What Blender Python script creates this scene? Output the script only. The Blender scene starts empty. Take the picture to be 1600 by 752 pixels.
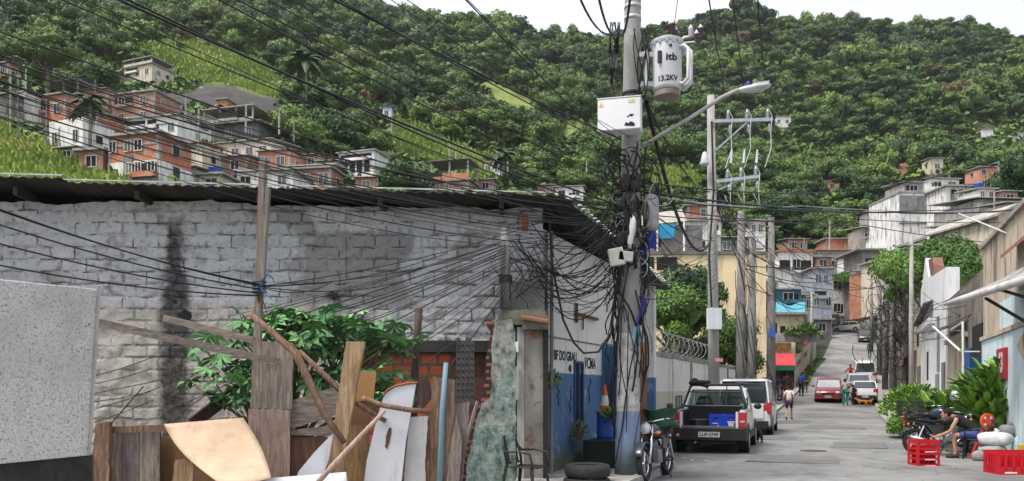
import bpy, math, random
import numpy as np
from mathutils import Vector, Matrix, noise as mn
R = math.radians
rnd = random.Random(7)
SC = bpy.context.scene
COL = SC.collection
F, CX, HY, EYE = 1250.0, 800.0, 608.0, 1.5
SL = 0.424                                    # street runs along (SL, 1)
YAW = -math.atan(SL)
SD = Vector((SL, 1, 0)).normalized()          # street direction
SN = Vector((SD.y, -SD.x, 0))                 # to the right of the street

def P(x, y, Y):
    return Vector(((x - CX) / F * Y, Y, EYE + (HY - y) / F * Y))
def ST(x0, Y, z=0.0):
    return Vector((x0 + SL * Y, Y, z))

# ------------------------------------------------------------------ camera
cd = bpy.data.cameras.new('camera'); cam = bpy.data.objects.new('camera', cd); COL.objects.link(cam)
cam.location = (0, 0, EYE); cam.rotation_euler = (R(90), 0, 0)
cd.sensor_width = 36; cd.lens = F / 1600 * 36; cd.shift_y = (HY - 376) / 1600
cd.clip_start = .05; cd.clip_end = 5000
SC.camera = cam
SC.view_settings.view_transform = 'Standard'; SC.view_settings.look = 'None'
SC.view_settings.exposure = 0.78; SC.view_settings.gamma = 1

# ------------------------------------------------------------------ light
SUN_EL, SUN_AZ = R(62), R(-60)
w = bpy.data.worlds.new('World'); SC.world = w; w.use_nodes = True
nt = w.node_tree; nt.nodes.clear()
o_ = nt.nodes.new('ShaderNodeOutputWorld'); sky = nt.nodes.new('ShaderNodeTexSky')
sky.sky_type = 'NISHITA'; sky.sun_disc = False; sky.sun_elevation = SUN_EL; sky.sun_rotation = SUN_AZ
sky.air_density = 1; sky.dust_density = 4
bg1 = nt.nodes.new('ShaderNodeBackground'); bg1.inputs[1].default_value = .05
nt.links.new(sky.outputs[0], bg1.inputs[0])
tc = nt.nodes.new('ShaderNodeTexCoord'); mp = nt.nodes.new('ShaderNodeMapping'); mp.inputs['Scale'].default_value = (1, 1, 3)
nz = nt.nodes.new('ShaderNodeTexNoise'); nz.inputs['Scale'].default_value = 2.2; nz.inputs['Detail'].default_value = 5
cr = nt.nodes.new('ShaderNodeValToRGB'); cr.color_ramp.elements[0].position = .3; cr.color_ramp.elements[0].color = (.74, .77, .82, 1)
cr.color_ramp.elements[1].position = .65; cr.color_ramp.elements[1].color = (.93, .94, .95, 1)
bg2 = nt.nodes.new('ShaderNodeBackground'); bg2.inputs[1].default_value = .62
ad = nt.nodes.new('ShaderNodeAddShader')
L = nt.links.new
L(tc.outputs['Generated'], mp.inputs[0]); L(mp.outputs[0], nz.inputs[0]); L(nz.outputs[0], cr.inputs[0]); L(cr.outputs[0], bg2.inputs[0])
L(bg1.outputs[0], ad.inputs[0]); L(bg2.outputs[0], ad.inputs[1]); L(ad.outputs[0], o_.inputs[0])
sd = bpy.data.lights.new('sun', 'SUN'); sd.energy = 2.7; sd.angle = R(20); sd.color = (1, .96, .9)
sun = bpy.data.objects.new('sun', sd); COL.objects.link(sun)
# sun behind the viewer's left shoulder, high
sdir = Vector((math.cos(SUN_EL) * math.sin(SUN_AZ), -math.cos(SUN_EL) * math.cos(SUN_AZ) , math.sin(SUN_EL)))
sun.rotation_euler = sdir.to_track_quat('Z', 'Y').to_euler()
sky.sun_rotation = math.atan2(sdir.x, sdir.y)

# ------------------------------------------------------------------ materials
MATS = {}
def _new(name):
    m = bpy.data.materials.new(name); m.use_nodes = True
    n = m.node_tree; b = n.nodes['Principled BSDF']
    return m, n, b
def _coord(n, stretch=(1, 1, 1), swap=False):
    tc = n.nodes.new('ShaderNodeTexCoord'); oi = n.nodes.new('ShaderNodeObjectInfo')
    mul = n.nodes.new('ShaderNodeMath'); mul.operation = 'MULTIPLY'; mul.inputs[1].default_value = 37
    n.links.new(oi.outputs['Random'], mul.inputs[0])
    va = n.nodes.new('ShaderNodeVectorMath'); va.operation = 'ADD'
    n.links.new(tc.outputs['Object'], va.inputs[0]); n.links.new(mul.outputs[0], va.inputs[1])
    mp = n.nodes.new('ShaderNodeMapping'); mp.inputs['Scale'].default_value = stretch
    n.links.new(va.outputs[0], mp.inputs[0])
    return mp.outputs[0]
def _noise(n, vec, scale, detail=6, rough=.6):
    t = n.nodes.new('ShaderNodeTexNoise'); t.inputs['Scale'].default_value = scale
    t.inputs['Detail'].default_value = detail; t.inputs['Roughness'].default_value = rough
    n.links.new(vec, t.inputs['Vector']); return t.outputs['Fac']
def _ramp(n, fac, stops):
    r = n.nodes.new('ShaderNodeValToRGB'); e = r.color_ramp.elements
    while len(e) < len(stops): e.new(.5)
    for k, (p, c) in enumerate(stops):
        e[k].position = p; e[k].color = (*c, 1) if len(c) == 3 else c
    n.links.new(fac, r.inputs[0]); return r.outputs[0]
def _mix(n, fac, a, b, mode='MIX'):
    m = n.nodes.new('ShaderNodeMix'); m.data_type = 'RGBA'; m.blend_type = mode
    for s, v in ((m.inputs[0], fac), (m.inputs[6], a), (m.inputs[7], b)):
        if hasattr(v, 'links'): n.links.new(v, s)
        elif isinstance(v, (int, float)): s.default_value = v
        else: s.default_value = (*v, 1)
    return m.outputs[2]
def _math(n, op, a, b=0.0, c=None):
    m = n.nodes.new('ShaderNodeMath'); m.operation = op
    for k, v in enumerate((a, b, c)):
        if v is None: continue
        if hasattr(v, 'links'): n.links.new(v, m.inputs[k])
        else: m.inputs[k].default_value = v
    return m.outputs[0]
def _step(n, v, a, b):
    m = n.nodes.new('ShaderNodeMapRange'); m.interpolation_type = 'SMOOTHSTEP'
    m.inputs[1].default_value = a; m.inputs[2].default_value = b
    n.links.new(v, m.inputs[0]); return m.outputs[0]
def _bump(n, b, h, s, d=.02):
    bm = n.nodes.new('ShaderNodeBump'); bm.inputs['Strength'].default_value = s; bm.inputs['Distance'].default_value = d
    n.links.new(h, bm.inputs['Height']); n.links.new(bm.outputs[0], b.inputs['Normal'])
def _xyz(n, vec):
    s = n.nodes.new('ShaderNodeSeparateXYZ'); n.links.new(vec, s.inputs[0]); return s.outputs
def mul(c, k): return tuple(min(1, x * k) for x in c)

def M(name, col, col2=None, scale=3., rough=.8, bump=.15, stretch=(1, 1, 1), metal=0, spec=.3, dirt=None, damt=.5, alpha=None, bd=.02, coat=0):
    """weathered surface: two tones of noise, streaky dirt on top"""
    if name in MATS: return MATS[name]
    m, n, b = _new(name)
    v = _coord(n, stretch)
    f1 = _noise(n, v, scale)
    c = _ramp(n, f1, [(.32, col2 or mul(col, .72)), (.62, col)])
    if dirt:
        vs = _coord(n, (1.2, 1.2, .22)); f2 = _noise(n, vs, 2.3, 8, .65)
        c = _mix(n, _math(n, 'MULTIPLY', _step(n, f2, .47, .66), damt), c, dirt)
    n.links.new(c, b.inputs['Base Color'])
    b.inputs['Roughness'].default_value = rough; b.inputs['Metallic'].default_value = metal
    b.inputs['Specular IOR Level'].default_value = spec
    if coat: b.inputs['Coat Weight'].default_value = coat
    if bump:
        f3 = _noise(n, _coord(n, stretch), scale * 4, 8, .7); _bump(n, b, f3, bump, bd)
    MATS[name] = m; return m

def wood(name, col, col2, horiz=False):
    if name in MATS: return MATS[name]
    m, n, b = _new(name)
    v = _coord(n, (1.5, 9, 9) if horiz else (9, 9, .9))
    f1 = _noise(n, v, 4, 8, .7); f2 = _noise(n, _coord(n), 2.2, 4)
    c = _ramp(n, f1, [(.3, mul(col2, .5)), (.48, col2), (.68, col)])
    c = _mix(n, _math(n, 'MULTIPLY', _step(n, f2, .48, .62), .45), c, mul(col2, .6))
    n.links.new(c, b.inputs['Base Color']); b.inputs['Roughness'].default_value = .85; b.inputs['Specular IOR Level'].default_value = .2
    _bump(n, b, f1, .5, .01); MATS[name] = m; return m

def bricks(name, col, mortar, bw=.4, bh=.2, ms=.012, col2=None, rough=.9, gloss=0, wear=None, wamt=.5):
    """hollow brick or block masonry in the wall's own plane"""
    if name in MATS: return MATS[name]
    m, n, b = _new(name)
    tc = n.nodes.new('ShaderNodeTexCoord'); s = _xyz(n, tc.outputs['Object'])
    cb = n.nodes.new('ShaderNodeCombineXYZ')
    n.links.new(_math(n, 'ADD', s[0], s[1]), cb.inputs[0]); n.links.new(s[2], cb.inputs[1])
    t = n.nodes.new('ShaderNodeTexBrick'); n.links.new(cb.outputs[0], t.inputs[0])
    t.inputs['Scale'].default_value = 1; t.inputs['Brick Width'].default_value = bw; t.inputs['Row Height'].default_value = bh
    t.inputs['Mortar Size'].default_value = ms; t.inputs['Color1'].default_value = (*col, 1)
    t.inputs['Color2'].default_value = (*(col2 or mul(col, .75)), 1); t.inputs['Mortar'].default_value = (*mortar, 1)
    f = _noise(n, _coord(n), 1.7, 7)
    c = _mix(n, _math(n, 'MULTIPLY', _step(n, f, .4, .7), .45), t.outputs[0], mul(col, .45))
    if wear:
        f2 = _noise(n, _coord(n, (1, 1, .6)), .9, 7, .65)
        c = _mix(n, _math(n, 'MULTIPLY', _step(n, f2, .5, .56), wamt), c, wear)
    n.links.new(c, b.inputs['Base Color']); b.inputs['Roughness'].default_value = rough; b.inputs['Specular IOR Level'].default_value = .2
    _bump(n, b, t.outputs[1], -.4, .02); MATS[name] = m; return m

def leafmat(name, dark, light, rand=True, dry=(.10, .085, .03), dv=.06):
    if name in MATS: return MATS[name]
    m, n, b = _new(name)
    at = n.nodes.new('ShaderNodeAttribute'); at.attribute_name = 'tint'
    h = n.nodes.new('ShaderNodeAttribute'); h.attribute_name = 'hue'
    hv = h.outputs['Fac']
    if rand:
        oi = n.nodes.new('ShaderNodeObjectInfo'); hv = oi.outputs['Random']
    a = _mix(n, hv, dark, light)
    a = _mix(n, _step(n, hv, 1 - dv, 1.0), a, dry)
    k = _math(n, 'MULTIPLY_ADD', at.outputs['Fac'], .95, .6)
    sc = n.nodes.new('ShaderNodeVectorMath'); sc.operation = 'SCALE'; n.links.new(a, sc.inputs[0]); n.links.new(k, sc.inputs['Scale'])
    n.links.new(sc.outputs[0], b.inputs['Base Color']); b.inputs['Roughness'].default_value = .6; b.inputs['Specular IOR Level'].default_value = .25
    MATS[name] = m; return m

def glass(name, col=(.02, .025, .03), rough=.08):
    return M(name, col, mul(col, .8), rough=rough, bump=0, spec=.8)
def glow(name, col, s):
    m, n, b = _new(name); b.inputs['Emission Color'].default_value = (*col, 1); b.inputs['Emission Strength'].default_value = s; b.inputs['Base Color'].default_value = (*col, 1)
    return m
def clear(name, col=(.75, .85, .85), alpha=.35):
    """thin window glass: a mix of see-through and reflection"""
    if name in MATS: return MATS[name]
    m, n, b = _new(name)
    b.inputs['Base Color'].default_value = (.03, .045, .045, 1); b.inputs['Roughness'].default_value = .05
    t = n.nodes.new('ShaderNodeBsdfTransparent'); t.inputs[0].default_value = (*col, 1)
    x = n.nodes.new('ShaderNodeMixShader'); x.inputs[0].default_value = alpha
    n.links.new(t.outputs[0], x.inputs[1]); n.links.new(b.outputs[0], x.inputs[2])
    n.links.new(x.outputs[0], n.nodes['Material Output'].inputs[0])
    MATS[name] = m; return m

# ------------------------------------------------------------------ mesh builder
class MB:
    def __init__(s): s.v = []; s.f = []; s.m = None
    def add(s, vs, fs):
        k = len(s.v)
        s.v += [s.m @ Vector(p) if s.m else Vector(p) for p in vs]
        s.f += [tuple(i + k for i in f) for f in fs]; return s
    def box(s, c, d, rz=0, rx=0, ry=0, taper=1):
        m = Matrix.Translation(c) @ Matrix.Rotation(rz, 4, 'Z') @ Matrix.Rotation(ry, 4, 'Y') @ Matrix.Rotation(rx, 4, 'X')
        x, y, z = d[0] / 2, d[1] / 2, d[2] / 2
        vs = [m @ Vector(p) for p in ((-x, -y, -z), (x, -y, -z), (x, y, -z), (-x, y, -z), (-x * taper, -y * taper, z), (x * taper, -y * taper, z), (x * taper, y * taper, z), (-x * taper, y * taper, z))]
        return s.add(vs, [(3, 2, 1, 0), (4, 5, 6, 7), (0, 1, 5, 4), (1, 2, 6, 5), (2, 3, 7, 6), (3, 0, 4, 7)])
    def bbox(s, x0, x1, y0, y1, z0, z1): return s.box(((x0 + x1) / 2, (y0 + y1) / 2, (z0 + z1) / 2), (x1 - x0, y1 - y0, z1 - z0))
    def beam(s, p, q, w, h=None, up=(0, 0, 1), w2=None, h2=None):
        p, q = Vector(p), Vector(q); d = (q - p).normalized(); h = h or w
        a = d.cross(Vector(up))
        if a.length < 1e-3: a = d.cross(Vector((0, 1, 0)))
        a.normalize(); c = a.cross(d)
        w2 = w2 or w; h2 = h2 or h
        vs = [p + a * (i * w / 2) + c * (j * h / 2) for i, j in ((-1, -1), (1, -1), (1, 1), (-1, 1))] + [q + a * (i * w2 / 2) + c * (j * h2 / 2) for i, j in ((-1, -1), (1, -1), (1, 1), (-1, 1))]
        return s.add(vs, [(0, 1, 2, 3), (7, 6, 5, 4), (1, 0, 4, 5), (2, 1, 5, 6), (3, 2, 6, 7), (0, 3, 7, 4)])
    def tube(s, pts, r, n=6, cap=True, ends=None):
        pts = [Vector(p) for p in pts]; rs = r if isinstance(r, (list, tuple)) else [r] * len(pts)
        vs = []; fs = []; a = None
        for i, p in enumerate(pts):
            d = (pts[min(i + 1, len(pts) - 1)] - pts[max(i - 1, 0)])
            d = d.normalized() if d.length > 1e-9 else Vector((0, 0, 1))
            if a is None:
                a = d.cross(Vector((0, 0, 1)))
                if a.length < 1e-2: a = Vector((1, 0, 0))
            a = (a - d * a.dot(d))
            if a.length < 1e-6: a = d.orthogonal()
            a.normalize(); c = d.cross(a)
            for k in range(n):
                t = 2 * math.pi * k / n; vs.append(p + (a * math.cos(t) + c * math.sin(t)) * rs[i])
        for i in range(len(pts) - 1):
            for k in range(n):
                fs.append((i * n + k, i * n + (k + 1) % n, (i + 1) * n + (k + 1) % n, (i + 1) * n + k))
        if cap: fs += [tuple(range(n))[::-1], tuple(range((len(pts) - 1) * n, len(pts) * n))]
        return s.add(vs, fs)
    def cyl(s, p, q, r, r2=None, n=12): return s.tube([p, q], [r, r2 if r2 is not None else r], n)
    def ell(s, c, r, n=12, m=8, rz=0):
        c = Vector(c); r = (r, r, r) if not isinstance(r, (tuple, list)) else r
        vs = [Vector((0, 0, -r[2]))]; fs = []; rot = Matrix.Rotation(rz, 3, 'Z')
        for j in range(1, m):
            t = math.pi * j / m - math.pi / 2
            for k in range(n):
                a = 2 * math.pi * k / n; vs.append(Vector((r[0] * math.cos(a) * math.cos(t), r[1] * math.sin(a) * math.cos(t), r[2] * math.sin(t))))
        vs.append(Vector((0, 0, r[2])))
        for k in range(n):
            fs.append((0, 1 + (k + 1) % n, 1 + k)); fs.append((len(vs) - 1, len(vs) - 1 - n + k, len(vs) - 1 - n + (k + 1) % n))
            for j in range(m - 2):
                a, b = 1 + j * n, 1 + (j + 1) * n; fs.append((a + k, a + (k + 1) % n, b + (k + 1) % n, b + k))
        return s.add([rot @ v + c for v in vs], fs)
    def prism(s, pts, vec):
        pts = [Vector(p) for p in pts]; vec = Vector(vec); n = len(pts)
        return s.add(pts + [p + vec for p in pts], [tuple(range(n))[::-1], tuple(range(n, 2 * n))] + [(i, (i + 1) % n, n + (i + 1) % n, n + i) for i in range(n)])
    def lathe(s, prof, c=(0, 0, 0), n=16, axis='Z', rot=None):
        c = Vector(c); vs = []; fs = []
        for r, z in prof:
            for k in range(n):
                a = 2 * math.pi * k / n; p = Vector((r * math.cos(a), r * math.sin(a), z))
                if axis == 'X': p = Vector((z, p.x, p.y))
                if axis == 'Y': p = Vector((p.x, z, p.y))
                if rot: p = rot @ p
                vs.append(p + c)
        m = len(prof)
        for i in range(m - 1):
            for k in range(n): fs.append((i * n + k, i * n + (k + 1) % n, (i + 1) * n + (k + 1) % n, (i + 1) * n + k))
        if prof[0][0] > 1e-4: fs.append(tuple(range(n))[::-1])
        if prof[-1][0] > 1e-4: fs.append(tuple(range((m - 1) * n, m * n)))
        return s.add(vs, fs)
    def ring(s, c, R0, r, axis='X', n=20, k=8):
        prof = []; c = Vector(c); vs = []; fs = []
        for i in range(n):
            a = 2 * math.pi * i / n
            for j in range(k):
                b = 2 * math.pi * j / k; q = R0 + r * math.cos(b); h = r * math.sin(b)
                p = {'X': (h, q * math.cos(a), q * math.sin(a)), 'Y': (q * math.cos(a), h, q * math.sin(a)), 'Z': (q * math.cos(a), q * math.sin(a), h)}[axis]
                vs.append(c + Vector(p))
        for i in range(n):
            for j in range(k): fs.append((i * k + j, ((i + 1) % n) * k + j, ((i + 1) % n) * k + (j + 1) % k, i * k + (j + 1) % k))
        return s.add(vs, fs)
    def loft(s, secs, cap=True):
        n = len(secs[0]); vs = [p for q in secs for p in q]; fs = []
        for i in range(len(secs) - 1):
            for k in range(n): fs.append((i * n + k, i * n + (k + 1) % n, (i + 1) * n + (k + 1) % n, (i + 1) * n + k))
        if cap: fs += [tuple(range(n))[::-1], tuple(range((len(secs) - 1) * n, len(secs) * n))]
        return s.add(vs, fs)
    def grid(s, fn, nu, nv):
        vs = [fn(i / nu, j / nv) for j in range(nv + 1) for i in range(nu + 1)]
        return s.add(vs, [(j * (nu + 1) + i, j * (nu + 1) + i + 1, (j + 1) * (nu + 1) + i + 1, (j + 1) * (nu + 1) + i) for j in range(nv) for i in range(nu)])
    def build(s, name, mat, parent=None, smooth=False, world=True, loc=None, bevel=0, thick=0, sub=0):
        me = bpy.data.meshes.new(name)
        inv = None
        if parent and world: inv = pmat(parent).inverted()
        elif loc is not None: inv = Matrix.Translation(-Vector(loc))
        vs = [inv @ p for p in s.v] if inv else s.v
        me.from_pydata([tuple(p) for p in vs], [], s.f)
        me.materials.append(mat)
        if smooth: me.polygons.foreach_set('use_smooth', [True] * len(me.polygons))
        o = bpy.data.objects.new(name, me); COL.objects.link(o)
        if loc is not None and not parent: o.location = loc
        if parent: o.parent = parent
        if thick:
            t = o.modifiers.new('t', 'SOLIDIFY'); t.thickness = thick; t.offset = 0
        if bevel:
            t = o.modifiers.new('b', 'BEVEL'); t.width = bevel; t.segments = 2; t.limit_method = 'ANGLE'
        if sub:
            t = o.modifiers.new('s', 'SUBSURF'); t.levels = sub; t.render_levels = sub
        return o
def pmat(o):
    m = Matrix.Translation(o.location) @ o.rotation_euler.to_matrix().to_4x4() @ Matrix.Diagonal((*o.scale, 1))
    return pmat(o.parent) @ m if o.parent else m

def tag(o, label, cat=None, group=None, kind=None):
    if label: o['label'] = label
    if cat: o['category'] = cat
    if group: o['group'] = group
    if kind: o['kind'] = kind
    return o
def thing(name, label, cat, loc=(0, 0, 0), rz=0, group=None):
    o = bpy.data.objects.new(name, None); COL.objects.link(o); o.location = loc; o.rotation_euler = (0, 0, rz)
    o.empty_display_size = .1
    return tag(o, label, cat, group)
def one(name, label, cat, mb, mat, loc=(0, 0, 0), group=None, **k):
    return tag(mb.build(name, mat, loc=loc, **k), label, cat, group)
def struct(name, mb, mat, **k):
    return tag(mb.build(name, mat, **k), None, None, None, 'structure')
def clone(root, loc=None, rz=None, label=None, group=None):
    def cp(o, par):
        c = o.copy(); COL.objects.link(c); c.parent = par
        for ch in list(o.children): cp(ch, c)
        return c
    c = cp(root, None)
    if loc is not None: c.location = loc
    if rz is not None: c.rotation_euler = (0, 0, rz)
    if label: c['label'] = label
    if group: c['group'] = group
    return c
def text(s, size, mat, org, xd, up, parent=None, name='lettering', ext=.002, shear=0, bold=0, wx=1):
    cu = bpy.data.curves.new(name, 'FONT'); cu.body = s; cu.size = size; cu.align_x = 'CENTER'; cu.align_y = 'CENTER'
    cu.extrude = ext; cu.offset = bold; cu.shear = shear
    t = bpy.data.objects.new('tmp', cu); COL.objects.link(t)
    me = bpy.data.meshes.new_from_object(t); bpy.data.objects.remove(t)
    xd = Vector(xd).normalized(); up = Vector(up).normalized(); zd = xd.cross(up).normalized()
    m = Matrix((xd * wx, up, zd)).transposed().to_4x4(); m.translation = Vector(org)
    me.transform(m if not parent else pmat(parent).inverted() @ m)
    me.materials.clear(); me.materials.append(mat)
    o = bpy.data.objects.new(name, me); COL.objects.link(o); o.parent = parent
    return o
def sag(a, b, s, n=14, off=None):
    a, b = Vector(a), Vector(b); out = []
    for i in range(n + 1):
        t = i / n; p = a.lerp(b, t); p.z -= 4 * s * t * (1 - t)
        if off: p += off * (4 * t * (1 - t))
        out.append(p)
    return out
def skin(name, joints, edges, mat, parent, root=0, sub=1):
    """joints: list of (pos, radius or (rx, ry)); one continuous surface grown round them"""
    me = bpy.data.meshes.new(name); me.from_pydata([tuple(j[0]) for j in joints], edges, [])
    o = bpy.data.objects.new(name, me); COL.objects.link(o)
    md = o.modifiers.new('skin', 'SKIN'); md.use_smooth_shade = True
    if sub: o.modifiers.new('s', 'SUBSURF').levels = sub; o.modifiers['s'].render_levels = sub
    for i, j in enumerate(joints):
        r = j[1] if isinstance(j[1], (tuple, list)) else (j[1], j[1])
        me.skin_vertices[0].data[i].radius = r; me.skin_vertices[0].data[i].use_root = (i == root)
    dg = bpy.context.evaluated_depsgraph_get(); m2 = bpy.data.meshes.new_from_object(o.evaluated_get(dg))
    bpy.data.objects.remove(o); m2.materials.clear(); m2.materials.append(mat)
    m2.polygons.foreach_set('use_smooth', [True] * len(m2.polygons))
    q = bpy.data.objects.new(name, m2); COL.objects.link(q); q.parent = parent
    return q
# ------------------------------------------------------------------ terrain
TC = np.array([-1600, -400, 0, 200, 400, 550, 700, 850, 1000, 1150, 1300, 1450, 1600, 2000, 3200], float)
TY = np.array([25, 60, 95, 150, 250, 420], float)
TP = {60: [120, 200, 262, 290, 330, 380, 430, 500, 575, 596, 598, 592, 560, 500, 400],
      95: [60, 150, 205, 245, 288, 305, 318, 350, 440, 500, 538, 490, 440, 400, 300],
      150: [-20, 70, 115, 150, 200, 240, 268, 305, 330, 375, 430, 385, 345, 300, 200],
      250: [-90, -40, 15, 55, 90, 120, 150, 195, 220, 240, 275, 250, 225, 180, 100],
      420: [-160, -150, -100, -70, -40, 18, 34, 66, 58, 44, 54, 56, 62, 70, 60]}
TZ = np.zeros((6, len(TC)))
for k, yl in enumerate(TY):
    if yl > 25: TZ[k] = EYE + (HY - np.array(TP[int(yl)], float)) / F * yl
TYL = np.append(TY, [520, 800]); TZ = np.vstack([TZ, TZ[-1] * .93, TZ[-1] * .6])
def smooth(a, b, x):
    t = min(1, max(0, (x - a) / (b - a))); return t * t * (3 - 2 * t)
RZ_Y = [0, 40, 46, 52, 58, 70, 85, 104, 116, 130, 150]
RZ_Z = [0, 0, .15, .45, 1.1, 2.6, 4.9, 8.0, 10.2, 13, 17]
def road_c(Y): return SL * Y + float(np.interp(Y, [50, 70, 85, 104, 110, 116, 123, 130, 150], [-1.35, -.6, 0, .4, 0, -1.6, -3.6, -6, -16]))
def road_z(Y): return float(np.interp(Y, RZ_Y, RZ_Z))
def terr(X, Y):
    if Y < 25: return -.05
    px = CX + F * X / Y
    a = [float(np.interp(px, TC, TZ[k])) for k in range(len(TYL))]
    z = float(np.interp(Y, TYL, a))
    g = smooth(90, 200, Y)
    if g > 0:
        q = Vector((X / 70, Y / 70, 3.3)); z += g * 9 * mn.fractal(q, .8, 2.1, 4)
    z += smooth(40, 90, Y) * .8 * mn.noise(Vector((X / 9, Y / 9, 1)))
    if Y < 145:
        d = abs(X - road_c(Y)); wgt = 1 - smooth(4.2, 13, d)
        z = z * (1 - wgt) + (road_z(Y) - .06) * wgt
    return z
def solveY(px, py, lo=45, hi=420):
    """distance at which the hillside shows at this height"""
    Y = lo
    while Y < hi:
        if HY - (terr((px - CX) / F * Y, Y) - EYE) / Y * F <= py: return Y
        Y += .75
    return hi
def inpoly(x, y, p):
    c = False; j = len(p) - 1
    for i in range(len(p)):
        if (p[i][1] > y) != (p[j][1] > y) and x < (p[j][0] - p[i][0]) * (y - p[i][1]) / (p[j][1] - p[i][1]) + p[i][0]: c = not c
        j = i
    return c
GRASS = [[(215, 72), (300, 66), (390, 90), (440, 108), (450, 160), (425, 152), (330, 135), (262, 125), (240, 98)],
         [(-60, 150), (0, 185), (60, 226), (120, 246), (190, 272), (190, 330), (-60, 330)],
         [(592, 180), (650, 192), (725, 235), (770, 246), (765, 290), (690, 270), (612, 234)],
         [(735, 118), (800, 140), (838, 158), (830, 178), (760, 155)], [(868, 190), (905, 195), (912, 225), (880, 222)],
         [(1000, 255), (1100, 270), (1110, 300), (1010, 300)]]
ROCK = [[(300, 135), (345, 128), (425, 150), (440, 182), (400, 192), (340, 168), (290, 162)], [(245, 143), (300, 150), (305, 192), (255, 190)],
        [(440, 150), (450, 185), (430, 190)]]
SOIL = [[(1388, 246), (1428, 250), (1432, 278), (1392, 280)], [(655, 222), (680, 232), (680, 245), (660, 240)]]
def cover(px, py):
    j = 7 * mn.noise(Vector((px / 14, py / 14, 0))); jx = 7 * mn.noise(Vector((px / 14, py / 14, 5)))
    for k, S in ((2, ROCK), (1, GRASS), (3, SOIL)):
        for p in S:
            if inpoly(px + jx, py + j, p): return k
    return 0
ys = list(np.geomspace(25, 800, 150)); xs = np.arange(-1600, 3201, 12)
V = []; C = []
for Y in ys:
    for px in xs:
        X = (px - CX) / F * Y; z = terr(X, Y); V.append((X, Y, z))
        py = HY - (z - EYE) / Y * F; k = cover(px, py) if Y > 40 else 4
        C.append(k)
nx = len(xs)
me = bpy.data.meshes.new('hillside')
me.from_pydata(V, [], [(j * nx + i, j * nx + i + 1, (j + 1) * nx + i + 1, (j + 1) * nx + i) for j in range(len(ys) - 1) for i in range(nx - 1)])
pal = {0: (.035, .055, .018), 1: (.21, .27, .055), 2: (.055, .052, .05), 3: (.2, .1, .06), 4: (.10, .09, .07)}
ca = me.color_attributes.new('cover', 'FLOAT_COLOR', 'POINT')
ca.data.foreach_set('color', np.array([(*pal[k], 1) for k in C], 'f').ravel())
me.polygons.foreach_set('use_smooth', [True] * len(me.polygons))
m, n, b = _new('hill_soil'); at = n.nodes.new('ShaderNodeAttribute'); at.attribute_name = 'cover'
f1 = _noise(n, _coord(n), .35, 10, .7)
c = _mix(n, 1.0, at.outputs['Color'], _ramp(n, f1, [(.3, (.35, .35, .35)), (.65, (1, 1, 1))]), 'MULTIPLY')
n.links.new(c, b.inputs['Base Color']); b.inputs['Roughness'].default_value = .9; _bump(n, b, f1, .9, .6)
me.materials.append(m)
hill = bpy.data.objects.new('hillside', me); COL.objects.link(hill); tag(hill, None, kind='structure')

# ------------------------------------------------------------------ near ground
gm = M('dirt', (.16, .145, .125), (.09, .08, .07), 1.5, .95, .5)
g = MB(); g.add([(-2500, -2500, -.08), (2500, -2500, -.08), (2500, 2500, -.08), (-2500, 2500, -.08)], [(0, 1, 2, 3)]); struct('ground', g, gm)
g = MB(); g.add([(-40, -20, -.015), (60, -20, -.015), (60, 42, -.015), (-40, 42, -.015)], [(0, 1, 2, 3)]); struct('yard', g, gm)

# asphalt with patches, cracks and stains
m, n, b = _new('asphalt'); v = _coord(n)
big = _noise(n, v, .28, 6, .65); fine = _noise(n, v, 55, 4, .7); mid = _noise(n, _coord(n, (1, .5, 1)), 1.4, 8, .65)
c = _ramp(n, big, [(.38, (.145, .145, .143)), (.5, (.215, .215, .21)), (.62, (.27, .268, .262))])
c = _mix(n, _math(n, 'MULTIPLY', _step(n, mid, .50, .66), .55), c, (.115, .113, .11))
c = _mix(n, _math(n, 'MULTIPLY', _step(n, _noise(n, v, .8, 9, .7), .56, .66), .6), c, (.33, .31, .28))
c = _mix(n, .45, c, _ramp(n, fine, [(.3, (.4, .4, .4)), (.7, (1, 1, 1))]), 'MULTIPLY')
vo = n.nodes.new('ShaderNodeTexVoronoi'); vo.feature = 'DISTANCE_TO_EDGE'; vo.inputs['Scale'].default_value = .55
va = n.nodes.new('ShaderNodeVectorMath'); va.operation = 'ADD'; tn = n.nodes.new('ShaderNodeTexNoise'); tn.inputs['Scale'].default_value = 1.3; tn.inputs['Detail'].default_value = 6
n.links.new(v, tn.inputs['Vector']); n.links.new(v, va.inputs[0]); n.links.new(tn.outputs['Color'], va.inputs[1]); n.links.new(va.outputs[0], vo.inputs['Vector'])
crk = _math(n, 'SUBTRACT', 1.0, _step(n, vo.outputs['Distance'], 0.0, .012))
crk = _math(n, 'MULTIPLY', crk, _step(n, _noise(n, v, .5), .48, .56))
c = _mix(n, _math(n, 'MULTIPLY', crk, .75), c, (.05, .048, .045))
n.links.new(c, b.inputs['Base Color']); b.inputs['Roughness'].default_value = .82; b.inputs['Specular IOR Level'].default_value = .35
_bump(n, b, _math(n, 'MULTIPLY_ADD', crk, -1.5, fine), .5, .008); ASPH = m
KERB_L = [(-12, -3.3), (15, -3.3), (18, -4.25), (60, -4.3), (160, -4.3)]
KERB_R = [(-12, 7), (12, 7), (14.5, 4.2), (17.5, 3.1), (24, 1.6), (40, 1.5), (160, 1.5)]
def kl(Y): return float(np.interp(Y, *zip(*KERB_L)))
def kr(Y): return float(np.interp(Y, *zip(*KERB_R)))
def lx(k, Y): return (road_c(Y) + 1.35) + k
g = MB(); Ys = list(np.arange(-12, 132, 1.0))
vs = []
for Y in Ys:
    for t in range(7):
        k = kl(Y) + (kr(Y) - kl(Y)) * t / 6; vs.append((lx(k, Y), Y, road_z(Y) + .03 * math.sin(math.pi * t / 6)))
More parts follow.
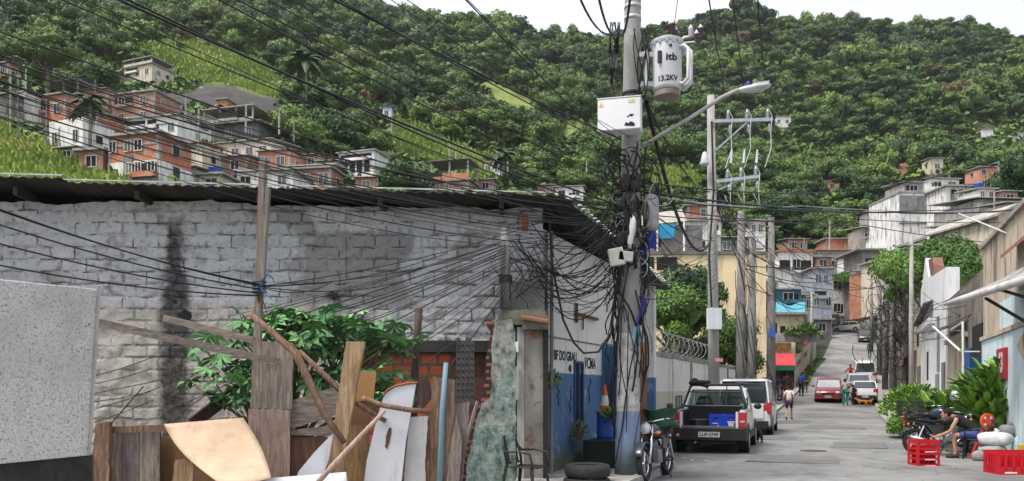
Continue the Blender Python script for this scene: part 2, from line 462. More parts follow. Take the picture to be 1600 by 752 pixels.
g.add(vs, [(j * 7 + i, j * 7 + i + 1, (j + 1) * 7 + i + 1, (j + 1) * 7 + i) for j in range(len(Ys) - 1) for i in range(6)])
struct('road', g, ASPH, smooth=True)
for (x0, Y, a, b_) in ((-1.2, 16.5, 1.5, 1.0), (.2, 21, 1.1, 2.0), (-2.2, 24, .9, 1.6), (-.6, 31, 1.8, 2.4), (-2.6, 36, 1.2, 3)):
    g = MB(); r_ = random.Random(int(Y)); c_ = ST(x0, Y, .034); g.add([c_ + SN * (a * x_ * .6 + r_.uniform(-.04, .04)) + SD * (b_ * y_ * .6 + r_.uniform(-.06, .06)) for x_, y_ in ((-1, -1), (0, -1.03), (1, -1), (1.02, 0), (1, 1), (.1, 1.02), (-1, 1), (-.97, .1))], [tuple(range(8))]); struct('road_patch', g, M('tar_patch', (.155, .154, .152), (.115, .114, .112), 2.5, .85, .5))
g = MB(); g.lathe([(0, 0), (.31, 0), (.31, .006), (.27, .010), (0, .010)], ST(-.9, 19.0, .034), 24); one('manhole_cover', 'round rusty iron manhole cover in the middle of the street', 'manhole cover', g, M('cast_iron', (.09, .075, .065), (.05, .045, .04), 14, .6, .6), ST(-.9, 19.0, .034))
conc = M('concrete_paving', (.34, .33, .31), (.22, .21, .2), 1.6, .9, .35, dirt=(.12, .11, .1), damt=.7)
kerbm = M('kerb_stone', (.36, .35, .33), (.2, .19, .18), 4, .9, .4, dirt=(.1, .1, .09))
def strip(name, f0, f1, y0, y1, h, mat):
    g = MB(); vs = []; Y = y0; N = 0
    while Y <= y1:
        a, c_ = f0(Y), f1(Y); z = road_z(Y)
        vs += [(lx(a, Y), Y, z - .3), (lx(a, Y), Y, z + h), (lx(c_, Y), Y, z + h), (lx(c_, Y), Y, z - .3)]; N += 1; Y += 1.0
    g.loft([vs[i * 4:i * 4 + 4] for i in range(N)]); struct(name, g, mat)
strip('sidewalk', lambda Y: kl(Y) - 2.3 - (1.0 if Y > 19 else 0), lambda Y: kl(Y) - .16, -10, 62, .12, conc)
strip('kerb', lambda Y: kl(Y) - .16, lambda Y: kl(Y), -10, 62, .135, kerbm)
strip('sidewalk', lambda Y: kr(Y) + .16, lambda Y: max(kr(Y) + 2.2, 5.2), 14, 100, .12, conc)
strip('kerb', lambda Y: kr(Y), lambda Y: kr(Y) + .16, 14, 100, .135, kerbm)

# ------------------------------------------------------------------ hillside houses
BRK = bricks('hollow_brick', (.52, .17, .08), (.33, .25, .2), .3, .2, .02, (.42, .13, .06), wear=(.42, .34, .29), wamt=.35)
BRK2 = bricks('old_hollow_brick', (.42, .15, .085), (.3, .24, .2), .3, .2, .025, (.33, .11, .06), wear=(.3, .27, .24), wamt=.5)
CRM = M('cream_plaster', (.62, .55, .43), (.5, .44, .35), 1.2, .9, .2, dirt=(.22, .2, .16), damt=.8)
WHT = M('white_plaster', (.74, .73, .7), (.6, .59, .57), 1.2, .9, .2, dirt=(.3, .28, .26), damt=.7)
GRY = M('raw_cement', (.36, .35, .33), (.24, .235, .225), 1.1, .92, .3, dirt=(.1, .095, .09), damt=.8)
DGR = M('dark_cement', (.2, .19, .18), (.12, .115, .11), 1.2, .92, .3, dirt=(.06, .06, .055))
PNK = M('pink_plaster', (.6, .27, .2), (.46, .2, .15), 1.2, .9, .2, dirt=(.25, .15, .12))
TIN = M('roofing_sheet', (.4, .38, .35), (.26, .24, .22), 1.5, .75, .3, dirt=(.13, .11, .1), stretch=(1, 4, 1))
TILE = M('clay_tile', (.42, .17, .1), (.26, .11, .07), 3, .9, .5, dirt=(.14, .1, .08), stretch=(3, 1, 1))
SLAB = M('slab_concrete', (.33, .32, .3), (.2, .195, .19), 1.3, .92, .3, dirt=(.1, .095, .09))
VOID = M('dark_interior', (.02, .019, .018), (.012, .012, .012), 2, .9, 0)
PANE = glass('window_pane', (.035, .045, .05))
FRM = M('window_frame', (.55, .55, .53), (.4, .4, .4), 3, .6, 0)
TANKB = M('blue_plastic', (.02, .1, .42), (.015, .07, .32), 2, .45, 0, spec=.5)
TARP = M('blue_tarpaulin', (.03, .3, .52), (.02, .2, .4), 2, .5, .3)
HRECT = []
def house(name, label, r, wall, roof='slab', wins=(2, 1), open_=(), yaw=0, depth=None, Y=None, tank=None, below=5, cat='house', band=None, top=0, seed=0, rmat=None, over=.35, doors=()):
    """r = (x0, y0, x1, y1) as seen from the viewpoint; sized in metres at the distance where the slope carries it"""
    x0, y0, x1, y1 = r; pm = (x0 + x1) / 2
    Y = Y or solveY(pm, y1); HRECT.append((x0, y0, x1, y1, Y))
    s = Y / F; W = (x1 - x0) * s / (math.cos(yaw) + .35 * abs(math.sin(yaw))); Hh = (y1 - y0) * s; D = depth or max(4, W * .75)
    base = P(pm, y1, Y)
    t = thing(name, label, cat, base, yaw)
    rr = random.Random(seed + int(x0 * 7 + y0))
    hw = Hh - top
    g = MB(); g.bbox(-W / 2, W / 2, 0, D, -below, hw); g.build('wall', wall, t, world=False)
    if wall in (BRK, BRK2) and W > 2.2:
        g = MB()
        for x in ([-W / 2, W / 2 - .24] + ([-.12] if W > 6 else [])): g.bbox(x, x + .24, -.035, -.003, -below * .4, hw - .01)
        for k in range(max(1, int(hw / 2.9)) + 1): g.bbox(-W / 2, W / 2, -.05, -.036, k * 2.9 - .12 - (0 if k else .1), k * 2.9 + .12) if k * 2.9 < hw - .3 else None
        g.bbox(-W / 2 - .03, -W / 2 - .003, 0, .24, -below * .4, hw - .01); g.bbox(W / 2 + .003, W / 2 + .03, 0, .24, -below * .4, hw - .01); g.build('concrete_frame', GRY, t, world=False); e0 = .052
    else: e0 = 0
    if band: g = MB(); g.bbox(-W / 2 - .03, W / 2 + .03, -.03, D + .03, -below, hw * band[0]); g.build('lower_wall', band[1], t, world=False)
    e = max(e0, .035 if band else .0)
    rm = rmat or {'slab': SLAB, 'tin': TIN, 'tile': TILE, 'open': SLAB, 'gable': TILE, 'shed': TIN}.get(roof, SLAB)
    if roof in ('slab', 'open'):
        g = MB(); g.bbox(-W / 2 - over, W / 2 + over, -over, D + over, hw + .002, hw + .2); g.build('roof', rm, t, world=False)
    elif roof in ('tin', 'shed', 'tile'):
        g = MB(); k = .14 * D
        g.prism([(-W / 2 - over, -over, hw + .02), (-W / 2 - over, D + over, hw + k), (-W / 2 - over, D + over, hw + k + .1), (-W / 2 - over, -over, hw + .12)], (W + 2 * over, 0, 0)); g.build('roof', rm, t, world=False)
    elif roof == 'gable':
        g = MB(); k = W * .28
        g.prism([(-W / 2 - over, -over, hw - .1), (0, -over, hw + k), (W / 2 + over, -over, hw - .1), (W / 2 + over, -over, hw + .02), (0, -over, hw + k + .14), (-W / 2 - over, -over, hw + .02)], (0, D + 2 * over, 0)); g.build('roof', rm, t, world=False)
        g = MB(); g.prism([(-W / 2, 0, hw), (W / 2, 0, hw), (0, 0, hw + k)], (0, D, 0)); g.build('gable', wall, t, world=False)
    if roof == 'parapet':
        g = MB()
        for a in ((-W / 2, W / 2, 0, .15), (-W / 2, W / 2, D - .15, D), (-W / 2, -W / 2 + .15, .15, D - .15), (W / 2 - .15, W / 2, .15, D - .15)): g.bbox(*a, hw + .003, hw + .6)
        g.build('parapet', wall, t, world=False)
    if top:
        nc = max(2, int(W / 2.6) + 1)
        for i in range(nc):
            for yy in (.15, D - .15):
                g = MB(); x = -W / 2 + .15 + (W - .3) * i / (nc - 1); g.bbox(x - .11, x + .11, yy - .11, yy + .11, hw + .2, Hh - .12); g.build('column', GRY, t, world=False)
        g = MB(); g.bbox(-W / 2 - .2, W / 2 + .2, -.3, D + .3, Hh - .118, Hh + .03); g.build('terrace_roof', rmat or TIN, t, world=False)
        g = MB(); g.bbox(-W / 2, W / 2, 0, .12, hw + .203, hw + .2 + min(.9, top * .4)); g.build('terrace_wall', wall, t, world=False)
    nc, nr = wins
    for j in range(nr):
        for i in range(nc):
            if rr.random() < .12: continue
            ww = min(1.1, W / nc * .5) * rr.uniform(.8, 1.1); wh = min(1.15, hw / nr * .45)
            cx = -W / 2 + W * (i + .5) / nc + rr.uniform(-.2, .2); cz = hw * (j + .55) / nr
            g = MB()
            for a in ((-ww / 2 - .07, -ww / 2, -wh / 2 - .07, wh / 2 + .07), (ww / 2, ww / 2 + .07, -wh / 2 - .07, wh / 2 + .07), (-ww / 2, ww / 2, wh / 2, wh / 2 + .07), (-ww / 2, ww / 2, -wh / 2 - .07, -wh / 2), (-.03, .03, -wh / 2, wh / 2)):
                g.bbox(cx + a[0], cx + a[1], -.06 - e, -.002 - e, cz + a[2], cz + a[3])
            f = g.build('window', FRM, t, world=False)
            g = MB(); g.bbox(cx - ww / 2, cx + ww / 2, -.02 - e, -.003 - e, cz - wh / 2, cz + wh / 2); g.build('pane', PANE if rr.random() < .7 else VOID, f, world=False)
    sx_ = 1 if yaw < 0 else -1
    for j in range(nr if abs(yaw) > .1 and W > 3 else 0):
        for yy in ((D * .3, D * .7) if D > 5 else (D * .5,)):
            if rr.random() < .3: continue
            cz = hw * (j + .55) / nr; X1 = sx_ * W / 2; g = MB(); g.bbox(*sorted((X1 + sx_ * .002, X1 + sx_ * .07)), yy - .5, yy + .5, cz - .5, cz + .5); f = g.build('window', FRM, t, world=False)
            g = MB(); g.bbox(*sorted((X1 + sx_ * .071, X1 + sx_ * .08)), yy - .42, yy + .42, cz - .42, cz + .42); g.build('pane', PANE if rr.random() < .6 else VOID, f, world=False)
    if W > 3 and rr.random() < .5 and roof in ('slab', 'open') and not top:
        g = MB(); q = (-W / 2 + W * rr.uniform(.15, .85), D * .5, hw + .2); g.cyl(q, (q[0], q[1], q[2] + 1.3), .03, n=4); g.cyl((q[0] - .5, q[1], q[2] + 1.2), (q[0] + .5, q[1], q[2] + 1.2), .025, n=4); g.build('antenna', GRY, t, world=False)
    for a in open_:
        g = MB(); g.bbox(-W / 2 + W * a[0], -W / 2 + W * a[1], -.03 - e, -.004, Hh * a[2], Hh * a[3]); v_ = g.build('veranda', VOID, t, world=False)
        g = MB(); g.bbox(-W / 2 + W * a[0] - .05, -W / 2 + W * a[1] + .05, -.45, -.006 - e, Hh * a[2] - .15, Hh * a[2] + (.28 if a[3] - a[2] > .15 else .0)); g.build('railing', WHT if wall in (WHT, CRM) else wall, v_, world=False)
    for a in doors:
        g = MB(); g.bbox(-W / 2 + W * a - .42, -W / 2 + W * a + .42, -.04 - e, -.005, .02, 2.05); g.build('door', DGR, t, world=False)
    if tank:
        g = MB(); g.lathe([(.45, 0), (.58, .75), (.6, .8), (.6, .86), (.25, 1.0), (0, 1.02)], (-W / 2 + W * tank, D * .4, hw + .2)); g.build('water_tank', TANKB, t, smooth=True, world=False)
    return t
H = house
# left hillside
H('plastered_house', 'cream two storey house alone at the top of the grassy slope', (184, 92, 246, 127), CRM, 'open', (3, 1), ((.1, .5, .42, .62),), R(-22), top=1.6)
H('brick_house', 'brick house with an open concrete frame terrace, highest of the brick cluster', (68, 126, 128, 170), BRK, 'slab', (2, 1), ((.45, .9, .3, .6),), R(-15), top=3.2, rmat=SLAB)
H('brick_house', 'square brick house with a large dark opening left of the leaning palm', (42, 150, 112, 196), BRK, 'slab', (2, 1), ((.12, .5, .45, .85),), R(-18))
H('plastered_house', 'white house with blue window under a bright brick parapet', (66, 196, 140, 236), WHT, 'parapet', (3, 1), (), R(-20), band=None)
H('brick_house', 'long low bright orange brick house above the white one', (55, 182, 166, 206), BRK, 'tin', (2, 1), (), R(-18))
H('brick_house', 'brick house with veranda beside the dark rock', (166, 146, 250, 196), BRK2, 'slab', (2, 2), ((.08, .5, .62, .9),), R(-15))
H('brick_house', 'small brick house behind the palm crown', (128, 140, 172, 180), BRK, 'tin', (1, 1), (), R(-10))
H('plastered_house', 'grey and white house with a row of dark verandas under the brick one', (182, 184, 286, 222), WHT, 'slab', (4, 1), ((.05, .42, .58, .9), (.46, .62, .58, .9)), R(-12), rmat=GRY)
H('brick_house', 'brick house on a white ground floor with slim columns at the foot of the slope', (160, 212, 258, 282), BRK, 'slab', (4, 2), ((.5, .95, .08, .36),), R(-14), band=(.42, WHT), doors=(.4,))
H('shed', 'low brick shed with cement roof beside the slim column house', (120, 236, 164, 272), BRK2, 'slab', (1, 1), (), R(-10), cat='shed')
H('plastered_house', 'cream house with rusty tile roof and one blue window', (258, 226, 322, 268), CRM, 'tile', (1, 1), (), R(-14))
H('concrete_house', 'grey two level concrete house in front of the bare rock', (308, 168, 404, 214), GRY, 'slab', (4, 1), ((.3, .7, .55, .85),), R(-16), top=3.0)
H('brick_house', 'small brick tower on the grey concrete house row', (338, 156, 356, 180), BRK, 'slab', (0, 0), (), R(-10))
H('shack', 'wide shack under a dark flat sheet roof below the rock', (300, 196, 412, 222), DGR, 'slab', (3, 1), (), R(-14), rmat=DGR, over=1.0)
H('plastered_house', 'wide cream house with pale tin roof, blue tank on top', (322, 222, 432, 258), CRM, 'tin', (4, 1), (), R(-16), tank=.35, below=6)
H('brick_house', 'brick house with pale shutter below the blue water tank', (306, 246, 392, 276), BRK2, 'tin', (2, 1), (), R(-12))
H('plastered_house', 'white house with one red shutter behind the warehouse roof', (366, 268, 462, 300), WHT, 'slab', (3, 1), (), R(-8), below=3)
H('brick_house', 'brick house with a small window behind the split post', (400, 236, 456, 272), BRK, 'tin', (2, 1), (), R(-10))
H('brick_house', 'brick end house next to the white shuttered house', (462, 264, 520, 298), BRK2, 'slab', (2, 1), (), R(-10))
H('concrete_house', 'unfinished grey house of bare columns above the warehouse roof', (440, 258, 530, 284), DGR, 'open', (0, 0), (), R(-10), top=2.4)
H('brick_house', 'brick lean-to just left of the white arched house foot', (555, 278, 592, 300), BRK, 'shed', (1, 1), (), R(-5))
t = H('arched_house', 'white two storey house with a row of dark arches', (524, 238, 590, 276), WHT, 'slab', (0, 0), ((.05, .92, .68, .92),), R(-18))
g = MB()
s_ = pmat(t)
Wd = 66 * t.location.y / F * .85
for i in range(4):
    a = MB(); cx = -Wd / 2 + Wd * (i + .62) / 4.4; rr_ = Wd * .085
    a.prism([(cx - rr_, -.06, .6)] + [(cx + rr_ * math.cos(q), -.06, 2.0 + rr_ * math.sin(q)) for q in np.linspace(0, math.pi, 9)][::-1] + [(cx + rr_, -.06, .6)], (0, .05, 0))
    a.build('arch', VOID, t, world=False)
H('brick_house', 'brick house with dark tin terrace roof beside the far bright grass', (668, 250, 736, 300), BRK, 'slab', (3, 1), ((.05, .3, .4, .6),), R(-16), top=3.0, rmat=DGR, tank=.25)
H('brick_house', 'low brick annex right of the tin terrace house', (722, 282, 772, 302), BRK2, 'tin', (2, 1), (), R(-10))
H('plastered_house', 'tiny white house with a red parapet on the grass ridge', (756, 254, 784, 276), WHT, 'slab', (2, 1), (), R(-8), rmat=BRK)
H('brick_house', 'low brick house half hidden where the warehouse roof ends', (822, 290, 872, 306), BRK2, 'slab', (2, 1), (), R(-4), rmat=DGR)
H('plastered_house', 'white gabled house past the corner of the warehouse roof', (866, 292, 912, 316), WHT, 'tin', (2, 1), ((.5, .9, .3, .6),), R(-10))
H('hut', 'small pale blue hut alone in the trees', (598, 168, 612, 188), WHT, 'slab', (1, 1), (), 0, cat='hut', rmat=TANKB)
H('plastered_house', 'white house cut by the left edge among the poles', (16, 146, 44, 186), WHT, 'tin', (1, 1), (), R(-18))
H('brick_house', 'brick house at the far left below the dark tree', (-20, 100, 18, 122), BRK2, 'slab', (2, 1), (), R(-18))
H('concrete_house', 'dark low house under the poles at the far left', (-30, 150, 16, 182), DGR, 'tin', (1, 1), (), R(-18))
H('brick_house', 'small brick room squeezed between the dark rock and the veranda house', (232, 168, 268, 196), BRK, 'slab', (1, 1), (), R(-12), tank=.6)
H('brick_house', 'narrow brick house right behind the leaning palm trunk', (112, 160, 140, 196), BRK2, 'slab', (1, 2), (), R(-10))
H('plastered_house', 'small white room right of the veranda row house', (284, 192, 308, 222), WHT, 'tin', (1, 1), (), R(-12))
H('plastered_house', 'pinkish house stepping down left of the cream rusty roofed one', (230, 196, 262, 224), M('rose_plaster', (.55, .42, .36), (.42, .32, .28), 1.5, .9, .2), 'tin', (1, 1), (), R(-12))
H('shack', 'tin lean-to under the white house with the brick parapet', (86, 232, 122, 252), DGR, 'tin', (1, 1), (), R(-14), cat='shack')
H('shack', 'grey shack on stilts below the cream rusty roofed house', (270, 262, 304, 284), GRY, 'tin', (1, 1), (), R(-10), cat='shack')
H('plastered_house', 'cream house low behind the roof right of the shuttered brick', (310, 274, 348, 298), CRM, 'slab', (1, 1), (), R(-8), tank=.3)
H('brick_house', 'brick room poking out above the grey bare column house', (470, 242, 500, 266), BRK, 'tin', (1, 1), (), R(-10))
H('shack', 'grey shack roof between the arched house and the bare columns', (496, 252, 530, 276), GRY, 'tin', (1, 1), (), R(-8), cat='shack')
# far right slope
H('plastered_house', 'white house lost in the forest right of the cross arms', (1210, 182, 1236, 200), WHT, 'tin', (2, 1), ())
H('plastered_house', 'pale house below the red soil patch', (1454, 248, 1474, 274), CRM, 'tin', (1, 1), ())
H('plastered_house', 'pink two storey house on the right slope', (1528, 262, 1574, 296), PNK, 'slab', (3, 2), (), R(8))
H('plastered_house', 'pale blue house beside the pink one', (1574, 252, 1598, 290), M('aqua_plaster', (.42, .6, .62), (.32, .5, .52), 1.5, .9, .1), 'tin', (1, 1), (), R(8))
H('shack', 'lone white shack high on the right slope', (1534, 202, 1552, 212), WHT, 'tin', (0, 0), (), cat='shack')
H('shack', 'small white shack at the right edge of the forest', (1584, 208, 1600, 218), WHT, 'tin', (0, 0), (), cat='shack')
H('shack', 'pale blue shack beside the old grey apartment block', (1388, 306, 1408, 324), M('aqua_plaster', (.42, .6, .62)), 'tin', (1, 1), (), cat='shack')
H('shack', 'small pinkish shack in the forest above the street poles', (1290, 283, 1312, 300), PNK, 'tin', (1, 1), (), cat='shack')
# ------------------------------------------------------------------ foliage
def crown_arrays(seed, rx, rz, n, leaf, lobes=7, core=True, droop=0, flat=.75, rag=.0):
    """lobed crown of many small leaf clumps: arrays of quad corners, face tints"""
    g = np.random.default_rng(seed)
    cs = []; 
    for k in range(lobes):
        a = g.uniform(0, 2 * np.pi); r = g.uniform(.2, .8) * rx if k else 0
        cs.append([np.cos(a) * r, np.sin(a) * r, rz * (g.uniform(-.25, .6) - .35 * (r / rx) ** 2), g.uniform(.26, .55) * rx if k else .55 * rx])
    cs = np.array(cs)
    pick = g.integers(0, lobes, n); c = cs[pick]
    d = g.normal(size=(n, 3)); d[:, 2] = np.abs(d[:, 2]) * .9 - .35 * (g.random(n) < .35) ; d /= np.linalg.norm(d, axis=1)[:, None]
    rad = c[:, 3] * (1 - .22 * g.random(n) ** 2 + .07 * (g.random(n) < .15) + .22 * g.random(n) * (g.random(n) < rag))
    p = c[:, :3] + d * rad[:, None] * np.array([1, 1, flat])
    # leaf clump planes lie roughly across the outward direction
    nrm = d + g.normal(size=(n, 3)) * .55; nrm[:, 2] += .25; nrm /= np.linalg.norm(nrm, axis=1)[:, None]
    u = np.cross(nrm, g.normal(size=(n, 3))); u /= np.linalg.norm(u, axis=1)[:, None]; v = np.cross(nrm, u)
    s = leaf * g.uniform(.6, 1.25, n)[:, None]; e = g.uniform(.45, .8, n)[:, None]
    q = np.stack([p - u * s, p + v * s * e, p + u * s, p - v * s * e], 1)       # (n,4,3) diamond leaves
    lob = g.uniform(.15, .65, lobes)[pick]
    tint = np.clip(lob + g.uniform(-.22, .3, n), 0, 1)
    return q, tint, cs
def crown_core(cs, k=.82, flat=.75):
    b = MB()
    for c in cs: b.ell((c[0], c[1], c[2]), (c[3] * k, c[3] * k, c[3] * k * flat), 8, 5)
    return b
def leaf_mesh(name, q, tint, mat, core=None, hue=None):
    n = len(q); v = q.reshape(-1, 3); me = bpy.data.meshes.new(name)
    cv = np.array([tuple(p) for p in core.v]) if core else np.zeros((0, 3)); cf = core.f if core else []
    lens = np.concatenate([np.full(n, 4), np.array([len(f) for f in cf], int)]).astype(np.int32)
    loops = np.concatenate([np.arange(4 * n), np.array([i + 4 * n for f in cf for i in f], int)]).astype(np.int32)
    av = np.vstack([v, cv])
    me.vertices.add(len(av)); me.vertices.foreach_set('co', av.astype('f').ravel())
    me.loops.add(len(loops)); me.loops.foreach_set('vertex_index', loops)
    me.polygons.add(len(lens)); st = np.concatenate([[0], np.cumsum(lens)[:-1]]).astype(np.int32)
    me.polygons.foreach_set('loop_start', st); me.polygons.foreach_set('loop_total', lens)
    me.update(calc_edges=True)
    t = me.attributes.new('tint', 'FLOAT', 'FACE'); t.data.foreach_set('value', np.concatenate([tint, np.full(len(cf), .4)]).astype('f'))
    if hue is not None:
        h = me.attributes.new('hue', 'FLOAT', 'FACE'); h.data.foreach_set('value', hue.astype('f'))
    me.materials.append(mat); return me
BARK = M('bark', (.16, .13, .1), (.08, .065, .05), 6, .95, .6, stretch=(1, 1, .3))
LF_FAR = leafmat('far_leaves', (.022, .052, .016), (.13, .205, .04), rand=False)
LF_HILL = leafmat('hill_tree_leaves', (.02, .052, .015), (.11, .18, .036))
PROTO = []
NPR = 7
for k in range(NPR):
    q, t_, cs = crown_arrays(100 + k, 1.0, .8, 760, .10, 9 + k % 4)
    PROTO.append((q, t_, cs))
# individual trees that stand nearest on the slopes share crown and trunk meshes
TREEM = []
for k in range(NPR):
    q, t_, cs = crown_arrays(200 + k, 1.0, .8, 2200, .062, 13)
    me = leaf_mesh('crown', q, t_, LF_HILL, crown_core(cs, .68)); TREEM.append(me)
tb = MB(); tb.tube([(0, 0, -1.6), (.02, .03, -1.0), (0, 0, -.3), (.05, 0, .1)], [.075, .06, .045, .02], 7)
for a in range(4):
    an = a * 1.6 + .4; tb.tube([(0, 0, -.6 + a * .08), (.25 * math.cos(an), .25 * math.sin(an), -.25), (.5 * math.cos(an), .5 * math.sin(an), .05)], [.035, .025, .01], 5)
_tr = tb.build('trunk', BARK, world=False); TRUNKM = _tr.data; bpy.data.objects.remove(_tr)
def hill_tree(name, label, loc, s, k, group=None, sz=1.0, rz=0):
    t = thing(name, label, 'tree', loc, rz, group)
    c = bpy.data.objects.new('crown', TREEM[k % NPR]); COL.objects.link(c); c.parent = t; c.scale = (s, s, s * sz); c.location = (0, 0, s * .8)
    r = bpy.data.objects.new('trunk', TRUNKM); COL.objects.link(r); r.parent = t; r.scale = (s, s, s); r.location = (0, 0, s * .8)
    return t
def blocked(px, py, Y, s):
    r = s / Y * F
    for x0, y0, x1, y1, hy in HRECT:
        if x0 - r * .7 < px < x1 + r * .7 and y0 - 3 - r * .2 < py < y1 + r * .8 + 4 and Y < hy + 8: return True
        if Y >= hy - 4 and Y < hy + 8 and x0 - r < px < x1 + r and abs(Y - hy) < 8: return True
    return False
# ------------------------------------------------------------------ the warehouse with the painted front
def wall_shader():
    m, n, b = _new('painted_block_wall')
    tc = n.nodes.new('ShaderNodeTexCoord'); s = _xyz(n, tc.outputs['Object']); O = tc.outputs['Object']
    wob = n.nodes.new('ShaderNodeTexNoise'); wob.inputs['Scale'].default_value = 2.2; wob.inputs['Detail'].default_value = 5; n.links.new(O, wob.inputs['Vector'])
    ws = _xyz(n, wob.outputs['Color'])
    x = _math(n, 'ADD', s[0], _math(n, 'MULTIPLY_ADD', ws[0], .12, -.06)); z = _math(n, 'ADD', s[2], _math(n, 'MULTIPLY_ADD', ws[1], .09, -.045))
    cb = n.nodes.new('ShaderNodeCombineXYZ'); n.links.new(x, cb.inputs[0]); n.links.new(z, cb.inputs[1])
    t = n.nodes.new('ShaderNodeTexBrick'); n.links.new(cb.outputs[0], t.inputs[0]); t.inputs['Scale'].default_value = 1
    t.inputs['Brick Width'].default_value = .39; t.inputs['Row Height'].default_value = .2; t.inputs['Mortar Size'].default_value = .011; t.inputs['Mortar Smooth'].default_value = .3
    t.inputs['Color1'].default_value = (1, 1, 1, 1); t.inputs['Color2'].default_value = (.86, .87, .88, 1); t.inputs['Mortar'].default_value = (1, 1, 1, 1)
    t2 = n.nodes.new('ShaderNodeTexBrick'); n.links.new(cb.outputs[0], t2.inputs[0])
    for k_, v_ in (('Scale', 1), ('Brick Width', .39), ('Row Height', .2), ('Mortar Size', .045), ('Mortar Smooth', 1)): t2.inputs[k_].default_value = v_
    n1 = _noise(n, O, .55, 6, .6); n2 = _noise(n, O, 3.2, 9, .72); n3 = _noise(n, O, 1.1, 7, .65); n4 = _noise(n, O, 11, 8, .75)
    base = _ramp(n, n1, [(.32, (.48, .49, .52)), (.5, (.63, .64, .655)), (.66, (.75, .75, .74))])
    base = _mix(n, 1, base, t.outputs[0], 'MULTIPLY')
    base = _mix(n, _math(n, 'MULTIPLY', _step(n, n3, .52, .62), .6), base, (.20, .195, .19))       # bare grey render
    base = _mix(n, _math(n, 'MULTIPLY', _step(n, _noise(n, O, 2.6, 3), .66, .72), .35), base, (.30, .40, .37))
    base = _mix(n, _math(n, 'MULTIPLY', _step(n, n4, .47, .36), .6), base, (.17, .17, .175)); base = _mix(n, _math(n, 'MULTIPLY', _step(n, n2, .56, .66), .5), base, (.74, .74, .73))
    # one big patch of bare cement near the middle
    px_ = _step(n, _math(n, 'ADD', _math(n, 'ABSOLUTE', _math(n, 'ADD', s[0], 3.1)), _math(n, 'MULTIPLY', n3, 1.6)), 1.75, 1.6)
    pz_ = _step(n, _math(n, 'ADD', _math(n, 'ABSOLUTE', _math(n, 'SUBTRACT', s[2], 3.45)), _math(n, 'MULTIPLY', n3, 1.0)), 1.15, 1.05)
    base = _mix(n, _math(n, 'MULTIPLY', _math(n, 'MULTIPLY', px_, pz_), .7), base, (.215, .205, .195))
    # lower wall: flaking cream and pink limewash
    low = _ramp(n, n2, [(.3, (.30, .28, .25)), (.45, (.50, .47, .42)), (.7, (.58, .54, .49))])
    low = _mix(n, _math(n, 'MULTIPLY', _step(n, _noise(n, O, .7, 3), .5, .62), .5), low, (.50, .38, .36))
    lm = _math(n, 'MULTIPLY', _step(n, _math(n, 'MULTIPLY_ADD', n3, .9, s[2]), 3.4, 3.15), _step(n, s[0], -2.3, -3.4))
    base = _mix(n, lm, base, low)
    # grooves that open and close
    gv = _math(n, 'SUBTRACT', 1.0, t.outputs[1])
    groove = _math(n, 'MULTIPLY', t.outputs[1], _step(n, n2, .49, .60))
    groove = _math(n, 'MULTIPLY', groove, _math(n, 'MULTIPLY_ADD', lm, -.6, 1.0))
    base = _mix(n, _math(n, 'MULTIPLY', groove, .85), base, (.06, .06, .062))
    base = _mix(n, _math(n, 'MULTIPLY', t2.outputs[1], _math(n, 'MULTIPLY', _step(n, n3, .42, .62), .26)), base, (.2, .2, .205))  # soft dark bands paint relief shading along the joints
    # soot column and its hole
    cx = _math(n, 'ABSOLUTE', _math(n, 'ADD', _math(n, 'ADD', s[0], 5.99), _math(n, 'MULTIPLY_ADD', n2, .55, -.28)))
    wd = _math(n, 'MULTIPLY_ADD', _step(n, s[2], 3.9, 2.9), .12, .0)
    col = _step(n, _math(n, 'SUBTRACT', cx, wd), .21, .04)
    col = _math(n, 'MULTIPLY', col, _math(n, 'MULTIPLY', _step(n, s[2], 4.35, 4.0), _math(n, 'MULTIPLY_ADD', n4, 1.0, .38)))
    base = _mix(n, col, base, (.035, .034, .033))
    n.links.new(base, b.inputs['Base Color']); b.inputs['Roughness'].default_value = .92; b.inputs['Specular IOR Level'].default_value = .2
    h = _math(n, 'ADD', _math(n, 'ADD', _math(n, 'MULTIPLY', groove, -1.0), _math(n, 'MULTIPLY', _math(n, 'MULTIPLY', t2.outputs[1], _step(n, n3, .4, .6)), -.8)), _math(n, 'ADD', _math(n, 'MULTIPLY', n2, 1.9), _math(n, 'MULTIPLY', n4, .5)))
    _bump(n, b, h, 1.0, .06)
    return m
WALL = wall_shader()
ROOFM = M('rusty_shade_dark_sheet', (.042, .04, .038), (.025, .023, .022), 2, .7, .2, stretch=(1, .2, 1))  # rusty sheet, colour darkened so the eave underside stays in shade
WO = Vector((.5, 13, 0))
wh = thing('warehouse', 'long single storey block warehouse with patchy grey painted wall and dark sheet roof', 'warehouse', WO)
g = MB(); tops = []
X = -15.0
while X <= .5001:
    z = 4.53 - .012 * (X + 8) + .05 * mn.noise(Vector((X * 1.7, 0, 0))) + .03 * mn.noise(Vector((X * 6, 3, 0)))
    if -6.55 < X < -4.3: z += .05
    tops.append((X, z)); X += .1
def frontwall(x0, x1, zb):
    c = [(X_, z_) for X_, z_ in tops if x0 - 1e-6 <= X_ <= x1 + 1e-6]
    return [(X_, 13, z_) for X_, z_ in c[::-1]] + [(x0, 13, zb), (x1, 13, zb)]
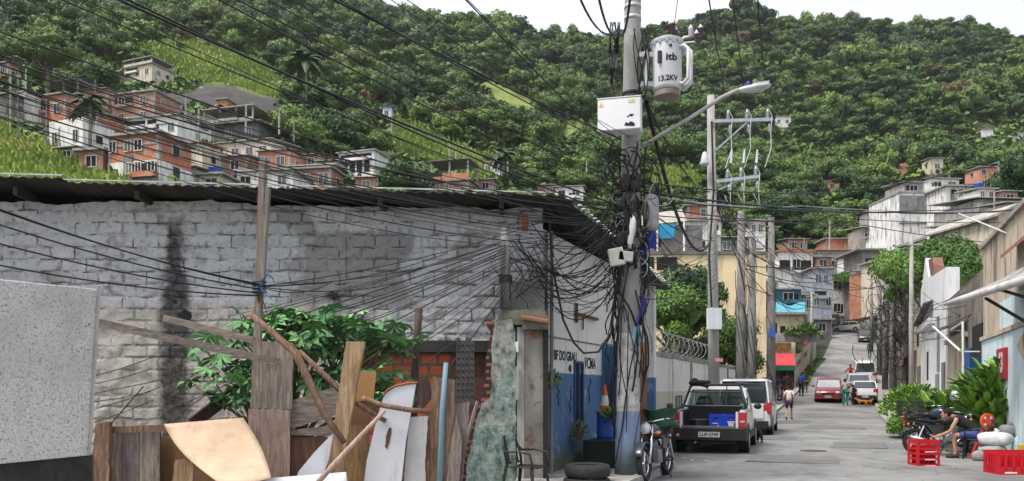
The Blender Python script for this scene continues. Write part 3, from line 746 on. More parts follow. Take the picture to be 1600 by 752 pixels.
def wallgrid(x0, x1, zb, nu, nv):
    zt = lambda X_: float(np.interp(X_, *zip(*tops)))
    f = lambda u, v: (x0 + (x1 - x0) * u, 13 + .05 * mn.noise(Vector(((x0 + (x1 - x0) * u) * 4.5, v * 18, 1))) + .02 * mn.noise(Vector(((x0 + (x1 - x0) * u) * 11, v * 45, 4))) + .05 * mn.noise(Vector(((x0 + (x1 - x0) * u) * .8, v * 3, 8))), zb + (zt(x0 + (x1 - x0) * u) - zb) * v)
    g.grid(f, nu, nv); return g
wallgrid(-15, -2.7, 0, 420, 130); wallgrid(-2.7, .5, 2.28, 110, 56)
g.bbox(-15, .5, 13.06, 13.2, 2.4, 4.36); g.bbox(-15, -2.7, 13.06, 13.2, 0, 2.398)
g.build('front_wall', WALL, wh, smooth=True)
bk = bricks('exposed_orange_brick', (.5, .14, .06), (.12, .1, .09), .29, .19, .022, (.36, .09, .045), wear=(.05, .045, .04), wamt=.75)
g = MB(); g.bbox(-2.7, .5, 13.12, 13.25, 0, 2.3); g.build('brick_infill', bk, wh)
g = MB(); g.bbox(-2.72, .5, 12.97, 13.115, 2.1, 2.285); g.build('lintel', M('sooty_lintel', (.055, .05, .048), (.03, .028, .027), 3, .95, .4), wh)
for hx, hz, hr in ((-2.89, 3.02, .075), (-5.28, 2.70, .10)):
    g = MB(); r_ = random.Random(3); g.prism([(hx + hr * r_.uniform(.7, 1.25) * math.cos(k * .57), 12.925, hz + hr * r_.uniform(.6, 1.05) * math.sin(k * .57)) for k in range(11)], (0, .05, 0)); g.build('hole', VOID, wh)
# roof
def rz_(X, Y): return 4.72 - .027 * (X + 8) - .06 * (Y - 12.35)
def roofsheet(x0, x1, dz, y0, side=True):
    g = MB(); N = int((x1 - x0) / .045); top = []
    for i in range(N + 1):
        X = x0 + (x1 - x0) * i / N; top.append((X, .012 * math.sin(X * 2 * math.pi / .18)))
    vs = []; 
    for X, c in top:
        ye = y0 + .03 * mn.noise(Vector((X * .9, 1, 1)))
        yb = 19.7
        for yy in (ye, yb): vs.append((X, yy, rz_(X, yy) + c + dz)); 
        for yy in (ye, yb): vs.append((X, yy, rz_(X, yy) + c + dz - .012))
    f = []
    for i in range(N):
        a, b_ = i * 4, (i + 1) * 4
        f += [(a, b_, b_ + 1, a + 1), (a + 2, a + 3, b_ + 3, b_ + 2), (a, a + 2, b_ + 2, b_)]
    g.add(vs, f); return g
# the sheet ends on a slant along the street side: clip right border by moving points
def slant(g, off):
    out = []
    for p in g.v:
        lim = -5.0 + off + SL * p.y
        out.append(Vector((min(p.x, lim), p.y, p.z)))
    g.v = out; return g
roofsheet(-15, -6.9, .05, 12.3).build('roof_sheet', ROOFM, wh)
g = MB()
xx = -7.0
vs = []; N = 330
for i in range(N + 1):
    for j in range(14):
        yy = 12.35 + j * .57
        xr = -5.0 + .55 + SL * yy; X = -7 + (xr + 7) * i / N
        vs.append((X, yy, rz_(X, yy) + .012 * math.sin(X * 2 * math.pi / .18 if j == 0 or i < N else 0) + (.02 * math.sin(yy * 30) if i == N else 0)))
f = [(i * 14 + j, (i + 1) * 14 + j, (i + 1) * 14 + j + 1, i * 14 + j + 1) for i in range(N) for j in range(13)]
g.add(vs, f); g.build('roof_sheet', ROOFM, wh, thick=.012)
# pale scalloped rim: highlight on the sheets' lit edge, painted as colour
rim = M('lit_sheet_rim', (.5, .5, .48), (.3, .3, .29), 4, .6, .1)
g = MB(); g.beam((-15, 12.27, rz_(-15, 12.27) + .085), (-6.9, 12.27, rz_(-6.9, 12.27) + .085), .02, .022); g.beam((-6.9, 12.3, rz_(-6.9, 12.3) + .03), (.6, 12.3, rz_(.6, 12.3) + .03), .02, .02); g.build('roof_lit_edge', rim, wh)
for k in range(34):
    yy = 12.6 + k * .19; X = -5 + .6 + SL * yy
    g = MB(); g.ell((X, yy, rz_(X, yy) + .035), (.045, .045, .03), 6, 4); g.build('sheet_lit_edge', rim, wh)
# rafters under the overhang
for k in range(8):
    X = -13.5 + k * 1.9
    g = MB(); g.bbox(X, X + .07, 12.5, 13.0, rz_(X, 12.7) - .16, rz_(X, 12.7) - .04); g.build('rafter', ROOFM, wh)
g = MB(); g.bbox(-15, -14.8, 13.2, 19.3, 0, 4.3); g.bbox(-15, 3.1, 19.3, 19.45, 0, 4.0); g.build('back_wall', DGR, wh)
# street front
def FA(u, z, out=0.0): return WO + SD * u + SN * out + Vector((0, 0, z))
def fbox(g, u0, u1, z0, z1, o0, o1):
    return g.prism([FA(u0, z0, o0), FA(u1, z0, o0), FA(u1, z0, o1), FA(u0, z0, o1)], (0, 0, z1 - z0))
def bands(name, stops, dirt=(.09, .09, .08), graf=None):
    m, n, b = _new(name); tc = n.nodes.new('ShaderNodeTexCoord'); O = tc.outputs['Object']; s = _xyz(n, O)
    nn = _noise(n, O, 3, 8, .7); zz = _math(n, 'MULTIPLY_ADD', nn, .05, s[2])
    c = None
    for lim, col in stops:
        c = tuple(col) if c is None else _mix(n, _step(n, zz, lim - .008, lim + .008), c, col)
    vs = _noise(n, _coord(n, (3, 3, .35)), 2.0, 8, .7)
    c = _mix(n, _math(n, 'MULTIPLY', _step(n, vs, .5, .7), .6), c, dirt)
    c = _mix(n, _math(n, 'MULTIPLY', _step(n, _noise(n, O, 2.2, 9, .75), .55, .63), .55), c, (.42, .40, .38))
    lo = _math(n, 'MULTIPLY', _step(n, _math(n, 'MULTIPLY_ADD', nn, .7, s[2]), 1.05, .55), .75)
    c = _mix(n, lo, c, (.085, .095, .07))
    n.links.new(c, b.inputs['Base Color']); b.inputs['Roughness'].default_value = .85; b.inputs['Specular IOR Level'].default_value = .25
    _bump(n, b, nn, .5, .02); return m
FAC = bands('painted_front', [(0, (.075, .155, .30)), (1.80, (.66, .65, .63))])
g = MB()
for a in ((0, 1.6, 0, 4.1), (2.05, 3.4, 0, 4.1), (1.6, 2.05, 0, .66), (1.6, 2.05, 1.97, 4.1), (3.4, 4.6, 2.35, 4.1), (4.6, 7.1, 0, 4.1)): fbox(g, *a, -.2, 0)
g.build('street_wall', FAC, wh)
g = MB(); fbox(g, 6.9, 7.1, 0, 4.15, .003, .25); g.build('end_pilaster', FAC, wh)
g = MB(); fbox(g, 1.6, 2.05, .66, 1.97, -.12, -.09); wn = g.build('window', M('navy_paint', (.03, .06, .13), (.02, .04, .08), 4, .6, .2), wh)
g = MB()
for a in ((1.56, 1.6, .62, 2.01), (2.05, 2.09, .62, 2.01), (1.6, 2.05, 1.97, 2.01), (1.6, 2.05, .62, .66), (1.81, 1.84, .66, 1.97)): fbox(g, *a, -.02, .03)
g.build('window_frame', M('dark_blue_frame', (.04, .08, .16), None, 4, .6, .2), wn)
NAVY = M('worn_blue_door', (.055, .15, .27), (.035, .09, .17), 3, .6, .25, dirt=(.1, .1, .09), stretch=(3, 3, .5))
g = MB(); g.prism([FA(3.36, .05, 0), FA(3.40, .05, .01), FA(3.30, .05, .36), FA(3.26, .05, .35)], (0, 0, 2.25)); dr = g.build('door', NAVY, wh)
for zz in (.35, 1.15, 1.95):
    g = MB(); g.beam(FA(3.33, zz, .04), FA(3.25, zz, .33), .02, .05); g.build('door_rail', NAVY, dr)
g = MB()
fbox(g, 3.33, 3.4, 0, 2.42, .003, .06); fbox(g, 4.6, 4.67, 0, 2.42, .003, .06); fbox(g, 3.4, 4.6, 2.35, 2.42, .003, .06); g.build('door_frame', NAVY, wh)
g = MB(); fbox(g, 3.2, 4.8, -.02, .13, -.2, .3); g.build('door_step', conc, wh)
g = MB(); fbox(g, .05, 3.3, 2.36, 2.385, .002, .012); g.build('string_course', DGR, wh)
g = MB(); fbox(g, 0, 7.1, 0, .32, .003, .05); g.build('plinth', M('mossy_plinth', (.13, .14, .1), (.07, .08, .05), 4, .9, .5), wh)
g = MB(); rst = M('rusty_steel', (.16, .07, .045), (.09, .05, .035), 6, .8, .3)
g.beam(FA(1.6, 2.86, .04), FA(2.9, 2.86, .05), .05, .05); g.beam(FA(1.62, 2.7, .04), FA(1.62, 3.05, .04), .05, .05); g.beam(FA(2.0, 2.6, .04), FA(2.0, 2.86, .04), .03, .03); g.build('steel_bracket', rst, wh)
ink = M('black_spray_paint', (.02, .02, .022), None, 4, .8, 0)
text('BF DO GRAU', .23, ink, FA(1.12, 2.07, .006), SD, (0, 0, 1), wh, 'graffiti', .001, bold=.006, wx=.9)
text('40', .17, ink, FA(1.35, 1.86, .006), SD, (0, 0, 1), wh, 'graffiti', .001, bold=.006)
text('VCMA', .30, ink, FA(2.55, 1.98, .006), SD, (0, 0, 1), wh, 'graffiti', .001, bold=.004, wx=.85)
for (u, z) in ((.7, 1.45), (2.5, 1.45), (1.35, 1.3)):
    g = MB(); r_ = random.Random(int(u * 100)); pts = [FA(u + r_.uniform(-.06, .1), z + .25 - k * .06, .008) for k in range(9)]; g.tube(pts, .009, 4); g.build('graffiti', ink, wh)
g = MB()
for (o, u) in ((.05, .03), (.16, -.02), (.05, .3)): g.cyl(FA(u, .1 if o > .1 else .3, o), FA(u, 4.05, o), .028 if u < .2 else .015, n=6)
g.build('drain_pipe', DGR, wh)
g = MB(); g.bbox(.16, .26, 12.93, 12.965, 4.06, 4.32); g.build('air_brick', bk, wh)
# steel rods leaning on the wall
rod = M('rusted_rod', (.07, .055, .05), (.04, .035, .03), 8, .8, 0)
ROD = [((147, 588), (240, 558)), ((147, 600), (238, 576)), ((147, 615), (305, 580)), ((147, 640), (250, 605)), ((147, 660), (240, 625)), ((262, 608), (345, 560)), ((262, 622), (372, 565)), ((262, 640), (380, 590)), ((262, 655), (330, 612)), ((255, 596), (395, 555)), ((147, 628), (236, 612))]
for (a, b_) in ROD:
    g = MB(); A_, B_ = P(*a, 12.88), P(*b_, 12.9); mid_ = (A_ + B_) / 2 - Vector((0, 0, .02)); g.tube([A_, mid_, B_], .008, 5)
    one('steel_rod', 'thin rusty rod in the slanting row on the cream part of the wall', 'rod', g, rod, A_, 'rusty rods on the lower wall')

# ------------------------------------------------------------------ doorway pier, green wall stub
por = thing('entrance', 'narrow weathered doorway with mossy tiled cap beside the painted front', 'doorway', P(828, 770, 12.3) * 1)
por.location.z = 0
off_w = M('chalky_white_board', (.45, .44, .42), (.33, .32, .31), 4, .85, .3, dirt=(.1, .09, .08), stretch=(3, 3, .6))
moss = M('mossy_cement', (.17, .175, .13), (.07, .075, .05), 5, .95, .7, dirt=(.05, .05, .04))
def slab_px(g, x0, y0, x1, y1, Y, th):
    a, b_ = P(x0, y1, Y), P(x1, y0, Y); return g.bbox(a.x, b_.x, Y, Y + th, a.z, b_.z)
g = MB(); slab_px(g, 808, 511, 819, 762, 12.3, .1); g.build('door_frame', off_w, por)
g = MB(); slab_px(g, 849, 516, 857, 762, 12.32, .3); g.build('dark_post', M('charred_post', (.035, .033, .03), (.02, .02, .02), 4, .9, .4), por)
m, n, b = _new('flaking_panel'); O = _coord(n); f1 = _noise(n, O, 2.2, 9, .7)
c = _ramp(n, f1, [(.40, (.28, .12, .07)), (.46, (.30, .28, .23)), (.6, (.40, .38, .31)), (.7, (.17, .16, .12))]); n.links.new(c, b.inputs['Base Color']); b.inputs['Roughness'].default_value = .9; _bump(n, b, f1, .6, .02)
g = MB(); slab_px(g, 819.5, 514, 848.5, 762, 12.42, .08); g.build('door_panel', m, por)
g = MB(); slab_px(g, 816, 500, 857, 515, 12.2, .5); g.build('lintel', moss, por)
g = MB(); a_ = P(772, 506, 12.2); b_ = P(857, 487, 12.2)
g.prism([(a_.x, 12.25, a_.z), (b_.x, 12.25, a_.z - .02), (b_.x, 12.25, a_.z + .06), (.5, 12.25, b_.z + .06), (a_.x + .35, 12.25, b_.z + .03), (a_.x + .1, 12.25, a_.z + .17)], (0, .6, 0)); g.build('cap', moss, por)
for k in range(9):
    g = MB(); p = P(817 + k * 4.6, 497 + k * .7, 12.12); g.cyl(p, p + Vector((.02, .3, .06)), .026, .03, 7); g.build('roof_tile', TILE, por)
g = MB(); slab_px(g, 768, 508, 807, 762, 12.5, .35); g.build('pier', moss, por)
g = MB(); slab_px(g, 784, 440, 850, 492, 12.65, .3); g.build('pier_top', M('sooty_block', (.16, .16, .155), (.08, .08, .075), 3, .95, .6), por)
g = MB(); slab_px(g, 800, 573, 811, 625, 12.15, .14); one('meter_box', 'small pale metal meter box fixed beside the weathered door', 'meter box', g, M('meter_paint', (.42, .42, .36), (.3, .3, .26), 4, .7, .2), P(805, 600, 12.2))
g = MB(); slab_px(g, 803, 534, 810, 550, 12.24, .05); one('notice', 'small white notice pinned above the meter box', 'notice', g, WHT, P(806, 542, 12.2))
# broken green rendered wall
m, n, b = _new('green_render'); O = _coord(n, (1, 1, .8)); f1 = _noise(n, O, 5.5, 10, .75); f2 = _noise(n, O, 1.3, 5)
c = _ramp(n, f1, [(.36, (.06, .07, .065)), (.47, (.20, .30, .255)), (.56, (.36, .42, .38)), (.66, (.50, .52, .48))])
c = _mix(n, .6, c, _ramp(n, _noise(n, O, 26, 6, .8), [(.36, (.25, .27, .26)), (.6, (1.1, 1.1, 1.1))]), 'MULTIPLY'); c = _mix(n, _step(n, f2, .48, .62), c, _ramp(n, f1, [(.4, (.08, .08, .07)), (.6, (.36, .35, .31))])); n.links.new(c, b.inputs['Base Color']); b.inputs['Roughness'].default_value = .95; _bump(n, b, f1, 1, .05)
GW = m
def outline(pts, Y, jit=0, seed=1, step=6):
    r_ = random.Random(seed); out = []
    for i in range(len(pts)):
        a, b_ = Vector(pts[i]), Vector(pts[(i + 1) % len(pts)]); k = max(1, int((b_ - a).length / step)) if jit else 1
        for j in range(k):
            q = a.lerp(b_, j / k); out.append(P(q.x + r_.uniform(-jit, jit), q.y + r_.uniform(-jit, jit), Y))
    return out
gwt = thing('broken_wall', 'broken stub of wall with flaking green render and raw bricks along its edge', 'wall', Vector((-.25, 11.4, 0)))
g = MB(); g.prism(outline([(800, 500), (772, 503), (770, 520), (768, 560), (766, 622), (752, 632), (742, 660), (738, 690), (728, 735), (727, 772), (806, 772), (806, 520)], 11.4, 1.6, 4, 9), (0, .17, 0)); g.build('render_face', GW, gwt)
bk2 = bricks('broken_brick_edge', (.36, .12, .09), (.03, .028, .026), .19, .1, .03, (.24, .09, .07), wear=(.06, .05, .045), wamt=.6)
g = MB(); g.prism(outline([(775, 500), (762, 500), (764, 540), (758, 600), (752, 628), (736, 640), (728, 690), (716, 735), (712, 772), (750, 772), (768, 640)], 11.45, 3.0, 8, 10), (0, .14, 0)); g.build('brick_core', bk2, gwt)
# pole stub standing on the pier
t = thing('concrete_stub_pole', 'short round concrete pole stub gathering cables above the doorway pier', 'pole', P(790, 478, 12.45))
CPOLE = M('pole_concrete', (.36, .35, .33), (.24, .235, .225), 3, .9, .4, dirt=(.1, .095, .09), stretch=(1, 1, .35))
CPOLE_D = M('grimy_pole_concrete', (.22, .21, .2), (.12, .115, .11), 3, .9, .4, dirt=(.05, .05, .05), stretch=(1, 1, .35))
g = MB(); g.cyl(P(790, 482, 12.45), P(789, 360, 12.45), .085, .07, 12); g.build('shaft', CPOLE_D, t, smooth=True)
g = MB(); g.cyl(P(789, 362, 12.45), P(789, 354, 12.45), .075, .05, 10); g.build('cap', CPOLE_D, t)
g = MB(); g.cyl(P(790, 442, 12.45), P(790, 430, 12.45), .11, .1, 10); g.build('cable_wrap', M('black_rubber', (.018, .018, .019), (.012, .012, .012), 6, .6, .1), t)
RUB = MATS['black_rubber']

# ------------------------------------------------------------------ yard rubbish and boards in front
W1 = wood('grey_weathered_wood', (.33, .28, .24), (.19, .155, .13)); W2 = wood('brown_bark_wood', (.30, .20, .13), (.15, .09, .06))
W3 = wood('straw_wood', (.42, .31, .19), (.27, .18, .10)); W4 = wood('dark_wet_wood', (.12, .085, .06), (.06, .045, .035))
W5 = wood('mauve_grey_board', (.26, .21, .20), (.15, .12, .115)); W1H = wood('grey_weathered_plank', (.30, .26, .225), (.18, .15, .13), True)
WP = M('white_laminate', (.56, .57, .60), (.46, .47, .50), 1.5, .55, .1, dirt=(.24, .22, .2), damt=.85)
CB = M('cardboard', (.52, .38, .27), (.42, .30, .205), 2.6, .9, .35, dirt=(.32, .23, .16), damt=.6); CBD = M('brown_cardboard', (.20, .115, .055), (.13, .075, .038), 2, .9, .2)
def board(name, label, pts, mat, th=.025, cat='board', group=None, jit=0, extra=None):
    pp = []; Y0 = pts[0][2]
    if jit:
        r_ = random.Random(len(label)); n_ = len(pts)
        for i in range(n_):
            a, b_ = pts[i], pts[(i + 1) % n_]; L_ = math.hypot(a[0] - b_[0], a[1] - b_[1]); k = max(1, int(L_ / 9))
            for j in range(k):
                q = [a[c_] + (b_[c_] - a[c_]) * j / k for c_ in range(3)]; e = jit if j else 0
                pp.append(P(q[0] + r_.uniform(-e, e), q[1] + r_.uniform(-e, e), q[2]))
    else: pp = [P(*q) for q in pts]
    g = MB(); g.prism(pp, (0, th, 0))
    lo = min(pp, key=lambda p: p.z)
    return one(name, label, cat, g, mat, lo, group)
# depth 9: ground shows at y = 816
board('wood_panel', 'dull brown wooden fence panel at the left beside the dark plinth', [(168, 668, 9.2), (250, 664, 9.2), (250, 818, 9.2), (168, 818, 9.2)], W2, .03)
t = tag(MB().build('x', W1), None); bpy.data.objects.remove(t)
fp = thing('board_fence', 'low fence of grey brown boards with a worn top rail', 'fence', P(210, 816, 9.0))
for k, (a, c_) in enumerate(((166, 190), (191, 217), (218, 249))):
    g = MB(); g.prism([P(a, 676, 9.05), P(c_, 675, 9.05), P(c_, 816, 9.05), P(a, 816, 9.05)], (0, .02, 0)); g.build('plank', (W1, W5, W1)[k], fp)
g = MB(); g.beam(P(160, 672, 9.0), P(262, 669, 9.0), .03, .075, up=(0, 0, 1)); g.build('top_rail', W2, fp)
board('wooden_post', 'split brown stake at the left end of the low board fence', [(150, 662, 8.9), (171, 659, 8.9), (169, 816, 8.9), (133, 816, 8.9)], W2, .07, 'post', jit=1.2)
board('cardboard', 'dark brown cardboard box side hanging in the gap behind the pale sheet', [(250, 682, 9.3), (330, 676, 9.3), (372, 720, 9.3), (374, 818, 9.3), (250, 818, 9.3)], CBD, .012, 'cardboard')
board('board', 'short straw coloured offcut standing at the bottom below the pale sheet', [(274, 719, 8.7), (306, 713, 8.7), (290, 822, 8.7), (258, 822, 8.7)], W3, .03, jit=.8)
# bent pale sheet
g = MB()
def sheet(u, v):
    top = Vector((256 + 124 * u, 663 - 10 * u)); bot = Vector((338 + 86 * u, 752 - 6 * u + 6 * math.sin(u * 3)))
    q = top.lerp(bot, v); q.x += -12 * math.sin(v * math.pi) * (1 - u) + 6 * math.sin(v * math.pi) * u
    return P(q.x, q.y, 9.0 - .95 * v ** 1.3 - .10 * math.sin(u * math.pi))
g.grid(sheet, 14, 14)
one('plywood_sheet', 'pale tan flexible sheet bent over the rubbish pile', 'sheet', g, CB, P(340, 755, 8.3), smooth=True, thick=.006)
board('wide_board', 'tall wide grey board nailed in two lengths, upper greyer half with the plank end', [(395, 532, 9.25), (458, 536, 9.25), (456, 640, 9.25), (391, 638, 9.25)], W1, .03, jit=.8)
board('wide_board', 'lower browner half of the tall wide board right of the pale sheet', [(388, 639, 9.2), (453, 641, 9.2), (452, 818, 9.2), (386, 818, 9.2)], wood('faded_brown_board', (.36, .27, .22), (.25, .18, .15)), .03)
def plank(name, label, a, b_, w, mat, h=.03, cat='plank', group=None):
    g = MB(); A_, B_ = P(*a), P(*b_); g.beam(A_, B_, h, w, up=(0, 0, 1)); return one(name, label, cat, g, mat, min((A_, B_), key=lambda p: p.z), group)
plank('plank', 'long thin grey plank sloping down from the speckled panel to the wide board', (152, 504, 8.7), (436, 566, 9.15), .085, W1H, .035)
plank('plank', 'shorter grey plank higher up, crossing in front of the sooty hole', (256, 497, 9.6), (396, 532, 9.5), .08, W1H, .035)
plank('beam', 'dark wet beam leaning up behind the leafy shrub', (300, 662, 10.6), (398, 588, 11.2), .16, W4, .08, 'beam')
plank('stick', 'thin crooked dark stick poking up from the low fence', (172, 664, 9.0), (224, 604, 9.3), .012, W4, .012, 'stick')
def branch(label, pts, r, mat, cat='branch'):
    g = MB(); pp = [P(*p) for p in pts]; g.tube(pp, r, 7); return one('branch', label, cat, g, mat, min(pp, key=lambda p: p.z), smooth=True)
branch('long rough brown pole falling from the split post to the rubbish', [(390, 490, 9.0), (425, 520, 8.95), (462, 552, 8.9), (480, 590, 8.85), (508, 650, 8.8), (538, 692, 8.75)], [.035, .04, .045, .045, .04, .03], W2, 'pole')
branch('brown branch crossing behind the stout leaning post', [(468, 548, 9.1), (500, 580, 9.1), (540, 618, 9.1), (572, 640, 9.05), (603, 658, 9.0)], [.02, .035, .035, .03, .03], W2)
branch('pale stripped stick rising from the bottom towards the white boards', [(495, 756, 8.4), (520, 728, 8.45), (560, 685, 8.55), (601, 642, 8.65)], [.028, .03, .026, .022], wood('pale_stick', (.45, .34, .27), (.33, .24, .19)), 'stick')
board('post', 'stout straw coloured post leaning right with a chipped top', [(541, 533, 8.9), (569, 534, 8.9), (540, 700, 8.9), (528, 818, 8.9), (498, 818, 8.9)], W3, .09, 'post', jit=.8)
board('board', 'upper grey board behind the long rough pole', [(453, 627, 9.3), (531, 602, 9.3), (528, 648, 9.3), (453, 671, 9.3)], W1H, .025)
board('board', 'greyer strip of board just under the upper grey board', [(453, 673, 9.28), (540, 662, 9.28), (540, 682, 9.28), (453, 680, 9.28)], W1H, .025)
board('board', 'reddish brown board below the grey strip', [(452, 683, 9.35), (548, 684, 9.35), (548, 818, 9.35), (452, 818, 9.35)], wood('reddish_board', (.27, .14, .09), (.16, .085, .06)), .02)
board('cardboard', 'orange brown cardboard piece behind the stout post', [(556, 582, 9.3), (588, 581, 9.3), (583, 626, 9.3), (556, 627, 9.3)], M('orange_card', (.38, .21, .09), (.3, .16, .07), 2, .9, .1), .01, 'cardboard')
board('cardboard', 'darker cardboard square under the orange brown piece', [(548, 626, 9.32), (582, 627, 9.32), (578, 664, 9.32), (546, 664, 9.32)], CBD, .01, 'cardboard')
board('board', 'ochre board standing between the stout post and the white boards', [(530, 666, 9.15), (578, 664, 9.15), (563, 818, 9.15), (520, 818, 9.15)], wood('ochre_board', (.33, .21, .10), (.23, .14, .07)), .02)
g = MB(); g.prism([P(521, 676, 8.8), P(513, 720, 8.8), P(498, 760, 8.8), P(455, 765, 8.8), P(467, 736, 8.8), P(492, 706, 8.8)][::-1], (0, .015, 0)); one('laminate_offcut', 'curved white laminate offcut at the foot of the rough pole', 'board', g, WP, P(480, 765, 8.8))
g = MB(); g.prism([P(415, 748, 8.6), P(540, 738, 8.6), P(545, 765, 8.5), P(412, 765, 8.5)][::-1], (0, .03, 0)); one('laminate_sheet', 'flat white sheet lying at the very bottom of the rubbish pile', 'sheet', g, WP, P(480, 765, 8.6))
# white door-like boards
wb = thing('white_board', 'large white laminate board with a torn brown hole, leaning left', 'board', P(600, 816, 9.05))
g = MB(); g.prism([P(*p, 9.0) for p in [(601, 616), (618, 605), (650, 600), (634, 690), (620, 818), (560, 818), (573, 720), (590, 650)]][::-1], (0, .03, 0)); g.build('face', WP, wb)
g = MB(); g.prism(outline([(607, 668), (612, 669), (609, 688), (605, 702), (601, 697), (604, 682)], 8.992, .8, 2, 5), (0, .006, 0)); g.build('torn_hole', M('torn_fibre', (.12, .07, .045), (.08, .045, .03), 8, .95, .4), wb)
g = MB(); pp = [P(*p, 8.99) for p in [(598, 618), (606, 609), (618, 603), (636, 599), (652, 598)]]; g.tube(pp, .012, 5); g.build('rotten_edge', M('rotten_edge', (.3, .11, .06), None, 8, .9, .3), wb)
board('white_board', 'narrow white board with stained right edge beside the holed one', [(640, 652, 9.05), (669, 650, 9.05), (664, 720, 9.05), (668, 818, 9.05), (624, 818, 9.05), (632, 740, 9.05)], M('stained_laminate', (.46, .46, .46), (.34, .33, .32), 2, .6, .1, dirt=(.2, .16, .12), damt=.8), .025, jit=.6)
branch('curved brown batten nailed across the white boards', [(566, 622, 8.9), (600, 634, 8.88), (635, 640, 8.86), (673, 644, 8.86)], [.028, .03, .03, .028], W2, 'batten')
board('bark_board', 'rough brown bark board right of the white boards', [(676, 588, 9.1), (692, 592, 9.1), (686, 700, 9.1), (684, 818, 9.1), (664, 818, 9.1), (668, 680, 9.1)], W2, .05, jit=1.6)
board('dark_board', 'dark broken board behind the bark board', [(655, 590, 9.25), (668, 586, 9.25), (676, 620, 9.25), (660, 640, 9.25), (650, 628, 9.25)], W4, .03, jit=1.5)
g = MB(); pp = [P(697, 567, 8.95), P(691, 640, 8.93), P(684, 818, 8.9)]; g.tube(pp, [.028, .03, .032], 8); one('blue_pipe', 'leaning pipe with faded blue paint between the bark boards', 'pipe', g, M('faded_blue_paint', (.10, .25, .33), (.20, .24, .25), 5, .7, .3, dirt=(.2, .17, .14), damt=.7), pp[-1], smooth=True)
board('board', 'brown plank right behind the faded blue pipe', [(700, 592, 9.15), (711, 594, 9.15), (710, 700, 9.15), (702, 818, 9.15), (690, 818, 9.15), (694, 660, 9.15)], wood('umber_board', (.24, .17, .13), (.14, .10, .08)), .03, jit=1)
board('board', 'mauve grey fence board with an empty bracket', [(712, 632, 9.2), (734, 628, 9.2), (728, 700, 9.2), (716, 818, 9.2), (700, 818, 9.2), (706, 700, 9.2)], W5, .03, jit=.6)
board('board', 'light grey narrow board left of the broken wall', [(713, 646, 9.12), (722, 690, 9.12), (712, 818, 9.12), (694, 818, 9.12), (700, 720, 9.12)], W1, .02, jit=.5)
plank('lath', 'thin grey lath leaning on the brick edge of the broken wall', (702, 780, 9.4), (746, 627, 9.7), .035, W1, .02, 'lath')
# dark perforated steel panel
pt = thing('perforated_panel', 'dark upright panel of perforated steel strips before the bricks', 'panel', P(726, 640, 10.6))
for k in range(4):
    g = MB(); x0 = 713 + k * 7.2; slab_px(g, x0, 528 + (k % 2) * 4, x0 + 6.2, 632, 10.6, .02); g.build('strip', M('sooty_steel', (.075, .07, .068), (.04, .038, .036), 6, .8, .4), pt)
    for j in range(9):
        g = MB(); p = P(x0 + 3, 540 + j * 10, 10.595); g.lathe([(.016, 0), (.016, .004), (0, .005)], p, 7, 'Y'); g.build('perforation', VOID, pt)
branch('thin grey upright post between the shrub and the perforated panel', [(655, 482, 11.3), (651, 540, 11.3), (648, 606, 11.3), (646, 700, 11.3)], [.055, .055, .055, .05], W4, 'post')
# split post with blue rope
sp = thing('split_post', 'tall old wooden post doubled with a second length, blue rope tied round it', 'post', P(404, 816, 9.6))
g = MB(); g.beam(P(411, 250, 9.6), P(402, 560, 9.6), .075, .075, w2=.09, h2=.08); g.beam(P(402, 560, 9.6), P(398, 818, 9.6), .09, .08); g.build('main_length', W1, sp)
g = MB(); g.beam(P(419, 294, 9.55), P(410, 438, 9.55), .07, .05); g.build('second_length', wood('grey_splint', (.30, .28, .24), (.18, .165, .14)), sp)
g = MB()
for k in range(4): g.ring(P(405.5, 441 + k * 5, 9.58), .075, .012, 'Z', 12, 5)
g.tube(sag(P(408, 446, 9.5), P(428, 440, 9.4), -.1, 8), .008, 5); g.tube(sag(P(408, 450, 9.5), P(424, 466, 9.4), .02, 6), .008, 5)
g.build('blue_rope', M('blue_rope', (.05, .10, .22), (.04, .07, .15), 9, .9, .3), sp)

# speckled panel on the dark plinth
m, n, b = _new('pebbledash'); O = _coord(n); f1 = _noise(n, O, 68, 3, .6); f2 = _noise(n, O, 1.2, 6)
c = _ramp(n, f1, [(.33, (.14, .14, .14)), (.42, (.40, .395, .385)), (.6, (.50, .49, .48)), (.75, (.58, .57, .56))])
c = _mix(n, _math(n, 'MULTIPLY', _step(n, f2, .46, .68), .55), c, (.33, .29, .26)); c = _mix(n, _math(n, 'MULTIPLY', _step(n, _noise(n, _coord(n, (1, 1, .3)), 3, 8, .7), .54, .7), .5), c, (.24, .23, .22)); c = _mix(n, _step(n, _noise(n, O, 16, 3, .5), .73, .76), c, (.05, .05, .05)); n.links.new(c, b.inputs['Base Color']); b.inputs['Roughness'].default_value = .9; _bump(n, b, f1, .6, .006)
pn = thing('wall_panel', 'pale speckled concrete panel standing on a dark plinth', 'panel', Vector((-3.3, 5.6, 0)))
A_, B_ = P(153, 452, 6.0), P(138, 712, 6.0); C_, D_ = P(-160, 420, 5.15), P(-160, 741, 5.15)
g = MB(); th = Vector((-.05, .14, 0)); g.prism([C_, A_, B_, D_][::-1], th); g.build('slab', m, pn, bevel=.008)
for z, k in ((0, 0),):
    g = MB(); g.tube([A_ + Vector((.004, -.004, .0)), B_ + Vector((.004, -.004, 0))], .006, 5); g.build('edge_trim', conc, pn)
g = MB(); lo = [Vector((q.x, q.y + .05, 0)) for q in (D_, B_)]; hi = [Vector((q.x, q.y + .05, q.z - .002)) for q in (D_, B_)]
g.prism([hi[0], hi[1], lo[1], lo[0]][::-1], th * .6); g.build('plinth', M('black_plastic_sheet', (.012, .012, .013), (.03, .03, .03), 12, .5, .6), pn)

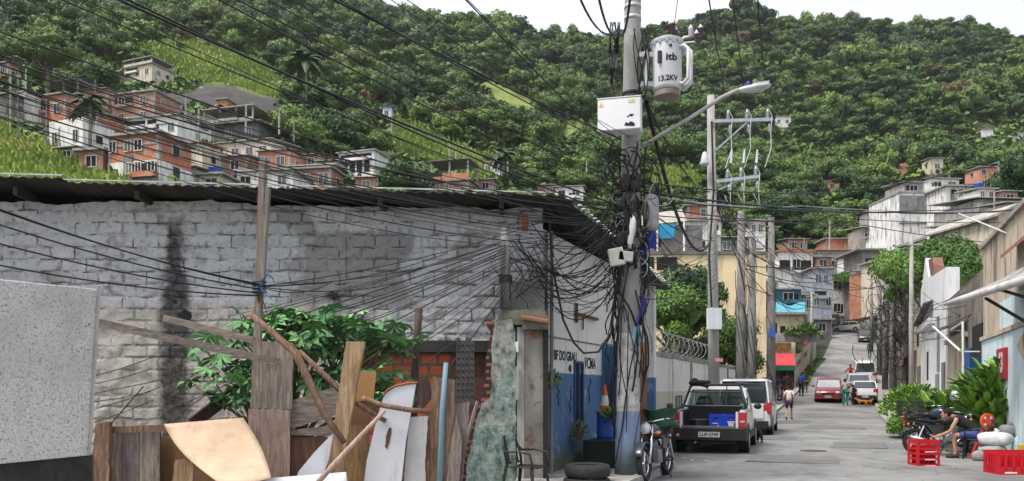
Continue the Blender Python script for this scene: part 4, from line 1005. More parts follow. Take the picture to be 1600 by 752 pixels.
# ------------------------------------------------------------------ big leaved shrub in the yard
LEAFG = leafmat('palmate_leaves', (.05, .15, .06), (.16, .32, .12), rand=False)
def palmate(c, r, yaw, pitch, roll, lobes=7):
    R3 = Matrix.Rotation(yaw, 3, 'Z') @ Matrix.Rotation(pitch, 3, 'X') @ Matrix.Rotation(roll, 3, 'Y'); vs = [Vector((0, 0, 0))]; fs = []
    for k in range(lobes):
        a = -2.35 + 4.7 * k / (lobes - 1); L_ = r * (1 - .35 * abs(a) / 2.35); wv = .17 * r
        d = Vector((math.sin(a), math.cos(a), 0)); e = Vector((d.y, -d.x, 0)); i = len(vs)
        vs += [d * L_ * .35 + e * wv * .6 + Vector((0, 0, .02 * r)), d * L_ * .68 + e * wv, d * L_ + Vector((0, 0, -.16 * r)), d * L_ * .68 - e * wv, d * L_ * .35 - e * wv * .6 + Vector((0, 0, .02 * r)), d * L_ * .5 - Vector((0, 0, .03 * r))]
        fs += [(0, i, i + 5, i + 4), (i, i + 1, i + 5), (i + 1, i + 2, i + 5), (i + 2, i + 3, i + 5), (i + 3, i + 4, i + 5)]
    return [R3 @ v + c for v in vs], fs
sh = thing('papaya_shrub', 'leafy shrub with big palmate leaves growing behind the boards', 'shrub', P(450, 740, 10.6))
pr = random.Random(12); g = MB(); st = MB(); tn = []; hb = P(455, 720, 10.8)
crowns = [((350, 380, 10.9), 3), ((470, 500, 10.8), 14), ((400, 520, 10.4), 5), ((440, 495, 10.6), 9), ((520, 505, 10.8), 12), ((575, 520, 10.7), 10), ((610, 540, 10.6), 5), ((480, 535, 10.3), 9), ((545, 545, 10.5), 8), ((400, 585, 10.3), 8), ((385, 620, 10.2), 8), ((350, 610, 10.5), 4), ((330, 550, 10.6), 3), ((430, 640, 10.4), 7), ((500, 590, 10.4), 7), ((595, 590, 10.5), 6), ((575, 620, 10.4), 4), ((440, 560, 10.4), 8), ((375, 512, 10.6), 4), ((310, 590, 10.6), 2), ((620, 525, 10.8), 3)]
for (c_, k) in crowns[1:]:
    for j in range(int(k * 1.8) + 1):
        p = P(c_[0] + pr.gauss(0, 20), c_[1] + pr.gauss(0, 11), c_[2] + pr.uniform(-.35, .35)); r = pr.uniform(.17, .30)
        vs, fs = palmate(p, r, pr.uniform(0, 6.28), pr.uniform(-.75, .25) - .2, pr.uniform(-.5, .5)); g.add(vs, fs); t0 = pr.random(); tn += [(t0, pr.random())] * len(fs)
        knot = P(c_[0] * .6 + 450 * .4, c_[1] + 55, c_[2]); st.tube(sag(knot, p, .03, 4), [.009, .008, .007, .006, .005], 4)
        if j == 0: st.tube([hb, hb.lerp(knot, .5) + Vector((0, 0, .1)), knot], [.035, .028, .015], 6)
fo_ = g.build('foliage', LEAFG, sh)
a_ = fo_.data.attributes.new('tint', 'FLOAT', 'FACE'); a_.data.foreach_set('value', [q[0] for q in tn]); a_ = fo_.data.attributes.new('hue', 'FLOAT', 'FACE'); a_.data.foreach_set('value', [q[1] for q in tn])
st.build('stem', M('green_stem', (.14, .17, .08), (.1, .1, .06), 6, .8, 0), sh)

# ------------------------------------------------------------------ things by the painted front
def tyre(label, c, R0=.27, r=.1, rot=(0, 0), group=None):
    t = thing('tyre', label, 'tyre', c, rot[0], group); m_ = M('old_tyre', (.035, .035, .034), (.02, .02, .02), 8, .8, .5)
    g = MB(); prof = [(R0 - .09, -.07), (R0, -.1), (R0 + .055, -.085), (R0 + .075, -.03), (R0 + .075, .03), (R0 + .055, .085), (R0, .1), (R0 - .09, .07), (R0 - .06, 0)]
    vs = []; n_ = 36; k = len(prof)
    for i in range(n_):
        a = 2 * math.pi * i / n_
        for (q, z) in prof:
            q2 = q + (.006 if (i % 2 and q > R0 + .05) else 0); vs.append((q2 * math.cos(a), q2 * math.sin(a), z))
    g.add(vs, [(i * k + j, ((i + 1) % n_) * k + j, ((i + 1) % n_) * k + (j + 1) % k, i * k + (j + 1) % k) for i in range(n_) for j in range(k)])
    g.build('carcass', m_, t, smooth=True, world=False)
    for z in (-.075, .075): g = MB(); g.ring((0, 0, z), R0 - .08, .012, 'Z', 28, 5); g.build('bead', m_, t, smooth=True, world=False)
    return t
tyre('worn black tyre on top of the stack by the painted front', P(918, 735, 12.0), .265)
tyre('worn black tyre at the bottom of the stack by the painted front', P(917, 735, 12.0) - Vector((.0, 0, .205)), .28)
def plastic_chair(name, label, loc, rz, mat, group=None):
    t = thing(name, label, 'chair', loc, rz, group)
    g = MB(); g.grid(lambda u, v: (-.22 + .44 * u, -.21 + .42 * v, .43 - .02 * math.sin(math.pi * u)), 8, 8); g.build('seat', mat, t, smooth=True, world=False, thick=.015)
    for sx in (-1, 1):
        for (y, y2) in ((-.2, -.25), (.2, .26)):
            g = MB(); g.beam((sx * .22, y, .43), (sx * .27, y2, 0), .045, .035, w2=.03, h2=.025); g.build('leg', mat, t, world=False)
        g = MB(); g.tube([(sx * .25, -.23, .42), (sx * .27, -.2, .62), (sx * .27, .0, .655), (sx * .265, .2, .64), (sx * .23, .25, .7)], .016, 6); g.build('armrest', mat, t, smooth=True, world=False)
    bk_ = lambda x, z: (x, .23 + (z - .43) * .22 - .10 * (x / .22) ** 2 * .5, z)
    g = MB(); g.tube([bk_(-.215, .43), bk_(-.23, .62), bk_(-.20, .78), bk_(-.1, .84), bk_(0, .855), bk_(.1, .84), bk_(.20, .78), bk_(.23, .62), bk_(.215, .43)], .018, 6); g.build('back_frame', mat, t, smooth=True, world=False)
    for k in range(7):
        x = -.165 + k * .055; g = MB(); g.beam(bk_(x, .47), bk_(x, .835 - abs(x) * .25), .03, .01, up=(0, 1, 0)); g.build('back_slat', mat, t, world=False)
    g = MB(); g.tube([bk_(-.21, .48), bk_(0, .47), bk_(.21, .48)], .014, 5); g.build('back_rail', mat, t, world=False)
    return t
BLKP = M('black_plastic', (.016, .016, .017), (.012, .012, .012), 4, .45, 0, spec=.5)
pc = P(822, 735, 11.3); pc.z = -.02
plastic_chair('plastic_chair', 'black plastic armchair standing before the weathered doorway', pc, R(62), BLKP)
g = MB(); A_ = P(960, 690, 14.2)
tb_ = thing('workbench', 'low black workbench beside the open door', 'bench', Vector((A_.x - .18, 14.2, 0)), YAW)
g.bbox(-.32, .32, -.25, .25, .56, .6); g.build('table_top', BLKP, tb_, world=False)
g = MB(); g.bbox(-.3, .3, -.22, .23, .18, .558); g.build('drawer_box', M('dark_green_metal', (.02, .035, .03), (.012, .018, .016), 4, .6, .1), tb_, world=False)
for sx in (-1, 1):
    for sy in (-1, 1): g = MB(); g.bbox(sx * .3 - .02, sx * .3 + .02, sy * .23 - .02, sy * .23 + .02, 0, .56); g.build('leg', BLKP, tb_, world=False)
# traffic cone hung by the door
cl = P(945, 644, 14.6)
cn = thing('traffic_cone', 'orange and white traffic cone standing on the blue drum by the door', 'cone', cl, 0)
OR = M('orange_plastic', (.75, .11, .03), (.6, .08, .025), 3, .55, 0); WHP = M('white_plastic', (.65, .65, .63), (.55, .55, .53), 4, .5, 0)
g = MB(); g.lathe([(.17, 0), (.17, .02), (.10, .03), (.082, .12)], (0, 0, 0), 16); g.lathe([(.052, .3), (.03, .44), (.02, .5), (0, .5)], (0, 0, 0), 16); g.build('body', OR, cn, world=False, smooth=False)
g = MB(); g.lathe([(.083, .12), (.053, .3)], (0, 0, 0), 16); g.build('reflective_band', WHP, cn, world=False)
g = MB(); q = cl.copy(); q.z = .6; g.lathe([(.13, 0), (.15, .04), (.15, .26), (.14, .28), (.15, .3), (.15, cl.z - .62), (.12, cl.z - .602), (0, cl.z - .601)], q, 18)
one('blue_drum', 'blue plastic drum under the traffic cone', 'drum', g, TANKB, q, smooth=False)
g = MB(); g.bbox(cl.x - .2, cl.x + .2, cl.y - .18, cl.y + .2, .0, .598); one('crate', 'dark battered crate carrying the blue drum', 'crate', g, M('dark_green_metal', (.02, .035, .03)), Vector((cl.x, cl.y, 0)), bevel=.01)
# small weed plants
def tuft(name, label, c, r, h, n_, mat, cat='plant', leaf=.05, seed=0, group=None, wide=.5, up=.35):
    t = thing(name, label, cat, c, 0, group); g_ = np.random.default_rng(seed + 50)
    d = g_.normal(size=(n_, 3)); d[:, 2] = np.abs(d[:, 2]); d /= np.linalg.norm(d, axis=1)[:, None]; k = g_.random(n_)[:, None] ** .4
    p = d * k * np.array([r, r, h]) + np.array([0, 0, .02])
    u = d + g_.normal(size=(n_, 3)) * .5; u[:, 2] = u[:, 2] * .6 + up; u /= np.linalg.norm(u, axis=1)[:, None]; v = np.cross(u, g_.normal(size=(n_, 3))); v /= np.linalg.norm(v, axis=1)[:, None]
    s = leaf * g_.uniform(.6, 1.4, n_)[:, None]
    q = np.stack([p, p + u * s + v * s * wide, p + u * s * 2.1, p + u * s - v * s * wide], 1)
    me = leaf_mesh('foliage', q, g_.random(n_), mat, None, g_.random(n_)); o = bpy.data.objects.new('foliage', me); COL.objects.link(o); o.parent = t
    g = MB()
    for j in range(6):
        a = j * 1.05; g.tube([(0, 0, -.02), (r * .3 * math.cos(a), r * .3 * math.sin(a), h * .45), (r * .6 * math.cos(a), r * .6 * math.sin(a), h * .75)], [.02, .014, .006], 4)
    g.build('stem', BARK, t, world=False); return t
LF_W = leafmat('weed_leaves', (.05, .10, .03), (.14, .24, .06), rand=False)
tuft('weed', 'small green weed growing by the cone at the open door', P(960, 655, 14.3), .2, .2, 160, LF_W, leaf=.045, seed=1)
tuft('weed', 'straggly weed hanging from the corner pipes of the painted front', P(860, 606, 13.05), .16, .3, 120, LF_W, leaf=.04, seed=2)
tuft('weed', 'dry mossy weed at the foot of the blue wall under the narrow window', P(905, 690, 14.2), .18, .35, 120, leafmat('dry_weed', (.10, .11, .05), (.18, .18, .09), rand=False), leaf=.04, seed=3)
# tall timber offcut by the main pole
g = MB(); slab_px(g, 1001, 545, 1011, 745, 13.9, .03); one('timber_board', 'tall rusty brown board standing behind the big utility pole', 'board', g, M('rust_brown', (.22, .10, .06), (.14, .075, .05), 3, .9, .3), P(1006, 745, 13.9))
g = MB(); slab_px(g, 998, 535, 1014, 552, 13.6, .04); one('sign_plate', 'small rusty orange plate above the tall brown board', 'plate', g, M('rusty_orange', (.4, .14, .05), (.22, .09, .05), 4, .85, .3), P(1004, 552, 13.6))
# ------------------------------------------------------------------ utility poles
STEEL = M('galvanised_steel', (.42, .44, .47), (.30, .32, .35), 4, .5, .1, metal=.3); INS = M('pale_insulator', (.55, .56, .58), (.45, .46, .48), 5, .3, 0, spec=.6)
INSD = M('brown_insulator', (.07, .03, .03), (.04, .02, .02), 5, .25, 0, spec=.6); BOXG = M('light_grey_paint', (.60, .61, .63), (.5, .51, .53), 2, .5, .05, dirt=(.3, .3, .3), damt=.3)
CAB = M('black_cable', (.014, .014, .015), (.01, .01, .01), 5, .6, 0, spec=.3); CABG = M('grey_cable', (.30, .31, .32), (.2, .2, .21), 5, .6, 0)
PB = Vector((1.87, 13.0, 0))
def PZ(y, Y=13.0): return EYE + (HY - y) / F * Y
PM = bands('painted_pole', [(0, (.16, .22, .33)), (1.17, (.40, .39, .37)), (2.42, (.27, .265, .25))], dirt=(.07, .068, .065))
up = thing('utility_pole', 'thick concrete utility pole with blue painted foot, wrapped in black cables', 'utility pole', PB)
g = MB(); pts = []; rs = []
for k in range(23):
    z = 10.6 * k / 22; pts.append((PB.x + .012 * z, 13, z)); rs.append(.205 - .0095 * z)
g.tube(pts, rs, 18); g.build('shaft', PM, up, smooth=True)
for yy in (12, 30, 148, 155, 282, 300, 392):
    z = PZ(yy); g = MB(); g.cyl((PB.x + .012 * z, 13, z - .03), (PB.x + .012 * z, 13, z + .03), .212 - .0095 * z, n=18); g.build('steel_band', STEEL if yy < 40 else CAB, up, smooth=True)
# posters on the shaft
def onshaft(name, z0, z1, a0, a1, mat, r=.006):
    def f(u, v):
        z = z0 + (z1 - z0) * v; rr_ = .205 - .0095 * z + r; a = a0 + (a1 - a0) * u; return (PB.x + .012 * z + rr_ * math.sin(a), 13 - rr_ * math.cos(a), z)
    g = MB(); g.grid(f, 8, 2); g.build(name, mat, up, smooth=True)
m, n, b = _new('torn_posters'); O = _coord(n); f1 = _noise(n, O, 9, 10, .8)
c = _ramp(n, f1, [(.36, (.12, .12, .125)), (.45, (.34, .33, .33)), (.58, (.50, .49, .48)), (.7, (.3, .29, .27))]); n.links.new(c, b.inputs['Base Color']); b.inputs['Roughness'].default_value = .9; _bump(n, b, f1, .6, .01)
onshaft('poster', 1.22, 2.40, -1.3, .9, m); onshaft('sticker', 2.2, 2.5, .25, .85, M('cyan_sticker', (.03, .33, .6), (.3, .45, .55), 9, .6, 0), .009)
# transformer
TX = Vector((2.5, 12.9, PZ(145)))
tf = thing('transformer', 'light grey pole mounted transformer marked 13.2KV', 'transformer', TX)
g = MB(); g.lathe([(0, -.02), (.22, -.02), (.25, 0), (.26, .03), (.26, .76), (.27, .76), (.285, .78), (.285, .82), (.2, .86), (0, .87)], TX, 28); tk = g.build('tank', BOXG, tf, smooth=True); tk.modifiers.new('e', 'EDGE_SPLIT').split_angle = R(40)
g = MB(); g.lathe([(.19, -.13), (.23, -.12), (.24, -.05), (.2, -.021)], TX, 24); g.build('base_ring', M('rusty_grey', (.28, .24, .22), (.18, .15, .13), 5, .7, .2), tf)
for k in range(14):
    a = k * 2 * math.pi / 14; g = MB(); p = TX + Vector((.275 * math.cos(a), .275 * math.sin(a), .77)); g.box(p, (.035, .03, .09)); g.build('lid_clamp', STEEL, tf)
def bushing(p, h, r, mat, capm, axis=Vector((0, 0, 1))):
    g = MB(); prof = [(r * .5, 0)]
    for k in range(6): z = h * (.08 + k * .13); prof += [(r * .55, z), (r, z + .015), (r * .55, z + .03)]
    prof += [(r * .5, h * .85)]
    rot = axis.to_track_quat('Z', 'X').to_matrix(); g.lathe(prof, p, 12, rot=rot); o = g.build('bushing', mat, tf, smooth=True)
    g = MB(); g.lathe([(r * .9, h * .82), (r * .85, h * .95), (r * .4, h * 1.12), (r * .15, h * 1.3), (0, h * 1.3)], p, 12, rot=rot); g.build('bushing_cap', capm, o)
bushing(TX + Vector((.08, -.05, .85)), .30, .075, INSD, INS); bushing(TX + Vector((.16, .12, .85)), .26, .06, INSD, INS)
for (dx, dy, dz) in ((.42, -.02, .93), (.60, .0, .95), (.50, -.12, .80)):
    g = MB(); g.tube([TX + Vector((.2, 0, .80)), TX + Vector((.3, dy, dz - .04)), TX + Vector((dx, dy, dz - .02))], .014, 6); g.build('insulator_arm', BOXG, tf)
    bushing(TX + Vector((dx, dy, dz - .03)), .16, .05, INSD if dx > .45 else INS, INS)
for k in range(4):
    a = -.75 + k * .35; d = Vector((math.cos(a), math.sin(a), 0)); g = MB(); g.tube([TX + d * .25 + Vector((0, 0, .66)), TX + d * .34 + Vector((0, 0, .68)), TX + d * .43 + Vector((0, 0, .6)), TX + d * .43 + Vector((0, 0, .12)), TX + d * .34 + Vector((0, 0, .04)), TX + d * .25 + Vector((0, 0, .06))], .03, 8)
    g.build('radiator_tube', BOXG, tf, smooth=True)
for zz in (.1, .6):
    g = MB(); g.bbox(PB.x + .1, TX.x - .2, 12.86, 12.98, TX.z + zz - .04, TX.z + zz + .04); g.build('mounting_bracket', BOXG, tf)
g = MB(); g.bbox(PB.x + .22, PB.x + .28, 12.8, 13.0, TX.z + .05, TX.z + .66); g.build('mounting_plate', BOXG, tf)
g = MB(); g.box(TX + Vector((-.17, -.22, .48)), (.07, .05, .2), rz=.6); g.build('tap_switch', M('dark_plastic_grey', (.05, .05, .055), None, 4, .5, 0), tf)
def wrap(s, size, zc, a0, wx=1.0):
    t_ = text(s, size, ink, (0, 0, 0), (1, 0, 0), (0, 0, 1), None, 'lettering', .0015, bold=size * .03, wx=wx); t_.parent = tf
    for v in t_.data.vertices:
        a = v.co.x / .262 + a0; r_ = .2635 - v.co.y; z = v.co.z + zc; v.co = (r_ * math.sin(a), -r_ * math.cos(a), z)
wrap('itb', .16, .47, .12, 1.25); wrap('13.2KV', .125, .12, -.15)
g = MB(); a = .05; g.lathe([(.0, 0), (.03, 0), (.03, .004), (0, .004)], TX + Vector((.262 * math.sin(a), -.268, .66)), 12, 'Y'); g.build('emblem', M('dark_plastic_grey', (.05, .05, .055)), tf)
for o_ in list(tf.children): pass
tf.scale = (.9, .9, .95)
# white cabinet
cb_ = thing('pole_cabinet', 'white metal cabinet with warning stickers strapped to the main pole', 'cabinet', P(971, 207, 12.6), R(-14))
g = MB(); g.bbox(-.36, .31, -.12, .17, 0, .5); g.build('case', M('white_enamel', (.72, .72, .74), (.66, .66, .68), 2, .45, 0), cb_, world=False, bevel=.01)
g = MB(); g.bbox(-.35, .30, -.135, -.122, .012, .488); g.build('door', MATS['white_enamel'], cb_, world=False)
g = MB(); g.bbox(-.37, .32, -.14, .18, .501, .515); g.build('rain_hood', MATS['white_enamel'], cb_, world=False)
yel = M('warning_yellow', (.75, .5, .05), None, 4, .6, 0)
g = MB(); g.prism([(-.34, -.137, .38), (-.26, -.137, .38), (-.30, -.137, .45)], (0, -.003, 0)); g.build('sticker', yel, cb_, world=False)
g = MB(); g.bbox(.12, .22, -.14, -.137, .41, .46); g.build('sticker', M('pale_yellow', (.6, .6, .25), None, 4, .6, 0), cb_, world=False)
for q in ([(.10, .20), (.16, .235), (.21, .225), (.17, .19), (.14, .21), (.11, .18)], [(.06, .06), (.08, .11), (.13, .09), (.15, .12), (.2, .1), (.23, .06), (.2, .04), (.12, .05)]):
    g = MB(); g.prism([(x, -.1375, z) for x, z in q], (0, -.002, 0)); g.build('marking', ink, cb_, world=False)
g = MB(); g.bbox(-.02, .14, .172, .38, .2, .26); g.build('mounting_strap', STEEL, cb_, world=False)
# street lamp on its long arm
A_ = P(1003, 229, 13.0); B_ = P(1150, 142, 13.0)
sl = thing('street_lamp', 'long armed street lamp reaching out from the main pole', 'street lamp', A_)
g = MB(); g.tube([A_, A_.lerp(B_, .55), A_.lerp(B_, .85) + Vector((0, 0, .03)), B_, B_ + Vector((.12, 0, .02))], .032, 10); g.build('arm', CPOLE, sl, smooth=True)
hd = B_ + Vector((.05, 0, .01)); g = MB(); dx_ = Vector((1, 0, .13)).normalized()
def ring_(c_, w_, h_): return [c_ + Vector((0, math.cos(t_) * w_, math.sin(t_) * h_)) for t_ in np.linspace(0, 2 * math.pi, 12, endpoint=False)]
g.loft([ring_(hd, .05, .035), ring_(hd + dx_ * .06, .07, .045), ring_(hd + dx_ * .22, .11, .055), ring_(hd + dx_ * .45, .12, .03), ring_(hd + dx_ * .5, .08, .015)]); g.build('lamp_head', BOXG, sl, smooth=True)
for k in range(9):
    g = MB(); p = hd + dx_ * (.22 + k * .03) + Vector((0, 0, .052)); g.box(p, (.006, .18, .035)); g.build('cooling_fin', BOXG, sl)
g = MB(); g.lathe([(.03, 0), (.03, .05), (.02, .075), (0, .08)], hd + dx_ * .15 + Vector((0, 0, .045)), 10); g.build('photocell', M('blue_cap', (.04, .05, .35), None, 4, .4, 0), sl)
g = MB(); p = hd + dx_ * .3; g.box(p + Vector((0, 0, -.05)), (.2, .15, .01)); g.build('lens', M('milky_lens', (.6, .6, .6), None, 4, .3, 0), sl)
# closures and boxes on the pole
g = MB(); c_ = P(1017, 362, 12.9); g.lathe([(0, 0), (.08, .0), (.12, .04), (.13, .1), (.13, .5), (.11, .56), (.05, .6), (0, .6)], c_, 16); one('splice_canister', 'fat grey ribbed canister hanging right of the main pole', 'canister', g, M('canister_grey', (.30, .30, .31), (.18, .18, .19), 4, .6, .2, dirt=(.08, .08, .08)), c_, smooth=True)
g = MB(); g.tube([P(985, 388, 12.72), P(986, 380, 12.7), P(990, 342, 12.7), P(991, 333, 12.72)], [.03, .06, .055, .03], 10); one('splice_tube', 'long white tilted splice tube strapped to the main pole', 'splice tube', g, BOXG, P(985, 388, 12.72), smooth=True)
PBX = M('pale_beige_box', (.44, .45, .40), (.33, .34, .3), 4, .6, .1)
for (x, y, w_, h_, r_, lb) in ((963, 402, .24, .28, -.18, 'pale junction box tilted left on the main pole below the white cabinet'), (977, 401, .24, .16, .12, 'smaller pale junction box to the right of the tilted one')):
    c_ = P(x, y, 12.68); g = MB(); g.box(c_, (w_, .12, h_), ry=r_); one('junction_box', lb, 'junction box', g, PBX, c_ - Vector((0, 0, h_ / 2)), bevel=.015)
g = MB(); g.grid(lambda u, v: P(998 + 9 * u + 3 * math.sin(v * 5), 462 + 46 * v, 12.75 + .04 * math.sin(u * 6 + v * 4)), 6, 10); one('blue_rag', 'dark blue rag hanging on the main pole', 'rag', g, M('blue_rag', (.03, .035, .2), (.02, .02, .12), 8, .9, .2), P(1002, 508, 12.75), thick=.006)
g = MB(); g.grid(lambda u, v: P(1000 + 26 * u, 370 + 26 * v - 6 * u + 4 * math.sin(u * 7), 12.9 + .05 * math.sin(u * 6 + v * 4)), 8, 8); one('blue_bag', 'crumpled royal blue plastic bag caught in the cables', 'bag', g, M('royal_blue_bag', (.03, .05, .3), (.02, .03, .2), 5, .5, .3), P(1012, 396, 12.9), thick=.006)

# tangle wound round the pole
tg = random.Random(21); g = MB()
for k in range(78):
    z0 = tg.uniform(PZ(520), PZ(212)); a0 = tg.uniform(0, 6.28); n_ = tg.randint(6, 15); L_ = tg.uniform(.5, 2.2); sp_ = tg.uniform(-1.8, 1.8); r0 = tg.uniform(.19, .34)
    pts = []
    for j in range(n_):
        t_ = j / (n_ - 1); z = z0 - L_ * t_; a = a0 + sp_ * t_; rr_ = r0 + .06 * math.sin(t_ * 5 + k) + tg.uniform(-.015, .015)
        pts.append((PB.x + .012 * z + rr_ * math.cos(a), 13 + rr_ * math.sin(a), z))
    g.tube(pts, tg.choice((.006, .009, .012, .016)), 5)
for k in range(46):           # loops standing off
    c_ = P(tg.gauss(983, 16), tg.uniform(235, 440), 12.85 + tg.uniform(-.15, .3)); r0 = tg.uniform(.1, .32); tl = tg.uniform(-.8, .8); pts = []
    a0 = tg.uniform(0, 6.28); sw = tg.uniform(2.5, 6.5)
    for j in range(14):
        a = a0 + sw * j / 13; pts.append(c_ + Vector((r0 * math.cos(a), r0 * math.cos(a) * tl * .5, r0 * 1.25 * math.sin(a))))
    g.tube(pts, tg.choice((.006, .009, .012)), 5)
for k in range(26):
    p = P(tg.gauss(975, 22), tg.uniform(250, 330), 12.8); q = p + Vector((tg.uniform(-.5, .15), tg.uniform(-.2, .2), tg.uniform(-.1, .5))); g.tube([p, p.lerp(q, .5) + Vector((0, 0, .08)), q], .007, 4)
for k in range(16):     # blackened mass left of the shaft
    p = P(tg.gauss(978, 12), tg.uniform(275, 380), 12.75); g.ell(p, (tg.uniform(.04, .09), .06, tg.uniform(.06, .16)), 7, 5)
o = g.build('cable_tangle', CAB); tag(o, 'thick black tangle of coiled cables wound round the main pole', None, None, 'stuff')
g = MB()
for k in range(16):
    c_ = P(tg.gauss(988, 14), tg.uniform(300, 430), 12.75); r0 = tg.uniform(.1, .26); a0 = tg.uniform(0, 6.28); pts = []
    for j in range(12):
        a = a0 + 4.2 * j / 11; pts.append(c_ + Vector((r0 * math.cos(a), .03 * j / 11, r0 * math.sin(a))))
    g.tube(pts, .007, 4)
o = g.build('grey_cable_loops', CABG); tag(o, 'grey cable loops mixed into the black tangle', None, None, 'stuff')

# second pole with insulators
def utility(x0, Y, ytop, r, label, group=None, dark=False, arms=(), lean=0, name='utility_pole', zb=None):
    b_ = ST(x0, Y, road_z(Y) + .05 if zb is None else zb); t = thing(name, label, 'utility pole', b_, 0, group); zt = PZ(ytop, Y)
    g = MB(); g.tube([b_ - Vector((0, 0, .4)), b_.lerp(Vector((b_.x + lean, Y, zt)), .5), Vector((b_.x + lean, Y, zt))], [r * 1.15, r, r * .72], 12); g.build('shaft', CPOLE_D if dark else CPOLE, t, smooth=True)
    return t, Vector((b_.x + lean, Y, zt)), b_
t2, top2, b2 = utility(-4.32, 25.3, 150, .165, 'tall pale concrete pole carrying two insulator cross arms', lean=-.12)
def ins2(p, par, s=1.0):
    g = MB(); prof = [(.02, -.06)]
    for k in range(3): prof += [(.03, k * .07), (.075, k * .07 + .02), (.03, k * .07 + .04)]
    prof += [(.02, .26), (0, .27)]
    g.lathe([(a * s, b__ * s) for a, b__ in prof], p, 10); g.build('insulator', INS, par, smooth=True)
INSP = []
for (yy, xa, xb, name) in ((190, 1112, 1207, 'upper'), (284, 1118, 1186, 'lower')):
    pa, pb = P(xa, yy, 25.1), P(xb, yy - (3 if name == 'upper' else 8), 25.1)
    g = MB(); g.beam(pa, pb, .1, .1); g.build('cross_arm', STEEL, t2)
    g = MB(); g.beam(P(1118, yy + 45 if name == 'upper' else yy + 15, 25.15), pa.lerp(pb, .62), .05, .05); g.build('brace', STEEL, t2)
    for k in range(3):
        f_ = (.27, .58, .92)[k]; p = pa.lerp(pb, f_)
        ins2(p + Vector((0, 0, .08)), t2); ins2(p + Vector((.05, 0, -.36)), t2, .9); INSP.append(p + Vector((0, 0, .4)))
        g = MB(); g.tube([p + Vector((0, -.05, .35)), p + Vector((.12, -.05, .1)), p + Vector((.08, -.05, -.4)), p + Vector((.1, -.05, -.9)), p + Vector((-.1, -.05, -1.5 if name == 'upper' else -.5))], .013, 5); g.build('jumper', INS, t2)
for k in range(3):
    g = MB(); p = P(1142 + k * 20, 255, 25.05); g.cyl(p, p + Vector((.03, 0, .42)), .045, .03, 8); g.build('fuse_switch', INS, t2)
g = MB(); c_ = P(1101, 258, 25.0); g.lathe([(0, 0), (.13, 0), (.14, .05), (.10, .25), (.05, .4), (0, .42)], c_, 12); g.build('surge_arrester', INS, t2, smooth=True)
g = MB(); c_ = P(1116, 515, 24.95); g.bbox(c_.x - .22, c_.x + .22, 24.85, 25.05, c_.z, c_.z + .66); one('meter_cabinet', 'white meter cabinet strapped low on the pale insulator pole', 'cabinet', g, BOXG, c_, bevel=.01)
g = MB(); c_ = P(1121, 566, 25.0); g.bbox(c_.x - .1, c_.x + .13, 24.83, 24.87, c_.z, c_.z + .12); g.build('sticker', M('red_sticker', (.5, .06, .05), (.6, .5, .5), 14, .6, 0), t2)
g = MB(); q0 = Vector((b2.x, 25.06, 0)); g.tube([P(1112, 190, 25.05), P(1115, 300, 25.0), P(1108, 400, 25.0), P(1112, 480, 25.0)], .03, 6); g.build('down_cable', CAB, t2)
# ---- further poles
PL = []
for (x0, px, Y, yt, r, lb, dark) in ((-4.4, 1158, 33, 330, .2, 'cable choked grimy pole just left of the yellow wall corner pole pair', True), (-4.2, 1175, 35.5, 372, .19, 'blunt grey pole right beside the cable choked one', True), (-4.3, 1205, 43, 340, .22, 'dark pole at the right edge of the yellow building with a blue box', True),
                             (2.9, 1424, 38, 366, .11, 'slim bare pole standing before the leafy tree on the right', False), (3.0, 1395, 50, 430, .2, 'grey pole in the dark tangle left of the slim bare one', True), (2.7, 1374, 70, 452, .2, 'distant grimy pole on the right kerb', True), (-4.6, 1268, 75, 455, .12, 'thin pole by the curved wall', False), (2.6, 1362, 90, 430, .16, 'farthest kerb pole below the grey rooftops', True), (3.0, 1383, 60, 440, .2, 'pole carrying a small white plate on the right kerb', True)):
    X0 = (px - CX) / F * Y - SL * Y
    t_, top_, base_ = utility(X0, Y, yt, r, lb, dark=dark); PL.append(top_)
    if Y < 40 and px < 1300 or px == 1205:
        g = MB(); r_ = random.Random(px)
        for k in range(16):
            a = r_.uniform(0, 6.3); z = r_.uniform(2, top_.z); L_ = r_.uniform(.6, 2); g.tube([(base_.x + (r + .03) * math.cos(a + j * .3), Y + (r + .03) * math.sin(a + j * .3), z - L_ * j / 5) for j in range(6)], .014, 4)
        g.build('wound_cable', CAB, t_)
    g = MB(); g.beam(top_ + Vector((-.5, -.05, -.5)), top_ + Vector((.5, -.05, -.5)), .07, .07); g.build('cross_arm', STEEL if not dark else CPOLE_D, t_)
g = MB(); g.box(P(1206, 520, 42.6), (.25, .2, .45)); one('blue_box', 'small bright blue box on the dark pole by the yellow building', 'box', g, TANKB, P(1206, 532, 42.6))
g = MB(); g.box(P(1390, 465, 49.4), (.9, .1, .55)); one('white_plate', 'white rectangular plate high in the dark cable tangle', 'plate', g, WHT, P(1390, 472, 49.4))
g = MB(); g.cyl(P(1055, 640, 41), P(1055, 470, 41), .11, .09, 8); one('wooden_pole', 'thin bare wooden pole rising behind the razor wire', 'pole', g, W3, P(1055, 640, 41))
g = MB(); g.cyl(P(1498, 430, 50), P(1497, 355, 50), .06, .06, 6); one('rusty_rod', 'rusty red rod sticking up above the leafy tree', 'rod', g, rst, P(1498, 430, 50))
